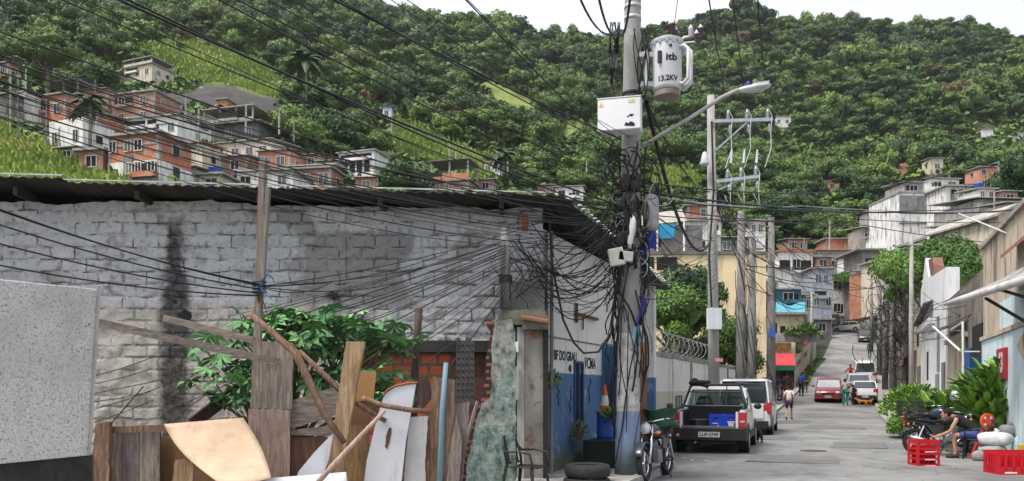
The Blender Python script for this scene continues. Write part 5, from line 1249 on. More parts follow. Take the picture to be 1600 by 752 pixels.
# poles on the left slope
for i, (x, y0, y1, Y_) in enumerate(((28, 112, 208, 80), (16, 105, 200, 82), (40, 108, 170, 95), (72, 150, 235, 76), (92, 200, 240, 74), (146, 190, 262, 70), (148, 125, 180, 100), (196, 196, 282, 78), (222, 220, 290, 72), (243, 212, 284, 76), (290, 150, 180, 104), (436, 176, 202, 110), (459, 186, 214, 110), (526, 185, 215, 130), (612, 176, 200, 170), (607, 235, 258, 120), (702, 224, 262, 130), (712, 225, 290, 118), (782, 236, 276, 140), (793, 252, 276, 140), (916, 250, 290, 150), (1256, 372, 412, 118), (1296, 345, 392, 125), (1384, 160, 200, 330), (1483, 270, 300, 120), (1560, 255, 285, 130), (1553, 300, 400, 52), (1455, 265, 285, 130), (310, 170, 225, 92), (384, 165, 200, 100), (334, 190, 215, 95))):
    if x > 1300 and x < 1400: Y_ = 330
    g = MB(); g.cyl(P(x, y1 + 8, Y_), P(x + .6, y0, Y_), .10 * Y_ / 90 + .02, .07 * Y_ / 90 + .02, 6)
    tl = 'thin pale pole standing among the houses on the left slope' if x < 1000 else 'thin pale pole standing among the rooftops beyond the street'
    one('slope_pole', tl, 'pole', g, CPOLE if i % 3 else CPOLE_D, P(x, y1 + 8, Y_), 'thin poles on the left slope' if x < 1000 else 'thin poles beyond the street')

# ------------------------------------------------------------------ cables
def cable(label, group, pts, r=.012, mat=None, n=4):
    g = MB(); g.tube(pts, r, n, cap=False); return one('cable', label, 'cable', g, mat or CAB, pts[0], group)
cr_ = random.Random(4)
FAN = [((235, 0), (1000, 332), .022, .25), ((232, -4), (985, 345), .018, .2), ((375, 0), (960, 300), .014, .2), ((400, 0), (965, 280), .014, .15), ((455, 0), (958, 262), .010, .2), ((500, 0), (975, 255), .010, .2), ((540, 0), (965, 215), .020, .15), ((548, 0), (975, 235), .014, .15), ((620, 0), (960, 222), .008, .1), ((652, 0), (985, 215), .008, .1), ((735, 0), (975, 245), .014, .1), ((742, 0), (960, 210), .010, .1), ((150, 0), (975, 340), .012, .25), ((175, 0), (960, 350), .008, .2), ((0, 32), (965, 365), .014, .2)]
for (a, b__, r, s_) in FAN:
    pa = P(*a, 7.0); pb = P(*b__, 12.9); d = (pa - pb) * .35
    pts = sag(pa + d, pb, s_ * .6, 26, Vector((cr_.uniform(-.05, .05), 0, 0)))
    cable('black overhead cable in the wide fan running from the main pole over the warehouse roof', 'overhead cables fanning from the main pole', pts, r * .6)
for k in range(19):
    ya = 62 + k * 5.6 + cr_.uniform(-4, 4); yb = 315 + k * 4.2 + cr_.uniform(-8, 8); Ya = cr_.uniform(7.5, 9)
    pa = P(-10, ya, Ya); pb = P(975 + cr_.uniform(-12, 10), yb, 12.85)
    pts = sag(pa + (pa - pb) * .1, pb, cr_.uniform(.22, .55), 26)
    cable('black low cable in the dense bundle hanging from the far left to the main pole', 'dense cable bundle before the roof edge', pts, cr_.choice((.004, .005, .0075)))
for (ya, yb) in ((320, 446), (345, 452), (376, 458), (411, 462), (322, 444)):
    pts = sag(P(-20, ya, 7.4), P(405, yb, 9.5), .06, 14); cable('thin cable running left from the blue rope on the split post', 'cables tied at the split post', pts, .008)
for (xb, yb, Yb) in ((700, 395, 12.4), (786, 385, 12.35), (640, 436, 12.8), (520, 440, 12.8), (850, 345, 12.9), (400, 520, 9.8), (450, 560, 10)):
    pts = sag(P(405, 448, 9.5), P(xb, yb, Yb), .12, 14); cable('thin cable running right from the blue rope on the split post', 'cables leaving the split post to the right', pts, .006)
for k in range(17):     # fan from the stub pole
    f_ = (k / 16) ** 1.4; xb = 400 + 340 * f_ + cr_.uniform(-12, 12); yb = 480 + 70 * f_ + cr_.uniform(-10, 10); ys_ = 375 + 80 * f_
    pa = P(790, ys_, 12.35); pb = P(xb - 40, yb + 18, 12.2); pts = sag(pa, pb, cr_.uniform(-.02, .13), 14)
    cable('black cable in the slanting fan from the stub pole down across the block wall', 'cable fan from the stub pole', pts, cr_.choice((.005, .007, .010)))
for k in range(44):     # slack cables between stub pole, corner and main pole
    xa = cr_.uniform(785, 862); ya = cr_.uniform(345, 470); xb = cr_.uniform(950, 985); yb = cr_.uniform(310, 455)
    Ya = cr_.uniform(12.2, 12.75); pts = sag(P(xa, ya, Ya), P(xb, yb, 12.8), cr_.uniform(.02, .75), 16, Vector((cr_.uniform(-.1, .1), 0, 0)))
    cable('slack black cable between the stub pole and the main pole', 'slack cables in front of the painted front', pts, cr_.choice((.004, .005, .006, .009)))
for k in range(12):     # loose drops and curls near the stub
    xa = cr_.uniform(775, 860); ya = cr_.uniform(370, 430); p = P(xa, ya, 12.4); pts = [p + Vector((.1 * math.sin(j * .9 + k), 0, -j * .09)) for j in range(cr_.randint(5, 12))]
    cable('loose curling wire end hanging near the stub pole', 'loose wire ends by the stub pole', pts, .006)
cable('thick black cable drooping in a deep loop across the painted front', None, [P(858, 345, 12.8), P(864, 420, 12.75), P(880, 500, 12.7), P(896, 535, 12.6), P(912, 552, 12.55), P(935, 550, 12.6), P(955, 520, 12.8), P(962, 450, 12.85)], .018, n=6)
# to the right
RG = [((1006, 300), (1400, 332), (1640, 322), .016, CAB, .15), ((1006, 312), (1420, 330), (1640, 308), .010, CAB, .1), ((1006, 285), (1300, 300), (1640, 240), .011, CAB, .2), ((1004, 322), (1350, 352), (1640, 385), .009, CAB, .1), ((1000, 335), (1300, 340), (1640, 345), .008, CAB, .1), ((1010, 305), (1250, 322), (1640, 330), .007, CABG, .1)]
for i, (a, m_, c_, r, mt, s_) in enumerate(RG):
    pts = sag(P(*a, 13), P(*m_, 22), .1, 12) + sag(P(*m_, 22), P(*c_, 24), .1, 8)[1:]
    cable('cable crossing the sky side of the street from the main pole to the right houses', 'cables crossing the street', pts, r * 1.25, mt)
cable('thick pale cable slanting down past the upper right houses', None, sag(P(1498, 334, 21), P(1640, 392, 16), .0, 8), .02, M('pale_cable', (.5, .5, .5), None, 3, .6, 0), 6)
cable('black cable drooping from the white cabinet down to the pale insulator pole', None, sag(P(1010, 160, 13), P(1112, 372, 25), 1.2, 16), .035, n=6)
cable('black jumper running behind the street lamp arm to the insulator pole', None, sag(P(1006, 150, 13), P(1110, 300, 25), .4, 12), .018)
for k, (a, j) in enumerate((((1058, -5), 0), ((1096, -5), 1), ((1134, -5), 2))):
    cable('high voltage line running up from the upper cross arm over the viewer', 'high voltage lines above the cross arm', sag(P(*a, 9.5) + Vector((0, -1, .3)), INSP[j], .1, 8), .011)
for a in ((935, -5), (905, -5), (985, -5)):
    cable('twisted black cable dropping from above onto the top of the main pole', 'cables at the pole top', sag(P(*a, 10), P(968, 45, 12.85), .25, 8), .016)
for k in range(9):
    x = 958 + cr_.uniform(-3, 10); cable('black cable hanging down along the upper main pole', 'cables along the upper pole', [P(x + 6 * math.sin(j * .8 + k), 35 + j * 24, 12.72 - .1 * (j % 2)) for j in range(cr_.randint(4, 7))], .010)
for k in range(7):
    x = 1000 + cr_.uniform(-4, 10); cable('black cable curling between the main pole and the transformer', 'cables by the transformer', [P(x + 9 * math.sin(j * .7 + k), 45 + j * 26, 12.8) for j in range(cr_.randint(4, 7))], .009)
cable('thin wire rising from the transformer bushing', None, sag(P(1053, 42, 12.8), P(1060, -10, 12.6), .02, 6), .006)
for a, b__ in ((INSP[0], (1162, 258, 25)), ):
    pass
for k in range(16):
    a = P(1118, cr_.uniform(290, 330), 25.2); b__ = P(1205, cr_.uniform(330, 400), 43)
    if k % 3 == 2: b__ = P(1175, cr_.uniform(380, 450), 35.4)
    cable('cable strung from the pale insulator pole back to the grimy kerb poles', 'cables between the left kerb poles', sag(a, b__, cr_.uniform(.1, .9), 12), .012)
for k in range(14):
    a = P(1205 - (k % 2) * 40, cr_.uniform(350, 470), 43 - (k % 2) * 9); b__ = P(cr_.uniform(1262, 1400), cr_.uniform(395, 500), cr_.uniform(60, 72))
    cable('cable crossing high over the street between the kerb poles', 'cables crossing the far street', sag(a, b__, cr_.uniform(.2, 1.4), 12), .022)
for k in range(34):
    ya = cr_.uniform(410, 560); a = P(1424 - (k % 3) * 14, ya, 38 + (k % 3) * 5); b__ = P(cr_.uniform(1358, 1392), cr_.uniform(420, 560), cr_.uniform(55, 88))
    cable('cable in the dark web between the right kerb poles', 'dark cable web on the right kerb', sag(a, b__, cr_.uniform(.0, 1.3), 10), .022)
for k in range(10):
    a = P(1424, cr_.uniform(420, 540), 37.8); b__ = P(cr_.uniform(1500, 1600), cr_.uniform(430, 520), 22)
    cable('thin cable along the fronts of the right houses', 'cables along the right fronts', sag(a, b__, cr_.uniform(.05, .5), 10), .012)
g = MB()
for k in range(60):
    c_ = P(cr_.gauss(1396, 15), cr_.uniform(455, 575), cr_.uniform(44, 56)); r0 = cr_.uniform(.25, .8); a0 = cr_.uniform(0, 6.28); tl = cr_.uniform(-1, 1)
    g.tube([c_ + Vector((r0 * math.cos(a0 + 4.5 * j / 9), r0 * tl * math.cos(a0 + 4.5 * j / 9), r0 * 1.3 * math.sin(a0 + 4.5 * j / 9))) for j in range(10)], .024, 4)
o = g.build('cable_tangle', CAB); tag(o, 'dark knotted cable coils hanging on the right kerb poles', None, None, 'stuff')
for k in range(14):
    a = P(1118, cr_.uniform(300, 480), 25.1); b__ = P(1008, cr_.uniform(300, 470), 13.1)
    cable('black cable linking the main pole and the pale insulator pole', 'cables between the two near poles', sag(a, b__, cr_.uniform(.05, .6), 12), .009)
# ------------------------------------------------------------------ street: left side
BW = bands('boundary_paint', [(0, (.36, .38, .36)), (.2, (.42, .45, .36)), (1.45, (.60, .585, .56))], dirt=(.10, .10, .095))
bw = thing('boundary_wall', 'stained white boundary wall with pale green foot topped by razor wire', 'wall', ST(-5.9, 20.0))
def seg_wall(g, x0, Ya, Yb, z0, z1, th=.2):
    a, b__ = ST(x0, Ya), ST(x0, Yb); return g.prism([(a.x - th, a.y, z0), (a.x, a.y, z0), (b__.x, b__.y, z0), (b__.x - th, b__.y, z0)], (0, 0, z1 - z0))
g = MB(); seg_wall(g, -5.9, 19.9, 46, 0, 2.5); g.build('panel', BW, bw)
g = MB(); a, b__ = ST(-5.86, 19.9), ST(-5.86, 46); g.prism([(a.x - .28, a.y, 2.503), (a.x, a.y, 2.503), (b__.x, b__.y, 2.503), (b__.x - .28, b__.y, 2.503)], (0, 0, .12)); g.build('coping', M('sooty_coping', (.28, .27, .25), (.09, .09, .085), 2, .9, .4), bw)
for k in range(9):
    g = MB(); seg_wall(g, -5.86, 20.6 + k * 2.9, 20.6 + k * 2.9 + .28, 0, 2.5, .03); g.build('pilaster', MATS['sooty_coping'] if k % 3 == 0 else BW, bw)
g = MB(); pts = []
N_ = 17
for j in range(N_ * 22):
    t_ = j / (N_ * 22 - 1); Yc = 19.9 + 13.5 * t_; a = 2 * math.pi * j / 22; c_ = ST(-5.98, Yc, 2.98)
    pts.append(c_ + SN * (.34 * math.cos(a)) + Vector((0, 0, .34 * math.sin(a))))
g.tube(pts, .008, 4)
for j in range(0, len(pts), 2): g.box(pts[j], (.05, .012, .05), rz=j)
one('razor_wire', 'coils of grey razor wire running along the boundary wall top', 'razor wire', g, M('wire_grey', (.26, .26, .26), (.17, .17, .17), 8, .5, 0, metal=.4), ST(-5.98, 20, 2.62))
# trees behind the wall
LF_N = leafmat('street_tree_leaves', (.028, .075, .02), (.10, .19, .035))
NEARM = []
for k in range(3):
    q, t_, cs = crown_arrays(300 + k, 1.0, .9, 8500, .046, 14, flat=.85, rag=.3); NEARM.append(leaf_mesh('crown', q, t_, LF_N, crown_core(cs, .6)))
def near_tree(label, c, s, k, sz=1.0, zg=0.0, rz=0):
    t = thing('street_tree', label, 'tree', (c.x, c.y, zg), rz)
    o = bpy.data.objects.new('crown', NEARM[k]); COL.objects.link(o); o.parent = t; o.scale = (s, s, s * sz); o.location = (0, 0, c.z - zg)
    g = MB(); h = c.z - zg; g.tube([(0, 0, -.3), (.1, 0, h * .5), (0, .1, h)], [.22, .16, .06], 8)
    for a in range(5): g.tube([(0, 0, h * (.6 + .06 * a)), (.35 * s * math.cos(a * 1.3), .35 * s * math.sin(a * 1.3), h * (.75 + .06 * a)), (.6 * s * math.cos(a * 1.3), .6 * s * math.sin(a * 1.3), h + .2 * s)], [.09, .05, .015], 5)
    g.build('trunk', BARK, t, world=False); return t
near_tree('leafy dark tree behind the razor wire beside the main pole', P(1042, 500, 38), 2.0, 0, 1.15)
near_tree('tall leafy tree behind the pale insulator pole', P(1080, 492, 41), 2.15, 1, 1.35, rz=2)
near_tree('narrow leafy tree at the corner of the yellow building', P(1132, 545, 44), 1.7, 2, 1.4, rz=1)
near_tree('low leafy tree just over the boundary wall coping', P(1072, 560, 43), 1.5, 1, .9, rz=4)
YEL = M('pale_yellow_paint', (.76, .61, .38), (.66, .53, .33), .8, .85, .15, dirt=(.38, .3, .18), damt=.55)
yb = H('yellow_building', 'large pale yellow walled building behind the trees and the boundary wall', (1008, 398, 1197, 560), YEL, 'slab', (0, 0), (), 0, 9, 50, below=5, cat='building', rmat=DGR, over=.12)
def onface(t, name, px0, py0, px1, py1, mat, proud=.03, deep=.03):
    Y = t.location.y; a, b__ = P(px0, py1, Y), P(px1, py0, Y); l = t.location; g = MB(); g.bbox(a.x - l.x, b__.x - l.x, -proud, -.004, a.z - l.z, b__.z - l.z); return g.build(name, mat, t, world=False)
onface(yb, 'opening', 1026, 402, 1058, 422, VOID); onface(yb, 'opening', 1010, 402, 1022, 434, VOID); onface(yb, 'ledge', 1146, 500, 1176, 505, WHT, .2)
onface(yb, 'opening', 1150, 470, 1164, 490, VOID)
hs = H('terrace_house', 'open terrace house with grey awning and blue tarpaulin on top of the yellow building', (1004, 352, 1098, 397), DGR, 'none', (0, 0), ((.02, .3, .05, .5),), 0, 5, 55, below=1, cat='house')
Y_ = 54.8; L_ = hs.location
g = MB(); g.prism([P(1003, 352, Y_), P(1003, 336, Y_ + 1.5), P(1066, 328, Y_ + 1.5), P(1073, 345, Y_)][::-1], (0, .1, .05)); g.build('awning', TIN, hs)
g = MB(); g.prism([P(1030, 351, Y_ - .1), P(1055, 350, Y_ - .1), P(1053, 372, Y_ - .1), P(1030, 373, Y_ - .1)][::-1], (0, .04, 0)); g.build('tarpaulin', TARP, hs)
for x in (1027, 1069): g = MB(); g.cyl(P(x, 397, Y_ - .2), P(x, 345, Y_ - .2), .07, n=8); g.build('post', WHT, hs)
H('brick_house', 'brick house with a pale eave just left of the pale insulator pole', (1074, 322, 1128, 346), BRK, 'slab', (1, 1), (), 0, 6, 88, cat='house')
H('plastered_house', 'grey white house with small blue windows below the brick one by the pole', (1070, 346, 1126, 396), WHT, 'slab', (3, 2), ((.7, .95, .6, .8),), 0, 6, 80)
H('plastered_house', 'slim white tower house between the two grimy kerb poles', (1172, 346, 1196, 396), WHT, 'slab', (2, 2), (), 0, 5, 90)
H('concrete_house', 'low dark house roof between the insulator pole and the slim tower', (1126, 372, 1172, 398), DGR, 'tin', (2, 1), (), 0, 5, 86)
# cluster above the street
H('plastered_house', 'white two storey house with wide dark veranda and brown slab at the street head', (1216, 394, 1272, 474), WHT, 'slab', (1, 2), ((.0, .32, .62, .84), (.38, .95, .60, .84)), R(6), 6, 112, rmat=TILE)
H('plastered_house', 'white side wing with a pale slanted sheet left of the wide veranda house', (1200, 420, 1238, 474), WHT, 'shed', (0, 0), ((.3, .7, .05, .3),), R(6), 6, 106)
H('concrete_house', 'long grey house with red tiled eave and shaded porches at the street head', (1272, 392, 1356, 440), GRY, 'tile', (4, 1), ((.08, .32, .45, .82), (.55, .92, .45, .82)), 0, 6, 124)
H('brick_house', 'orange brick upper room left on the long grey house', (1290, 374, 1322, 390), BRK, 'slab', (0, 0), (), 0, 4, 130)
H('brick_house', 'orange brick upper room right on the long grey house', (1338, 368, 1358, 392), BRK, 'slab', (0, 0), (), 0, 4, 129)
H('plastered_house', 'blue grey house with barred balcony below the long grey house', (1270, 420, 1300, 490), M('blue_grey_plaster', (.36, .40, .47), (.25, .28, .33), 1.2, .9, .2, dirt=(.1, .1, .12)), 'slab', (2, 2), ((.1, .7, .35, .5),), 0, 5, 108)
H('plastered_house', 'narrow white house below the long grey house', (1298, 430, 1322, 500), WHT, 'slab', (1, 2), ((.4, .8, .1, .35),), 0, 5, 118)
near_tree('round dark bush tree between the street head houses', P(1336, 442, 116), 2.4, 0, 1.0, 12)
H('plastered_house', 'white building with tangled ducts at the bend of the street', (1327, 455, 1362, 528), WHT, 'slab', (3, 2), ((.55, .9, .28, .42),), R(-4), 6, 118)
H('concrete_house', 'dark grey low house left of the white bend building', (1300, 470, 1328, 520), DGR, 'slab', (1, 1), ((.3, .9, .1, .5),), 0, 6, 128)
H('concrete_house', 'grey house with slab canopy above the bend', (1330, 440, 1370, 470), GRY, 'slab', (2, 1), ((.1, .6, .4, .8),), 0, 5, 122)
H('concrete_house', 'grey terrace house with long slab roof on the hill above the kerb poles', (1346, 392, 1406, 440), GRY, 'slab', (2, 1), ((.1, .45, .2, .75), (.55, .8, .3, .7)), 0, 6, 112, rmat=SLAB, over=1.0)
H('concrete_house', 'small grey house with blue laundry above the long slab roof', (1346, 356, 1400, 388), GRY, 'tin', (3, 1), (), 0, 5, 124)
H('shack', 'flat roofed lean shack near the blue roofed shed', (1212, 452, 1252, 478), M('teal_boards', (.05, .16, .20), (.03, .09, .12), 3, .8, .2), 'tin', (1, 1), ((.3, .9, .2, .7),), 0, 5, 88, cat='shack')
ts = H('shed', 'low shed under a bright light blue tarpaulin roof', (1208, 490, 1262, 500), DGR, 'none', (0, 0), (), 0, 5, 84, cat='shed')
g = MB(); g.grid(lambda u, v: P(1206 + 52 * u, 492 - 17 * v + 3 * math.sin(u * 9 + v * 3), 83 + 4 * v), 12, 5); g.build('tarpaulin', M('light_blue_tarpaulin', (.10, .34, .42), (.07, .24, .32), 2, .5, .4), ts, thick=.04)
bg_ = H('plastered_house', 'beige house with dark porch and concrete planter ledge above the red awning', (1206, 492, 1256, 536), M('ochre_plaster', (.50, .44, .30), (.38, .33, .24), 1.5, .9, .2, dirt=(.16, .14, .1)), 'slab', (0, 0), ((.02, .16, .15, .7), (.26, .42, .1, .6)), 0, 6, 70, below=2)
onface(bg_, 'planter_ledge', 1204, 522, 1276, 535, GRY, .8); onface(bg_, 'planter_box', 1242, 516, 1262, 530, DGR, .95)
tuft('planter_plant', 'green plants growing from the concrete planter ledge', P(1262, 524, 68.9), 1.0, .9, 500, LF_W, leaf=.16, seed=8)
tuft('planter_plant', 'smaller green plant left on the planter ledge', P(1236, 524, 68.9), .5, .6, 200, LF_W, leaf=.13, seed=9)
sp_ = thing('awning_shop', 'corner shop with red awning over a green strip', 'shop', P(1225, 622, 61))
g = MB(); a, b__ = P(1209, 625, 62), P(1243, 535, 62); g.bbox(a.x, b__.x, 62, 66, -.2, b__.z); g.build('wall', CRM, sp_)
g = MB(); a, b__ = P(1211, 622, 61.9), P(1241, 572, 61.9); g.bbox(a.x, b__.x, 61.9, 61.99, a.z, b__.z); g.build('doorway', VOID, sp_)
g = MB(); g.prism([P(1210, 553, 61.9), P(1239, 553, 61.9), P(1243, 571, 60.4), P(1208, 571, 60.4)][::-1], (0, .05, .05)); g.build('awning', M('red_awning', (.55, .05, .06), (.45, .04, .05), 2, .7, .1), sp_)
g = MB(); g.prism([P(1209, 572, 60.35), P(1243, 572, 60.35), P(1243, 579, 60.35), P(1209, 579, 60.35)][::-1], (0, .03, 0)); g.build('awning_valance', M('green_canvas', (.02, .16, .08), None, 3, .8, 0), sp_)
g = MB(); g.prism([P(1209, 536, 61.9), P(1236, 536, 61.9), P(1236, 548, 61.9), P(1209, 548, 61.9)][::-1], (0, -.06, 0)); g.build('sign_board', M('brown_yellow_board', (.25, .15, .04), (.08, .05, .03), 3, .8, .1), sp_)
g = MB(); g.cyl(P(1208, 625, 60), P(1205, 540, 60), .12, n=8); one('white_pipe_post', 'white post left of the red awning shop', 'post', g, WHT, P(1208, 625, 60))
near_tree('bare grey tangled shrub above the red awning', P(1236, 545, 63), .7, 2, .9, .5)
# curved yellow wall with red cap
cw = thing('curved_wall', 'curved cream retaining wall with a red cap climbing beside the street', 'wall', ST(-5, 64))
def cwp(t_, z): Y = 63 + 20 * t_; return Vector((lx(-4.9 - 1.2 * t_ * (1 - t_), Y), Y, road_z(Y) + z))
g = MB(); n_ = 24
g.loft([[cwp(i / n_, -.6), cwp(i / n_, 2.3), cwp(i / n_, 2.3) - Vector((.25, 0, 0)), cwp(i / n_, -.6) - Vector((.25, 0, 0))] for i in range(n_ + 1)]); g.build('wall_face', CRM, cw)
g = MB(); g.tube([cwp(i / n_, 2.36) - Vector((.12, 0, 0)) for i in range(n_ + 1)], .2, 6); g.build('red_cap', M('red_oxide', (.42, .06, .05), (.3, .05, .04), 3, .8, .1), cw)
g = MB(); g.loft([[cwp(.1 + .55 * i / n_, 1.2) + Vector((.02, 0, 0)), cwp(.1 + .55 * i / n_, 1.65) + Vector((.02, 0, 0)), cwp(.1 + .55 * i / n_, 1.65), cwp(.1 + .55 * i / n_, 1.2)] for i in range(n_ + 1)]); g.build('dark_band', DGR, cw)
q_ = np.random.default_rng(4); QQ = []
for k in range(2600):
    t_ = q_.random(); p = cwp(t_, 0) + Vector((.1 + q_.random() * .9, 0, .0)); s = .12 + .1 * q_.random(); d = q_.normal(size=3) * .5; d[2] = 1
    u = np.array([q_.normal(), q_.normal(), 0]) * .06; p = np.array(p); QQ.append([p - u, p + u, p + u * .3 + d * s, p - u * .3 + d * s])
me = leaf_mesh('verge_grass', np.array(QQ), q_.random(len(QQ)), LF_W, None, q_.random(len(QQ))); o = bpy.data.objects.new('verge_grass', me); COL.objects.link(o); tag(o, 'weedy grass verge under the curved wall', None, None, 'stuff')

# ------------------------------------------------------------------ street: right side
def face_px(x0, px): return x0 * F / (px - 1330.0)          # distance where the front line shows at this column
def side_house(name, label, X0, Y0, Y1, ztop, mat, depth=6, cat='house', zb=-1):
    t = thing(name, label, cat, ST(X0, Y0, 0))
    a, b__ = ST(X0, Y0), ST(X0, Y1); g = MB(); g.prism([(a.x, a.y, zb), (b__.x, b__.y, zb), (b__.x + depth, b__.y, zb), (a.x + depth, a.y, zb)][::-1], (0, 0, ztop - zb)); g.build('wall', mat, t)
    return t
def onstreet(t, name, X0, Y0, Y1, z0, z1, mat, proud=.04, inn=.0):
    a, b__ = ST(X0, Y0), ST(X0, Y1); g = MB(); g.prism([(a.x - proud, a.y, z0), (b__.x - proud, b__.y, z0), (b__.x - .004 + inn, b__.y, z0), (a.x - .004 + inn, a.y, z0)][::-1], (0, 0, z1 - z0)); return g.build(name, mat, t)
XF = 3.5
BEI = M('stained_beige_render', (.56, .47, .36), (.42, .35, .28), 1.2, .92, .3, dirt=(.09, .08, .07), damt=.8)
WSH = M('whitewash', (.74, .74, .75), (.62, .62, .64), 1.2, .85, .2, dirt=(.34, .34, .34), damt=.55)
AQU = M('pale_aqua_paint', (.66, .78, .82), (.56, .68, .72), 1.4, .85, .15, dirt=(.3, .32, .3), damt=.5)
# near house
n1 = side_house('corner_house', 'stained beige house with pale aqua lower wall and a red number sign', XF, 12.2, 21.2, 5.2, BEI)
onstreet(n1, 'painted_lower_wall', XF, 12.2, 21.15, -.2, 2.75, AQU, .05)
onstreet(n1, 'painted_upper_patch', XF, 12.2, 18.6, 2.862, 3.5, AQU, .045)
wnd = onstreet(n1, 'window', XF, 19.0, 19.75, 1.55, 2.25, M('turquoise_shutter', (.05, .35, .38), (.04, .26, .3), 4, .6, .2), .09)
onstreet(n1, 'ledge', XF, 12.2, 21.2, 2.76, 2.86, BEI, .10)
sg = onstreet(n1, 'number_sign', XF, 17.6, 18.7, 1.72, 2.42, M('dark_red_sign', (.42, .03, .05), (.3, .02, .04), 2, .6, 0), .11)
text('13', .62, WHP, ST(XF, 18.15, 2.07) + Vector((-.118, 0, 0)), -SD, (0, 0, 1), n1, 'lettering', .002, bold=.02)
g = MB(); g.lathe([(0, 0), (.3, .0), (.42, .03), (.45, .06), (0, .07)], ST(XF - .06, 15.5, 2.35), 5, 'X'); g.build('bare_patch', BEI, n1)
# gabled roof piece above with tile eave
g = MB(); a, b__ = ST(XF - .35, 12.2, 4.2), ST(XF - .35, 16.9, 4.24); g.prism([a, b__, b__ + Vector((.36, 0, .3)), a + Vector((.36, 0, .3))], (0, 0, .08)); g.build('tile_roof', TILE, n1)
g = MB(); a, b__ = ST(XF - .08, 12.2, 5.2), ST(XF - .08, 21.3, 5.2); g.prism([a, b__, b__ + Vector((6, 0, .15)), a + Vector((6, 0, .15))], (0, 0, .1)); g.build('roof', TIN, n1)
# corrugated awning with gutter and struts
aw = thing('corrugated_awning', 'corrugated sheet awning with pale gutter and black struts over the right pavement', 'awning', ST(XF, 17.5, 3.6))
g = MB(); A0, B0, A1, B1 = Vector((9.42, 16.7, 3.42)), Vector((9.12, 13.2, 3.55)), Vector((10.5, 16.9, 3.85)), Vector((9.2, 13.2, 4.0))
g.grid(lambda u, v: A0.lerp(B0, u).lerp(A1.lerp(B1, u), v) + Vector((0, 0, .03 * math.sin(u * 140))), 240, 3); g.build('sheet', M('weathered_sheet', (.34, .33, .32), (.18, .17, .17), 4, .7, .2, dirt=(.1, .1, .1)), aw, thick=.012)
g = MB(); g.tube([A0 + Vector((-.12, .5, -.10)), A0 + Vector((-.05, .1, -.06)), B0 + Vector((-.05, 0, -.06))], [.04, .075, .075], 10); g.build('gutter', M('pale_gutter', (.52, .50, .49), (.38, .36, .35), 3, .7, .1, dirt=(.2, .18, .17)), aw, smooth=True)
for p, q in ((P(1540, 466, 16.3), P(1602, 503, 15.4)), (P(1560, 452, 15.3), P(1620, 470, 14.4))):
    g = MB(); g.beam(p, q, .05, .05); g.build('strut', BLKP, aw)
# middle house with grille
n2 = side_house('old_house', 'low grimy concrete house with blue door and barred porch beside the number sign house', XF + .05, 21.3, 29.4, 4.75, M('sooty_render', (.24, .21, .17), (.13, .115, .10), 1.3, .92, .4, dirt=(.05, .05, .045), damt=.8))
onstreet(n2, 'pilaster', XF + .05, 24.6, 28.9, -.2, 3.1, BEI, .06)
onstreet(n2, 'porch_opening', XF + .05, 21.5, 23.3, 0, 3.3, VOID, .03)
onstreet(n2, 'door', XF + .05, 23.35, 24.5, .1, 2.7, M('bright_blue_door', (.02, .12, .42), (.02, .08, .3), 4, .5, .1), .09)
for k in range(9):
    g = MB(); q = ST(XF, 21.6 + k * .2, .1); g.cyl(q, q + Vector((0, 0, 2.3)), .015, n=5); g.build('grille_bar', M('navy_grille', (.03, .07, .18), None, 4, .5, 0), n2)
onstreet(n2, 'ledge', XF + .05, 24.3, 29.2, 3.1, 3.25, BEI, .18)
g = MB(); g.tube([ST(XF - .5, 21.4, .1), ST(XF - .5, 21.5, 3.3), ST(XF - .45, 24.6, 3.3), ST(XF, 24.6, 3.3)], .03, 6); g.tube([ST(XF - .5, 21.5, 2.5), ST(XF - .05, 21.5, 2.5)], .025, 6); g.tube([ST(XF - .5, 22, 2.55), ST(XF - .9, 25.5, 3.5)], .03, 6); g.build('pipe_frame', WHP, n2)
g = MB(); g.prism([ST(XF - .75, 24.4, 3.32), ST(XF - .75, 28.8, 3.45), ST(XF, 28.8, 3.7), ST(XF, 24.4, 3.6)], (0, 0, .05)); g.build('canopy', DGR, n2)
# white gabled house
Ya, Yp, Yb = 29.5, 37.6, 40.2
n3 = thing('white_house', 'tall narrow whitewashed house with pointed end and bricks showing at the peak', 'house', ST(XF, 29.5))
prof = [(Ya, -.2), (Yb, -.2), (Yb, 6.4), (39.2, 6.75), (37.9, 7.7), (Yp, 7.65), (36.3, 6.6), (34.4, 6.35), (Ya, 6.0)]
g = MB(); g.prism([ST(XF, y, z) for y, z in prof][::-1], (.5, 0, 0)); g.build('wall', WSH, n3)
g = MB(); g.prism([ST(XF + .1, y, z) for y, z in [(37.5, 7.55), (35.6, 7.35), (34.9, 6.9), (34.6, 6.3), (36.6, 6.5)]], (.45, 0, 0)); g.build('raw_brick_peak', M('sooty_brick', (.22, .11, .08), (.11, .06, .05), 5, .9, .6), n3)
onstreet(n3, 'window', XF, 31.6, 32.5, 2.2, 4.4, M('flat_grey_slot', (.22, .23, .25), None, 3, .8, 0), .03)  # flat grey for the slot windows
onstreet(n3, 'window', XF, 31.7, 32.8, .9, 2.1, M('flat_grey_slot', (.22, .23, .25)), .06)
onstreet(n3, 'window', XF, 36.2, 36.9, 1.9, 3.2, VOID, .02)
g = MB(); g.prism([ST(XF - .02, 39.8, 4.7), ST(XF - .02, 34, 5.25), ST(XF - .45, 34, 5.1), ST(XF - .45, 39.8, 4.55)], (0, 0, .06)); g.build('canopy', DGR, n3)
onstreet(n3, 'corbel', XF, 33.4, 39.5, 4.25, 4.5, WSH, .25)
onstreet(n3, 'door', XF, 29.7, 30.6, .1, 2.5, DGR, .06)
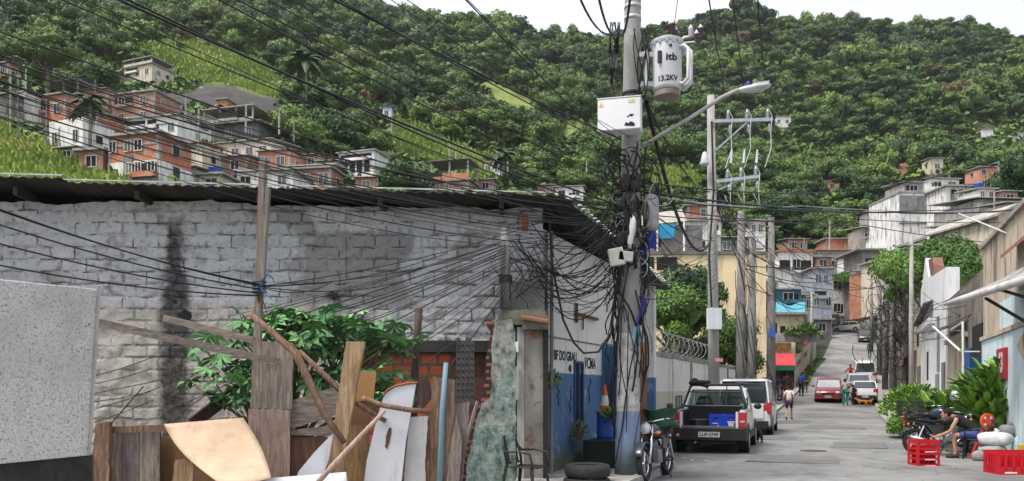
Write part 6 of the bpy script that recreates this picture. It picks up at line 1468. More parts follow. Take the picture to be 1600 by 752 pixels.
# farther right fronts
n4 = side_house('street_house', 'cream shop house with maroon awning behind the right kerb poles', XF + .1, 40.4, 53, 5.6, CRM)
g = MB(); g.prism([ST(XF - .9, 44, 3.0), ST(XF - .9, 51, 3.0), ST(XF + .1, 51, 3.6), ST(XF + .1, 44, 3.6)], (0, 0, .06)); g.build('awning', M('maroon_sheet', (.20, .05, .05), (.12, .04, .04), 3, .8, .2), n4)
for k in range(4): onstreet(n4, 'door' if k % 2 else 'shutter', XF + .1, 41.4 + k * 2.9, 43.2 + k * 2.9, .15, 2.7, (DGR, GRY)[k % 2], .05)
for k in range(3): onstreet(n4, 'window', XF + .1, 42.4 + k * 3.6, 43.6 + k * 3.6, 3.8, 4.9, PANE, .03)
n5 = side_house('street_house', 'grey two storey house in the shade of the cable web', XF, 53.2, 68, 7.2, GRY)
for k in range(5):
    onstreet(n5, 'window', XF, 54.4 + k * 2.7, 55.8 + k * 2.7, 4.6, 5.9, PANE, .03); onstreet(n5, 'shutter', XF, 54.4 + k * 2.7, 56.2 + k * 2.7, 1.2, 3.4, DGR, .04)
n6 = side_house('street_house', 'dark weathered house row climbing along the right kerb', XF - .2, 68.2, 92, 10.5, DGR)
for k in range(6):
    onstreet(n6, 'window', XF - .2, 69.5 + k * 3.6, 71.2 + k * 3.6, 7.2, 8.6, PANE, .03)
near_tree('large bright leafy tree rising over the right fronts, left crown', P(1416, 442, 47), 1.8, 0, 1.3, .5, 1)
near_tree('large bright leafy tree over the white pointed house, middle crown', P(1452, 412, 49), 2.3, 1, .8, .5, 3)
near_tree('leafy tree crown over the grimy low house, right crown', P(1494, 420, 46), 1.9, 2, 1.0, .5, 5)
SH = [('white house with two windows stacked under the white bend building', (1338, 462, 1366, 492), WHT, 124, 'slab', (2, 1)), ('grey concrete room with dark opening above the black far car', (1362, 470, 1392, 512), GRY, 110, 'slab', (2, 1)),
 ('orange brick room in the jumble left of the leafy tree', (1350, 424, 1378, 448), BRK, 104, 'tin', (1, 1)), ('cream house in the jumble beside the leafy tree', (1370, 408, 1398, 442), CRM, 100, 'slab', (2, 1)),
 ('white room on the slab above the street bend', (1322, 402, 1346, 424), WHT, 121, 'tin', (1, 1)), ('dark brick room over the grey blue balcony house', (1276, 402, 1300, 422), BRK2, 112, 'slab', (1, 1)),
 ('tiny white house under the blue grey balcony house', (1268, 470, 1294, 500), WHT, 113, 'tin', (1, 1)), ('grey house behind the light blue tarpaulin roof', (1242, 462, 1272, 492), GRY, 92, 'slab', (2, 1)),
 ('grey garage like room at the left of the far bend', (1272, 500, 1300, 526), DGR, 104, 'slab', (1, 1)), ('pale house roof just above the yellow building edge', (1196, 442, 1216, 470), CRM, 98, 'tin', (1, 1)),
 ('small brick house high between the insulator pole and street head', (1232, 374, 1262, 396), BRK2, 134, 'tin', (2, 1)), ('white box house left of the apartment block foot', (1374, 366, 1404, 396), WHT, 116, 'slab', (2, 1))]
for lb, r_, mt_, Yh, rf, wn_ in SH: H('brick_house' if mt_ in (BRK, BRK2) else 'concrete_house' if mt_ in (GRY, DGR) else 'plastered_house', lb, r_, mt_, rf, wn_, ((.1, .4, .15, .6),) if mt_ in (GRY, DGR) else (), R(4), 4, Yh, below=4)
# hillside buildings on the right
AP = M('stained_white_render', (.74, .73, .71), (.60, .59, .58), .5, .9, .2, dirt=(.10, .10, .10), damt=.9)
t = H('apartment_block', 'old white apartment block with blackened upper wall, left half', (1404, 302, 1462, 396), AP, 'slab', (0, 0), (), R(4), 8, 108, cat='building', over=.1, band=None)
onface(t, 'sooty_upper_wall', 1404, 306, 1460, 334, M('sooty_grey', (.24, .24, .25), (.13, .13, .14), 1, .9, .2, dirt=(.06, .06, .06)), .05)
onface(t, 'string_course', 1404, 348, 1460, 350, DGR, .1)
t = H('apartment_block', 'old white apartment block with black water streaks, right half', (1476, 292, 1531, 396), AP, 'slab', (2, 0), (), R(4), 8, 104, cat='building', rmat=GRY)
for x in (1484, 1498, 1512): onface(t, 'water_streak', x, 296, x + 7, 372, M('black_streak', (.12, .12, .12), (.25, .25, .25), 1.5, .9, .1), .03)
onface(t, 'window', 1486, 297, 1494, 303, VOID, .06)
t = H('stair_tower', 'raw grey concrete stair tower between the two apartment block halves', (1461, 300, 1477, 396), GRY, 'slab', (1, 5), (), R(4), 8, 110, cat='building')
H('shack', 'rooftop room of pale sheets on the left apartment half', (1412, 286, 1444, 304), GRY, 'tin', (1, 1), ((.1, .4, .1, .8),), R(4), 5, 112, below=0, cat='shack')
H('shack', 'white rooftop room beside the stair tower top', (1450, 280, 1500, 300), WHT, 'tin', (2, 1), ((.1, .4, .2, .7),), R(4), 5, 114, below=0, cat='shack')
H('concrete_house', 'broad grey building with long pale roof right of the apartment block', (1524, 312, 1610, 338), GRY, 'tin', (0, 0), (), R(6), 8, 92, over=.6)
H('plastered_house', 'green fenced terrace house under the pink house', (1505, 300, 1560, 322), M('green_grey_plaster', (.25, .33, .28), (.17, .23, .2), 2, .9, .2), 'slab', (2, 1), (), R(6), 6, 110)
H('brick_house', 'orange brick upper wall behind the pale slanting cable', (1552, 332, 1612, 352), BRK, 'slab', (1, 1), (), R(6), 6, 70)
H('plastered_house', 'white gabled house left of the orange brick wall', (1514, 350, 1556, 402), WHT, 'tin', (2, 1), (), R(8), 5, 60)
H('plastered_house', 'white house under a grey pitched roof behind the beige house', (1556, 338, 1612, 392), CRM, 'gable', (1, 1), (), R(8), 6, 46, rmat=TIN)
H('plastered_house', 'pale yellow low wall building behind the tree crown', (1455, 372, 1512, 400), CRM, 'slab', (0, 0), (), R(4), 5, 70)
H('shed', 'grey garden shed roof between tree and apartment block', (1360, 330, 1404, 352), GRY, 'tin', (1, 1), (), 0, 4, 128, cat='shed')
near_tree('dark tree below the apartment block by the white wall', P(1512, 372, 76), 1.3, 0, 1.0, 9)
near_tree('big dark tree at the right edge beside the pink house', P(1600, 290, 100), 4.2, 1, 1.1, 20, 2)

H('brick_house', 'small brick room on the long pale roof at the right edge', (1566, 300, 1592, 318), BRK2, 'tin', (1, 1), (), R(6), 4, 96, below=2)
H('plastered_house', 'white room with tin roof left on the long pale roof', (1530, 296, 1556, 314), WHT, 'tin', (2, 1), (), R(6), 4, 97, below=2, tank=.5)
H('plastered_house', 'cream house peeping over the orange brick upper wall', (1572, 318, 1600, 336), CRM, 'tin', (1, 1), (), R(6), 4, 78, below=2)
H('concrete_house', 'grey room between the gabled white house and the apartment block', (1532, 340, 1556, 362), GRY, 'tin', (1, 1), (), R(6), 4, 68, below=3)
# ------------------------------------------------------------------ far left palms and lone trees
def palm(label, c, h, r, seed=0):
    t = thing('palm_tree', label, 'palm tree', c); rr = random.Random(seed)
    g = MB(); g.tube([(0, 0, -1), (.1, 0, h * .5), (.0, 0, h)], [.2, .16, .13], 8); g.build('trunk', CPOLE_D, t, world=False, smooth=True)
    for k in range(15):
        a = k * 2.4 + rr.uniform(-.2, .2); el = rr.uniform(-.3, 1.1); d = Vector((math.cos(a), math.sin(a), 0)); e = Vector((-d.y, d.x, 0)); g = MB()
        pts = [Vector((0, 0, h)) + d * (r * s_ * math.cos(el * .5)) + Vector((0, 0, r * (math.sin(el) * s_ - .75 * s_ * s_))) for s_ in np.linspace(0, 1, 8)]
        for i in range(1, 8):
            p0, p1 = pts[i - 1], pts[i]; w_ = .26 * r * (1 - abs(i - 3.5) / 5)
            for sg_ in (-1, 1): g.add([p0, p1, p1 + e * sg_ * w_ + Vector((0, 0, -w_ * .55)) + (p1 - p0) * .5, p0.lerp(p1, .4) + e * sg_ * w_ + Vector((0, 0, -w_ * .6))], [(0, 1, 2, 3)])
        f = g.build('frond', M('palm_green', (.045, .085, .025), (.02, .045, .015), 3, .6, 0), t, world=False)
    return t
palm('tall palm with drooping crown in the middle of the brick houses', P(140, 232, 74), 4.6, 1.9, 1)
palm('slim palm standing above the dark trees in the middle of the slope', P(478, 150, 150), 7, 3.6, 2)
palm('small palm by the brick house with the tin terrace', P(650, 292, 96), 2.8, 1.8, 3)
palm('low palm at the foot of the far grass ridge', P(786, 268, 130), 3, 2.4, 4)
big = hill_tree('broad_tree', 'x', P(75, 128, 125), 5.2, 3, None, .8, 1); big['label'] = 'very broad dark tree above the leftmost brick houses'
# ------------------------------------------------------------------ vehicles
TYM = M('tyre_rubber', (.022, .022, .023), (.015, .015, .015), 6, .75, .2); RIMM = M('steel_rim', (.35, .35, .36), (.22, .22, .23), 5, .4, 0, metal=.6)
TRIM = M('black_trim', (.018, .018, .02), (.014, .014, .015), 4, .55, .05, spec=.4); CHR = M('chrome', (.7, .7, .72), (.6, .6, .62), 3, .12, 0, metal=1)
TL = M('tail_light_red', (.42, .015, .02), (.3, .01, .015), 6, .2, 0, spec=.7); HL = M('headlight_glass', (.62, .63, .64), (.45, .46, .48), 8, .12, 0, spec=.8)
PLM = M('plate_grey', (.5, .5, .5), (.45, .45, .45), 5, .5, 0); AMB = M('amber_glass', (.7, .22, .02), (.6, .18, .02), 6, .25, 0, spec=.6)
SHIELD = M('tinted_glass', (.035, .05, .055), (.03, .04, .045), 3, .05, 0, spec=.9); CLR = clear('clear_glass')
def paint(n, c): return M(n, c, mul(c, .93), 2, .32, 0, spec=.5, dirt=mul(c, .6), damt=.25, coat=.4)
PW = paint('white_car_paint', (.68, .68, .68)); PR = paint('dark_red_paint', (.22, .012, .018)); PS = paint('silver_paint', (.42, .45, .48)); PK = paint('black_car_paint', (.03, .03, .034)); PBG = paint('champagne_paint', (.45, .43, .38))
def wheel(t, x, y, r, w_=.19, label=None):
    sx = 1 if x > 0 else -1; g = MB()
    g.lathe([(r * .62, -w_ / 2), (r * .95, -w_ / 2), (r, -w_ * .35), (r, w_ * .35), (r * .95, w_ / 2), (r * .62, w_ / 2)], (x, y, r), 26, 'X'); wh_ = bpy.data.objects.new('wheel', None); COL.objects.link(wh_); wh_.parent = t
    g.build('tyre', TYM, wh_, world=False, smooth=False)
    g = MB(); g.lathe([(r * .64, -w_ * .42), (r * .6, w_ * .1 * sx), (r * .2, w_ * .2 * sx), (0, w_ * .22 * sx)], (x, y, r), 20, 'X')
    for k in range(8): a = k * math.pi / 4; g.box((x + sx * w_ * .28, y + r * .38 * math.cos(a), r + r * .38 * math.sin(a)), (.012, .05, r * .32), rx=a - math.pi / 2)
    g.build('rim', RIMM, wh_, world=False)
def car(name, label, loc, rz, L_=4.0, W=1.66, Hh=1.42, belt=.92, hood=.88, tail=.95, cab=(.95, .35, -1.25, -1.75), col=None, gcl=.2, cat='car', plate='KPX-4821', bump=None, group=None, glassm=None, r=.29, box=False, lower=None, panes=True):
    """local +Y is forward; cab = y of windscreen foot, windscreen top, rear window top, rear window foot"""
    t = thing(name, label, cat, loc, rz, group); h = L_ / 2; w_ = W / 2
    def sec(y, wf, z0, z1, rd=.08): a = w_ * wf; return [(a * .93, y, z0), (a, y, z0 + .12), (a, y, z0 + (z1 - z0) * .55), (a * .965, y, z1 - .05), (a * .88, y, z1), (-a * .88, y, z1), (-a * .965, y, z1 - .05), (-a, y, z0 + (z1 - z0) * .55), (-a, y, z0 + .12), (-a * .93, y, z0)]
    g = MB(); f0, f1, r1, r0 = cab
    g.loft([sec(-h, .86, .36, tail - .22), sec(-h + .06, .95, .28, tail - .04), sec(-h + .25, .99, gcl, tail), sec(r0, 1, gcl, max(tail, belt)), sec(0, 1, gcl, belt), sec(f0, 1, gcl, belt - .01), sec(h - .55, .985, gcl, hood), sec(h - .18, .93, .25, hood - .12), sec(h - .03, .84, .3, hood - .28), sec(h, .76, .36, hood - .36)])
    bd_ = g.build('body', col, t, world=False, smooth=True); bd_.modifiers.new('e', 'EDGE_SPLIT').split_angle = R(35)
    tw = w_ * .80; bw_ = w_ * .90; zt = Hh
    P8 = lambda y, wv, z: [(-wv, y, z), (wv, y, z)]
    # greenhouse
    g = MB(); k = .012
    A = [(-bw_, f0, belt - .02), (bw_, f0, belt - .02), (tw, f1, zt - .05), (-tw, f1, zt - .05)]; B = [(-bw_, r0, belt - .02), (bw_, r0, belt - .02), (tw, r1, zt - .05), (-tw, r1, zt - .05)]
    g.add(A + B, [(0, 1, 2, 3), (5, 4, 7, 6), (1, 5, 6, 2), (4, 0, 3, 7)]); g.build('windows', glassm or SHIELD, t, world=False)
    g = MB(); g.loft([[(-tw * .9, f1 + .03, zt - .06), (tw * .9, f1 + .03, zt - .06), (tw * .9, f1 + .0, zt - .03), (-tw * .9, f1 + .0, zt - .03)], [(-tw - .03, f1 - .12, zt - .07), (tw + .03, f1 - .12, zt - .07), (tw * .93, f1 - .14, zt), (-tw * .93, f1 - .14, zt)], [(-tw - .03, (f1 + r1) / 2, zt - .07), (tw + .03, (f1 + r1) / 2, zt - .07), (tw * .93, (f1 + r1) / 2, zt + .02), (-tw * .93, (f1 + r1) / 2, zt + .02)], [(-tw - .03, r1 + .1, zt - .07), (tw + .03, r1 + .1, zt - .07), (tw * .93, r1 + .1, zt), (-tw * .93, r1 + .1, zt)], [(-tw * .92, r1 - .04, zt - .07), (tw * .92, r1 - .04, zt - .07), (tw * .9, r1 - .02, zt - .03), (-tw * .9, r1 - .02, zt - .03)]])
    rf_ = g.build('roof', col, t, world=False, smooth=True); rf_.modifiers.new('e', 'EDGE_SPLIT').split_angle = R(35)
    for s_ in (-1, 1):
        for (a, b__, q) in (((s_ * bw_, f0, belt - .02), (s_ * tw, f1, zt - .05), .06), ((s_ * bw_, r0, belt - .02), (s_ * tw, r1, zt - .05), .10), ((s_ * (bw_ + .01), (f1 + r1) / 2 + .1, belt - .02), (s_ * (tw + .01), (f1 + r1) / 2 + .1, zt - .05), .05)):
            g = MB(); g.beam(a, b__, q, .05, up=(1, 0, 0)); g.build('pillar', col, t, world=False)
        for y in (h - .78, -h + .72):
            wheel(t, s_ * (w_ - .10), y, r)
            g = MB(); g.lathe([(r + .055, -.02), (r + .055, .012), (r + .03, .014), (0, .014)] if s_ > 0 else [(0, -.014), (r + .03, -.014), (r + .055, -.012), (r + .055, .02)], (s_ * (w_ - .006), y, r + .02), 22, 'X'); g.build('wheel_arch', TRIM, t, world=False)
            g = MB(); g.cyl((s_ * (w_ - .02), y, r), (s_ * (w_ + .012), y, r), r * .99, n=24); 
            tyf = g.build('wheel_face', TYM, t, world=False)
            g = MB(); g.cyl((s_ * (w_ + .013), y, r), (s_ * (w_ + .02), y, r), r * .6, n=16); g.build('hubcap', RIMM, tyf, world=False)
        g = MB(); g.ell((s_ * (w_ + .10), f0 - .12, belt + .06), (.09, .05, .065), 8, 6); g.build('mirror', TRIM if bump else col, t, world=False, smooth=True)
        g = MB(); g.bbox(min(s_ * w_ * .62, s_ * w_ * .93), max(s_ * w_ * .62, s_ * w_ * .93), -h - .012, -h + .1, tail - .3, tail - .08); g.build('taillight', TL, t, world=False, bevel=.015)
        g = MB(); g.ell((s_ * w_ * .70, h - .07, hood - .26), (.17, .07, .075), 10, 6); g.build('headlight', HL, t, world=False, smooth=True)
        g = MB(); g.box((s_ * (w_ + .004), (f1 + r1) / 2 + .0, belt - .12), (.02, .14, .025)); g.build('door_handle', TRIM, t, world=False)
    bm_ = bump or col
    for s_ in (-1, 1):
        g = MB(); y = s_ * h; g.loft([[(-w_ * .96, y - s_ * .25, .25), (-w_ * .96, y - s_ * .25, .48), (-w_ * .9, y - s_ * .2, .48), (-w_ * .9, y - s_ * .2, .25)], [(-w_ * .88, y + s_ * .0, .25), (-w_ * .88, y, .48), (-w_ * .8, y - s_ * .08, .48), (-w_ * .8, y - s_ * .08, .25)], [(0, y + s_ * .06, .25), (0, y + s_ * .06, .48), (0, y - s_ * .03, .48), (0, y - s_ * .03, .25)], [(w_ * .88, y, .25), (w_ * .88, y, .48), (w_ * .8, y - s_ * .08, .48), (w_ * .8, y - s_ * .08, .25)], [(w_ * .96, y - s_ * .25, .25), (w_ * .96, y - s_ * .25, .48), (w_ * .9, y - s_ * .2, .48), (w_ * .9, y - s_ * .2, .25)]]); g.build('bumper', bm_, t, world=False)
        g = MB(); g.bbox(-.2, .2, *sorted((y + s_ * .062, y + s_ * .075)), .33, .46); pl = g.build('number_plate', PLM, t, world=False)
        tx = text(plate, .095, ink, (0, 0, 0), (1 if s_ < 0 else -1, 0, 0), (0, 0, 1), None, 'lettering', .001); tx.parent = pl; tx.location = (0, y + s_ * .078, .395)
    g = MB(); g.bbox(-w_ * .5, w_ * .5, h - .04, h + .012, hood - .40, hood - .27); g.build('grille', TRIM, t, world=False)
    return t
def on_road(px, Y, z=0): return Vector(((px - CX) / F * Y, Y, road_z(Y) + z))
slope = math.atan(.1)
# -- pickup
pk = thing('pickup_truck', 'white pickup with black roll bar parked at the left kerb, blue crates in bed', 'pickup', on_road(1107, 18.35), YAW + R(3))
W = .83
def sec2(y, w_, z0, z1): return [(w_ * .95, y, z0), (w_, y, z0 + .15), (w_, y, z1 - .25), (w_ * .95, y, z1), (w_ * .9, y, z1), (w_ * .9, y, z1 - .02)]
g = MB()
for s_ in (-1, 1):   # bed sides
    g.loft([[(s_ * a, y, z) for a, y, z in q] for q in ([(.72, .05, .38), (.80, .05, .45), (.83, .05, .75), (.80, .05, 1.0), (.68, .05, 1.0), (.68, .05, .38)], [(.72, .4, .3), (.81, .4, .4), (.84, .4, .8), (.81, .4, 1.02), (.69, .4, 1.02), (.69, .4, .3)], [(.72, 1.75, .3), (.81, 1.75, .4), (.84, 1.75, .8), (.81, 1.75, 1.02), (.69, 1.75, 1.02), (.69, 1.75, .3)])])
g.bbox(-.685, .685, .05, 1.75, .50, .56); g.build('bed', PW, pk, world=False)
g = MB(); g.bbox(-.68, .68, .1, 1.6, .561, .575); g.bbox(-.68, -.655, .1, 1.6, .58, .99); g.bbox(.655, .68, .1, 1.6, .58, .99); g.bbox(-.68, .68, 1.72, 1.755, .57, 1.05); g.build('bed_liner_shade', TRIM, pk, world=False)  # black liner; bulkhead sheet added so the bed looks in shadow
def secc(y, wf, z0, z1): a = W * wf; return [(a * .94, y, z0), (a, y, z0 + .12), (a, y, z1 - .25), (a * .95, y, z1), (-a * .95, y, z1), (-a, y, z1 - .25), (-a, y, z0 + .12), (-a * .94, y, z0)]
g = MB(); g.loft([secc(1.76, 1, .3, 1.0), secc(3.1, 1, .28, .98), secc(3.75, .98, .28, .9), secc(4.1, .92, .32, .78), secc(4.2, .82, .36, .62)]); o = g.build('cab', PW, pk, world=False, smooth=True); o.modifiers.new('e', 'EDGE_SPLIT').split_angle = R(35)
g = MB(); bw_, tw = .76, .64
A = [(-bw_, 1.76, 1.0), (bw_, 1.76, 1.0), (tw, 1.95, 1.5), (-tw, 1.95, 1.5)]; B = [(-bw_, 3.15, .98), (bw_, 3.15, .98), (tw, 2.6, 1.5), (-tw, 2.6, 1.5)]
g.add(A + B, [(0, 1, 2, 3), (5, 4, 7, 6), (1, 5, 6, 2), (4, 0, 3, 7)]); g.build('windows', CLR, pk, world=False)
g = MB(); g.loft([[(-tw - .02, 1.9, 1.49), (tw + .02, 1.9, 1.49), (tw - .04, 1.92, 1.56), (-tw + .04, 1.92, 1.56)], [(-tw - .03, 2.3, 1.49), (tw + .03, 2.3, 1.49), (tw - .04, 2.3, 1.58), (-tw + .04, 2.3, 1.58)], [(-tw, 2.65, 1.47), (tw, 2.65, 1.47), (tw - .04, 2.63, 1.53), (-tw + .04, 2.63, 1.53)]]); g.build('roof', PW, pk, world=False)
for s_ in (-1, 1):
    for a, b__, q in (((s_ * bw_, 1.78, 1.0), (s_ * tw, 1.95, 1.5), .12), ((s_ * bw_, 3.15, .98), (s_ * tw, 2.6, 1.5), .06), ((s_ * (bw_ + .01), 2.2, 1.0), (s_ * (tw + .01), 2.25, 1.5), .06)):
        g = MB(); g.beam(a, b__, q, .06, up=(1, 0, 0)); g.build('pillar', PW, pk, world=False)
    g = MB(); g.bbox(*sorted((s_ * .66, s_ * .845)), .0, .09, .62, .97); g.build('taillight', TL, pk, world=False, bevel=.02)
    g = MB(); g.bbox(*sorted((s_ * .70, s_ * .80)), -.008, .02, .745, .775); g.build('reverse_light', HL, pk, world=False)
    g = MB(); g.bbox(*sorted((s_ * .60, s_ * .655)), .03, .15, .58, .98); g.build('bed_corner', PW, pk, world=False)
    for y, nm in ((.72, 'rear'), (3.45, 'front')):
        wheel(pk, s_ * .72, y, .30, .2)
        g = MB(); g.lathe([(.36, -.05), (.37, .012), (.34, .016), (0, .016)] if s_ > 0 else [(0, -.016), (.34, -.016), (.37, -.012), (.36, .05)], (s_ * .835, y, .34), 22, 'X'); g.build('wheel_arch', TRIM, pk, world=False)
        g = MB(); g.cyl((s_ * .80, y, .3), (s_ * .858, y, .3), .298, n=24); tf_ = g.build('wheel_face', TYM, pk, world=False)
        g = MB(); g.cyl((s_ * .859, y, .3), (s_ * .866, y, .3), .18, n=16); g.build('hubcap', RIMM, tf_, world=False)
    g = MB(); g.ell((s_ * .93, 3.0, 1.05), (.1, .05, .08), 8, 6); g.build('mirror', TRIM, pk, world=False, smooth=True)
    g = MB(); g.bbox(*sorted((s_ * .80, s_ * .862)), 1.1, 3.0, .33, .5); g.build('side_cladding', TRIM, pk, world=False)
g = MB(); g.loft([[(-.86, .35, .33), (-.86, .35, .62), (-.8, .3, .62), (-.8, .3, .33)], [(-.84, -.02, .33), (-.84, -.02, .60), (-.7, .06, .60), (-.7, .06, .33)], [(0, -.08, .33), (0, -.08, .58), (0, .04, .58), (0, .04, .33)], [(.84, -.02, .33), (.84, -.02, .60), (.7, .06, .60), (.7, .06, .33)], [(.86, .35, .33), (.86, .35, .62), (.8, .3, .62), (.8, .3, .33)]]); bu = g.build('bumper', TRIM, pk, world=False)
g = MB(); g.bbox(-.60, .62, -.04, .10, .585, .65); g.build('tailgate_sill', M('dull_grey_sill', (.12, .12, .125), None, 4, .5, .1), pk, world=False, bevel=.01)
g = MB(); g.bbox(-.22, .26, -.095, -.082, .40, .52); pl = g.build('number_plate', PLM, pk, world=False)
tx = text('LUP-2749', .105, ink, (0, 0, 0), (1, 0, 0), (0, 0, 1), None, 'lettering', .001, bold=.002); tx.parent = pl; tx.location = (.02, -.098, .46)
g = MB(); g.cyl((-.3, .2, .27), (-.3, -.02, .27), .03, n=8); g.build('exhaust', RIMM, pk, world=False)
g = MB(); g.bbox(-.6, .6, .2, 3.9, .24, .3); g.cyl((-.6, .72, .3), (.6, .72, .3), .05, n=8); g.build('axle', TRIM, pk, world=False)
# roll bar and rack
RB = M('dark_green_black_bar', (.02, .035, .032), None, 3, .45, 0)
g = MB(); T_ = lambda pts, r=.022: g.tube(pts, r, 6)
T_([(-.76, 1.2, 1.0), (-.74, 1.3, 1.1), (-.6, 1.5, 1.56), (-.55, 1.5, 1.6), (.55, 1.5, 1.6), (.6, 1.5, 1.56), (.74, 1.3, 1.1), (.76, 1.2, 1.0)], .032)
T_([(-.66, 1.45, 1.43), (.66, 1.45, 1.43)], .018); T_([(-.74, 1.3, 1.08), (.74, 1.3, 1.08)], .03)
for x in (-.18, .28): T_([(x, 1.3, 1.08), (x, 1.5, 1.6)], .014)
T_([(-.72, 1.3, 1.12), (-.72, .7, 1.06), (-.74, .3, 1.04)], .022); T_([(.72, 1.3, 1.12), (.72, .7, 1.06), (.74, .3, 1.04)], .022); g.build('roll_bar', RB, pk, world=False)
g = MB()
T_([(-.78, .3, 1.02), (-.78, .3, 1.32), (-.78, 1.2, 1.34), (-.78, 1.2, 1.0)], .016); T_([(-.78, .6, 1.02), (-.78, .6, 1.32)], .012); T_([(-.78, .9, 1.02), (-.78, .9, 1.32)], .012); g.build('side_rack', RB, pk, world=False); g = MB()
T_([(.78, .3, 1.02), (.78, .3, 1.2), (.78, 1.2, 1.3), (.78, 1.2, 1.0)], .016); g.build('rack_rail', RB, pk, world=False)
for x in (-.33, .33):
    g = MB(); g.loft([[(x - .2, 2.15, .8), (x + .2, 2.15, .8), (x + .2, 2.28, .8), (x - .2, 2.28, .8)], [(x - .22, 2.1, 1.15), (x + .22, 2.1, 1.15), (x + .22, 2.22, 1.15), (x - .22, 2.22, 1.15)], [(x - .12, 2.1, 1.32), (x + .12, 2.1, 1.32), (x + .12, 2.18, 1.32), (x - .12, 2.18, 1.32)]]); g.build('seat_back', TRIM, pk, world=False)
pmx = pmat(pk)
g = MB(); r_ = random.Random(2)
for k in range(11): g.ell(pmx @ Vector((-.42 + r_.uniform(-.16, .22), 1.52 + r_.uniform(-.05, .1), 1.64 + r_.uniform(-.05, .08))), (r_.uniform(.06, .12), .09, r_.uniform(.05, .09)), 8, 6)
one('bundle', 'dark bundle tied on top of the pickup roll bar', 'bundle', g, M('dark_cloth', (.02, .022, .024), None, 9, .95, .6), pmx @ Vector((-.4, 1.5, 1.6)), smooth=True)
BLU = M('bright_blue_plastic', (.01, .05, .50), (.008, .04, .40), 5, .45, 0)
for i, (x0, x1, nm) in enumerate(((-.01, .31, 'blue crate with a small white tag in the pickup bed, left of its twin'), (.315, .655, 'blue crate with white emblem in the pickup bed, right of its twin'))):
    t = thing('crate', nm, 'crate', pmx @ Vector(((x0 + x1) / 2, .45, .576)), pk.rotation_euler.z)
    xx = (x1 - x0) / 2; g = MB(); Hc = .33
    for a in ((-xx, xx, -.24, -.22, 0, Hc), (-xx, xx, .22, .24, 0, Hc), (-xx, -xx + .02, -.22, .22, 0, Hc), (xx - .02, xx, -.22, .22, 0, Hc), (-xx, xx, -.24, .24, -.0, .02)): g.bbox(*a)
    g.build('shell', BLU, t, world=False); g = MB(); g.bbox(-xx - .006, xx + .006, -.247, -.241, Hc - .05, Hc - .01); g.build('rim', BLU, t, world=False)
    g = MB(); g.bbox(-.05, .05, -.2415, -.2405 + .0, Hc - .1, Hc - .065); g.build('hand_hole', VOID, t, world=False)
    if i: g = MB(); g.bbox(-.08, .08, -.245, -.242, .15, .18); g.prism([(-.07, -.245, .14), (.07, -.245, .14), (.05, -.245, .07), (0, -.245, .04), (-.05, -.245, .07)][::-1], (0, .003, 0)); g.build('emblem', WHP, t, world=False); g = MB(); g.ell((0, -.243, .225), (.025, .004, .018), 8, 5); g.build('red_mark', TL, t, world=False)
    else: g = MB(); g.bbox(-.08, .04, -.245, -.242, .12, .14); g.bbox(.03, .06, -.245, -.242, .06, .09); g.build('tag', WHP, t, world=False)
g = MB(); g.box(pmx @ Vector((-.25, .5, .69)), (.4, .4, .2), rz=.2); one('black_crate', 'low black crate beside the blue ones in the pickup bed', 'crate', g, TRIM, pmx @ Vector((-.25, .5, .58)), bevel=.02)
# -- van
vn = car('van', 'white high roofed van parked in front of the pickup', on_road(1170, 27.6), YAW + R(2), 4.2, 1.72, 1.82, 1.08, 1.0, 1.1, (1.15, .55, -2.0, -2.08), PW, .22, 'van', 'KNB-3160', TRIM, r=.3)
g = MB(); g.bbox(-.62, .62, -2.15, -2.11, .55, 1.02); g.build('rear_door', PW, vn, world=False, bevel=.02)
g = MB(); g.bbox(-.66, .66, -2.11, -2.085, 1.12, 1.68); g.build('rear_window', SHIELD, vn, world=False, bevel=.02)
for s_ in (-1, 1): g = MB(); g.bbox(*sorted((s_ * .72, s_ * .86)), -2.12, -2.0, .72, 1.12); g.build('taillight', TL, vn, world=False, bevel=.02)
for s_ in (-1, 1): g = MB(); g.cyl((s_ * .55, -1.6, 1.87), (s_ * .55, .5, 1.87), .02, n=6); g.build('roof_bar', TRIM, vn, world=False)
# -- other cars
c1 = car('car', 'dark red hatchback driving down the street towards the viewer', on_road(1295, 54.5), math.pi + YAW, 3.9, 1.7, 1.48, .98, .92, .98, (.95, .25, -1.3, -1.8), PR, plate='LRE-7051', glassm=M('bright_windscreen', (.35, .38, .42), (.28, .3, .34), 2, .08, 0, spec=.9))
c2 = car('car', 'small white older hatchback with black bumper parked at the right kerb', on_road(1348, 53.5), YAW + R(4), 3.6, 1.55, 1.42, .92, .88, .98, (.85, .25, -1.35, -1.75), PW, bump=TRIM, plate='LCA-1187')
c3 = car('car', 'silver blue hatchback parked right behind the small white one', on_road(1340, 59), YAW + R(4), 3.9, 1.62, 1.45, .95, .9, .95, (.95, .3, -1.3, -1.75), PS, plate='KVT-5520')
c4 = car('van', 'small white van parked uphill beyond the silver blue hatchback', on_road(1350, 66), YAW + R(2), 4.0, 1.65, 1.75, 1.0, .95, 1.0, (1.1, .6, -1.8, -1.95), PW, cat='van')
c5 = car('car', 'champagne car crossing the far bend of the street', on_road(1326, 112), YAW + R(65), 4.1, 1.7, 1.45, .95, .9, .95, (.95, .3, -1.3, -1.8), PBG)
c6 = car('car', 'black car parked at the right kerb just before the far bend', on_road(1352, 101), math.pi + YAW, 4.0, 1.7, 1.5, .98, .95, .98, (.95, .3, -1.3, -1.8), PK)
c7 = car('suv', 'dark grey off road vehicle beyond the far bend, leftmost of the far cars', on_road(1296, 118), YAW + R(20), 4.1, 1.75, 1.75, 1.05, 1.0, 1.05, (1.0, .6, -1.9, -2.0), paint('dark_grey_paint', (.09, .095, .10)), cat='suv')
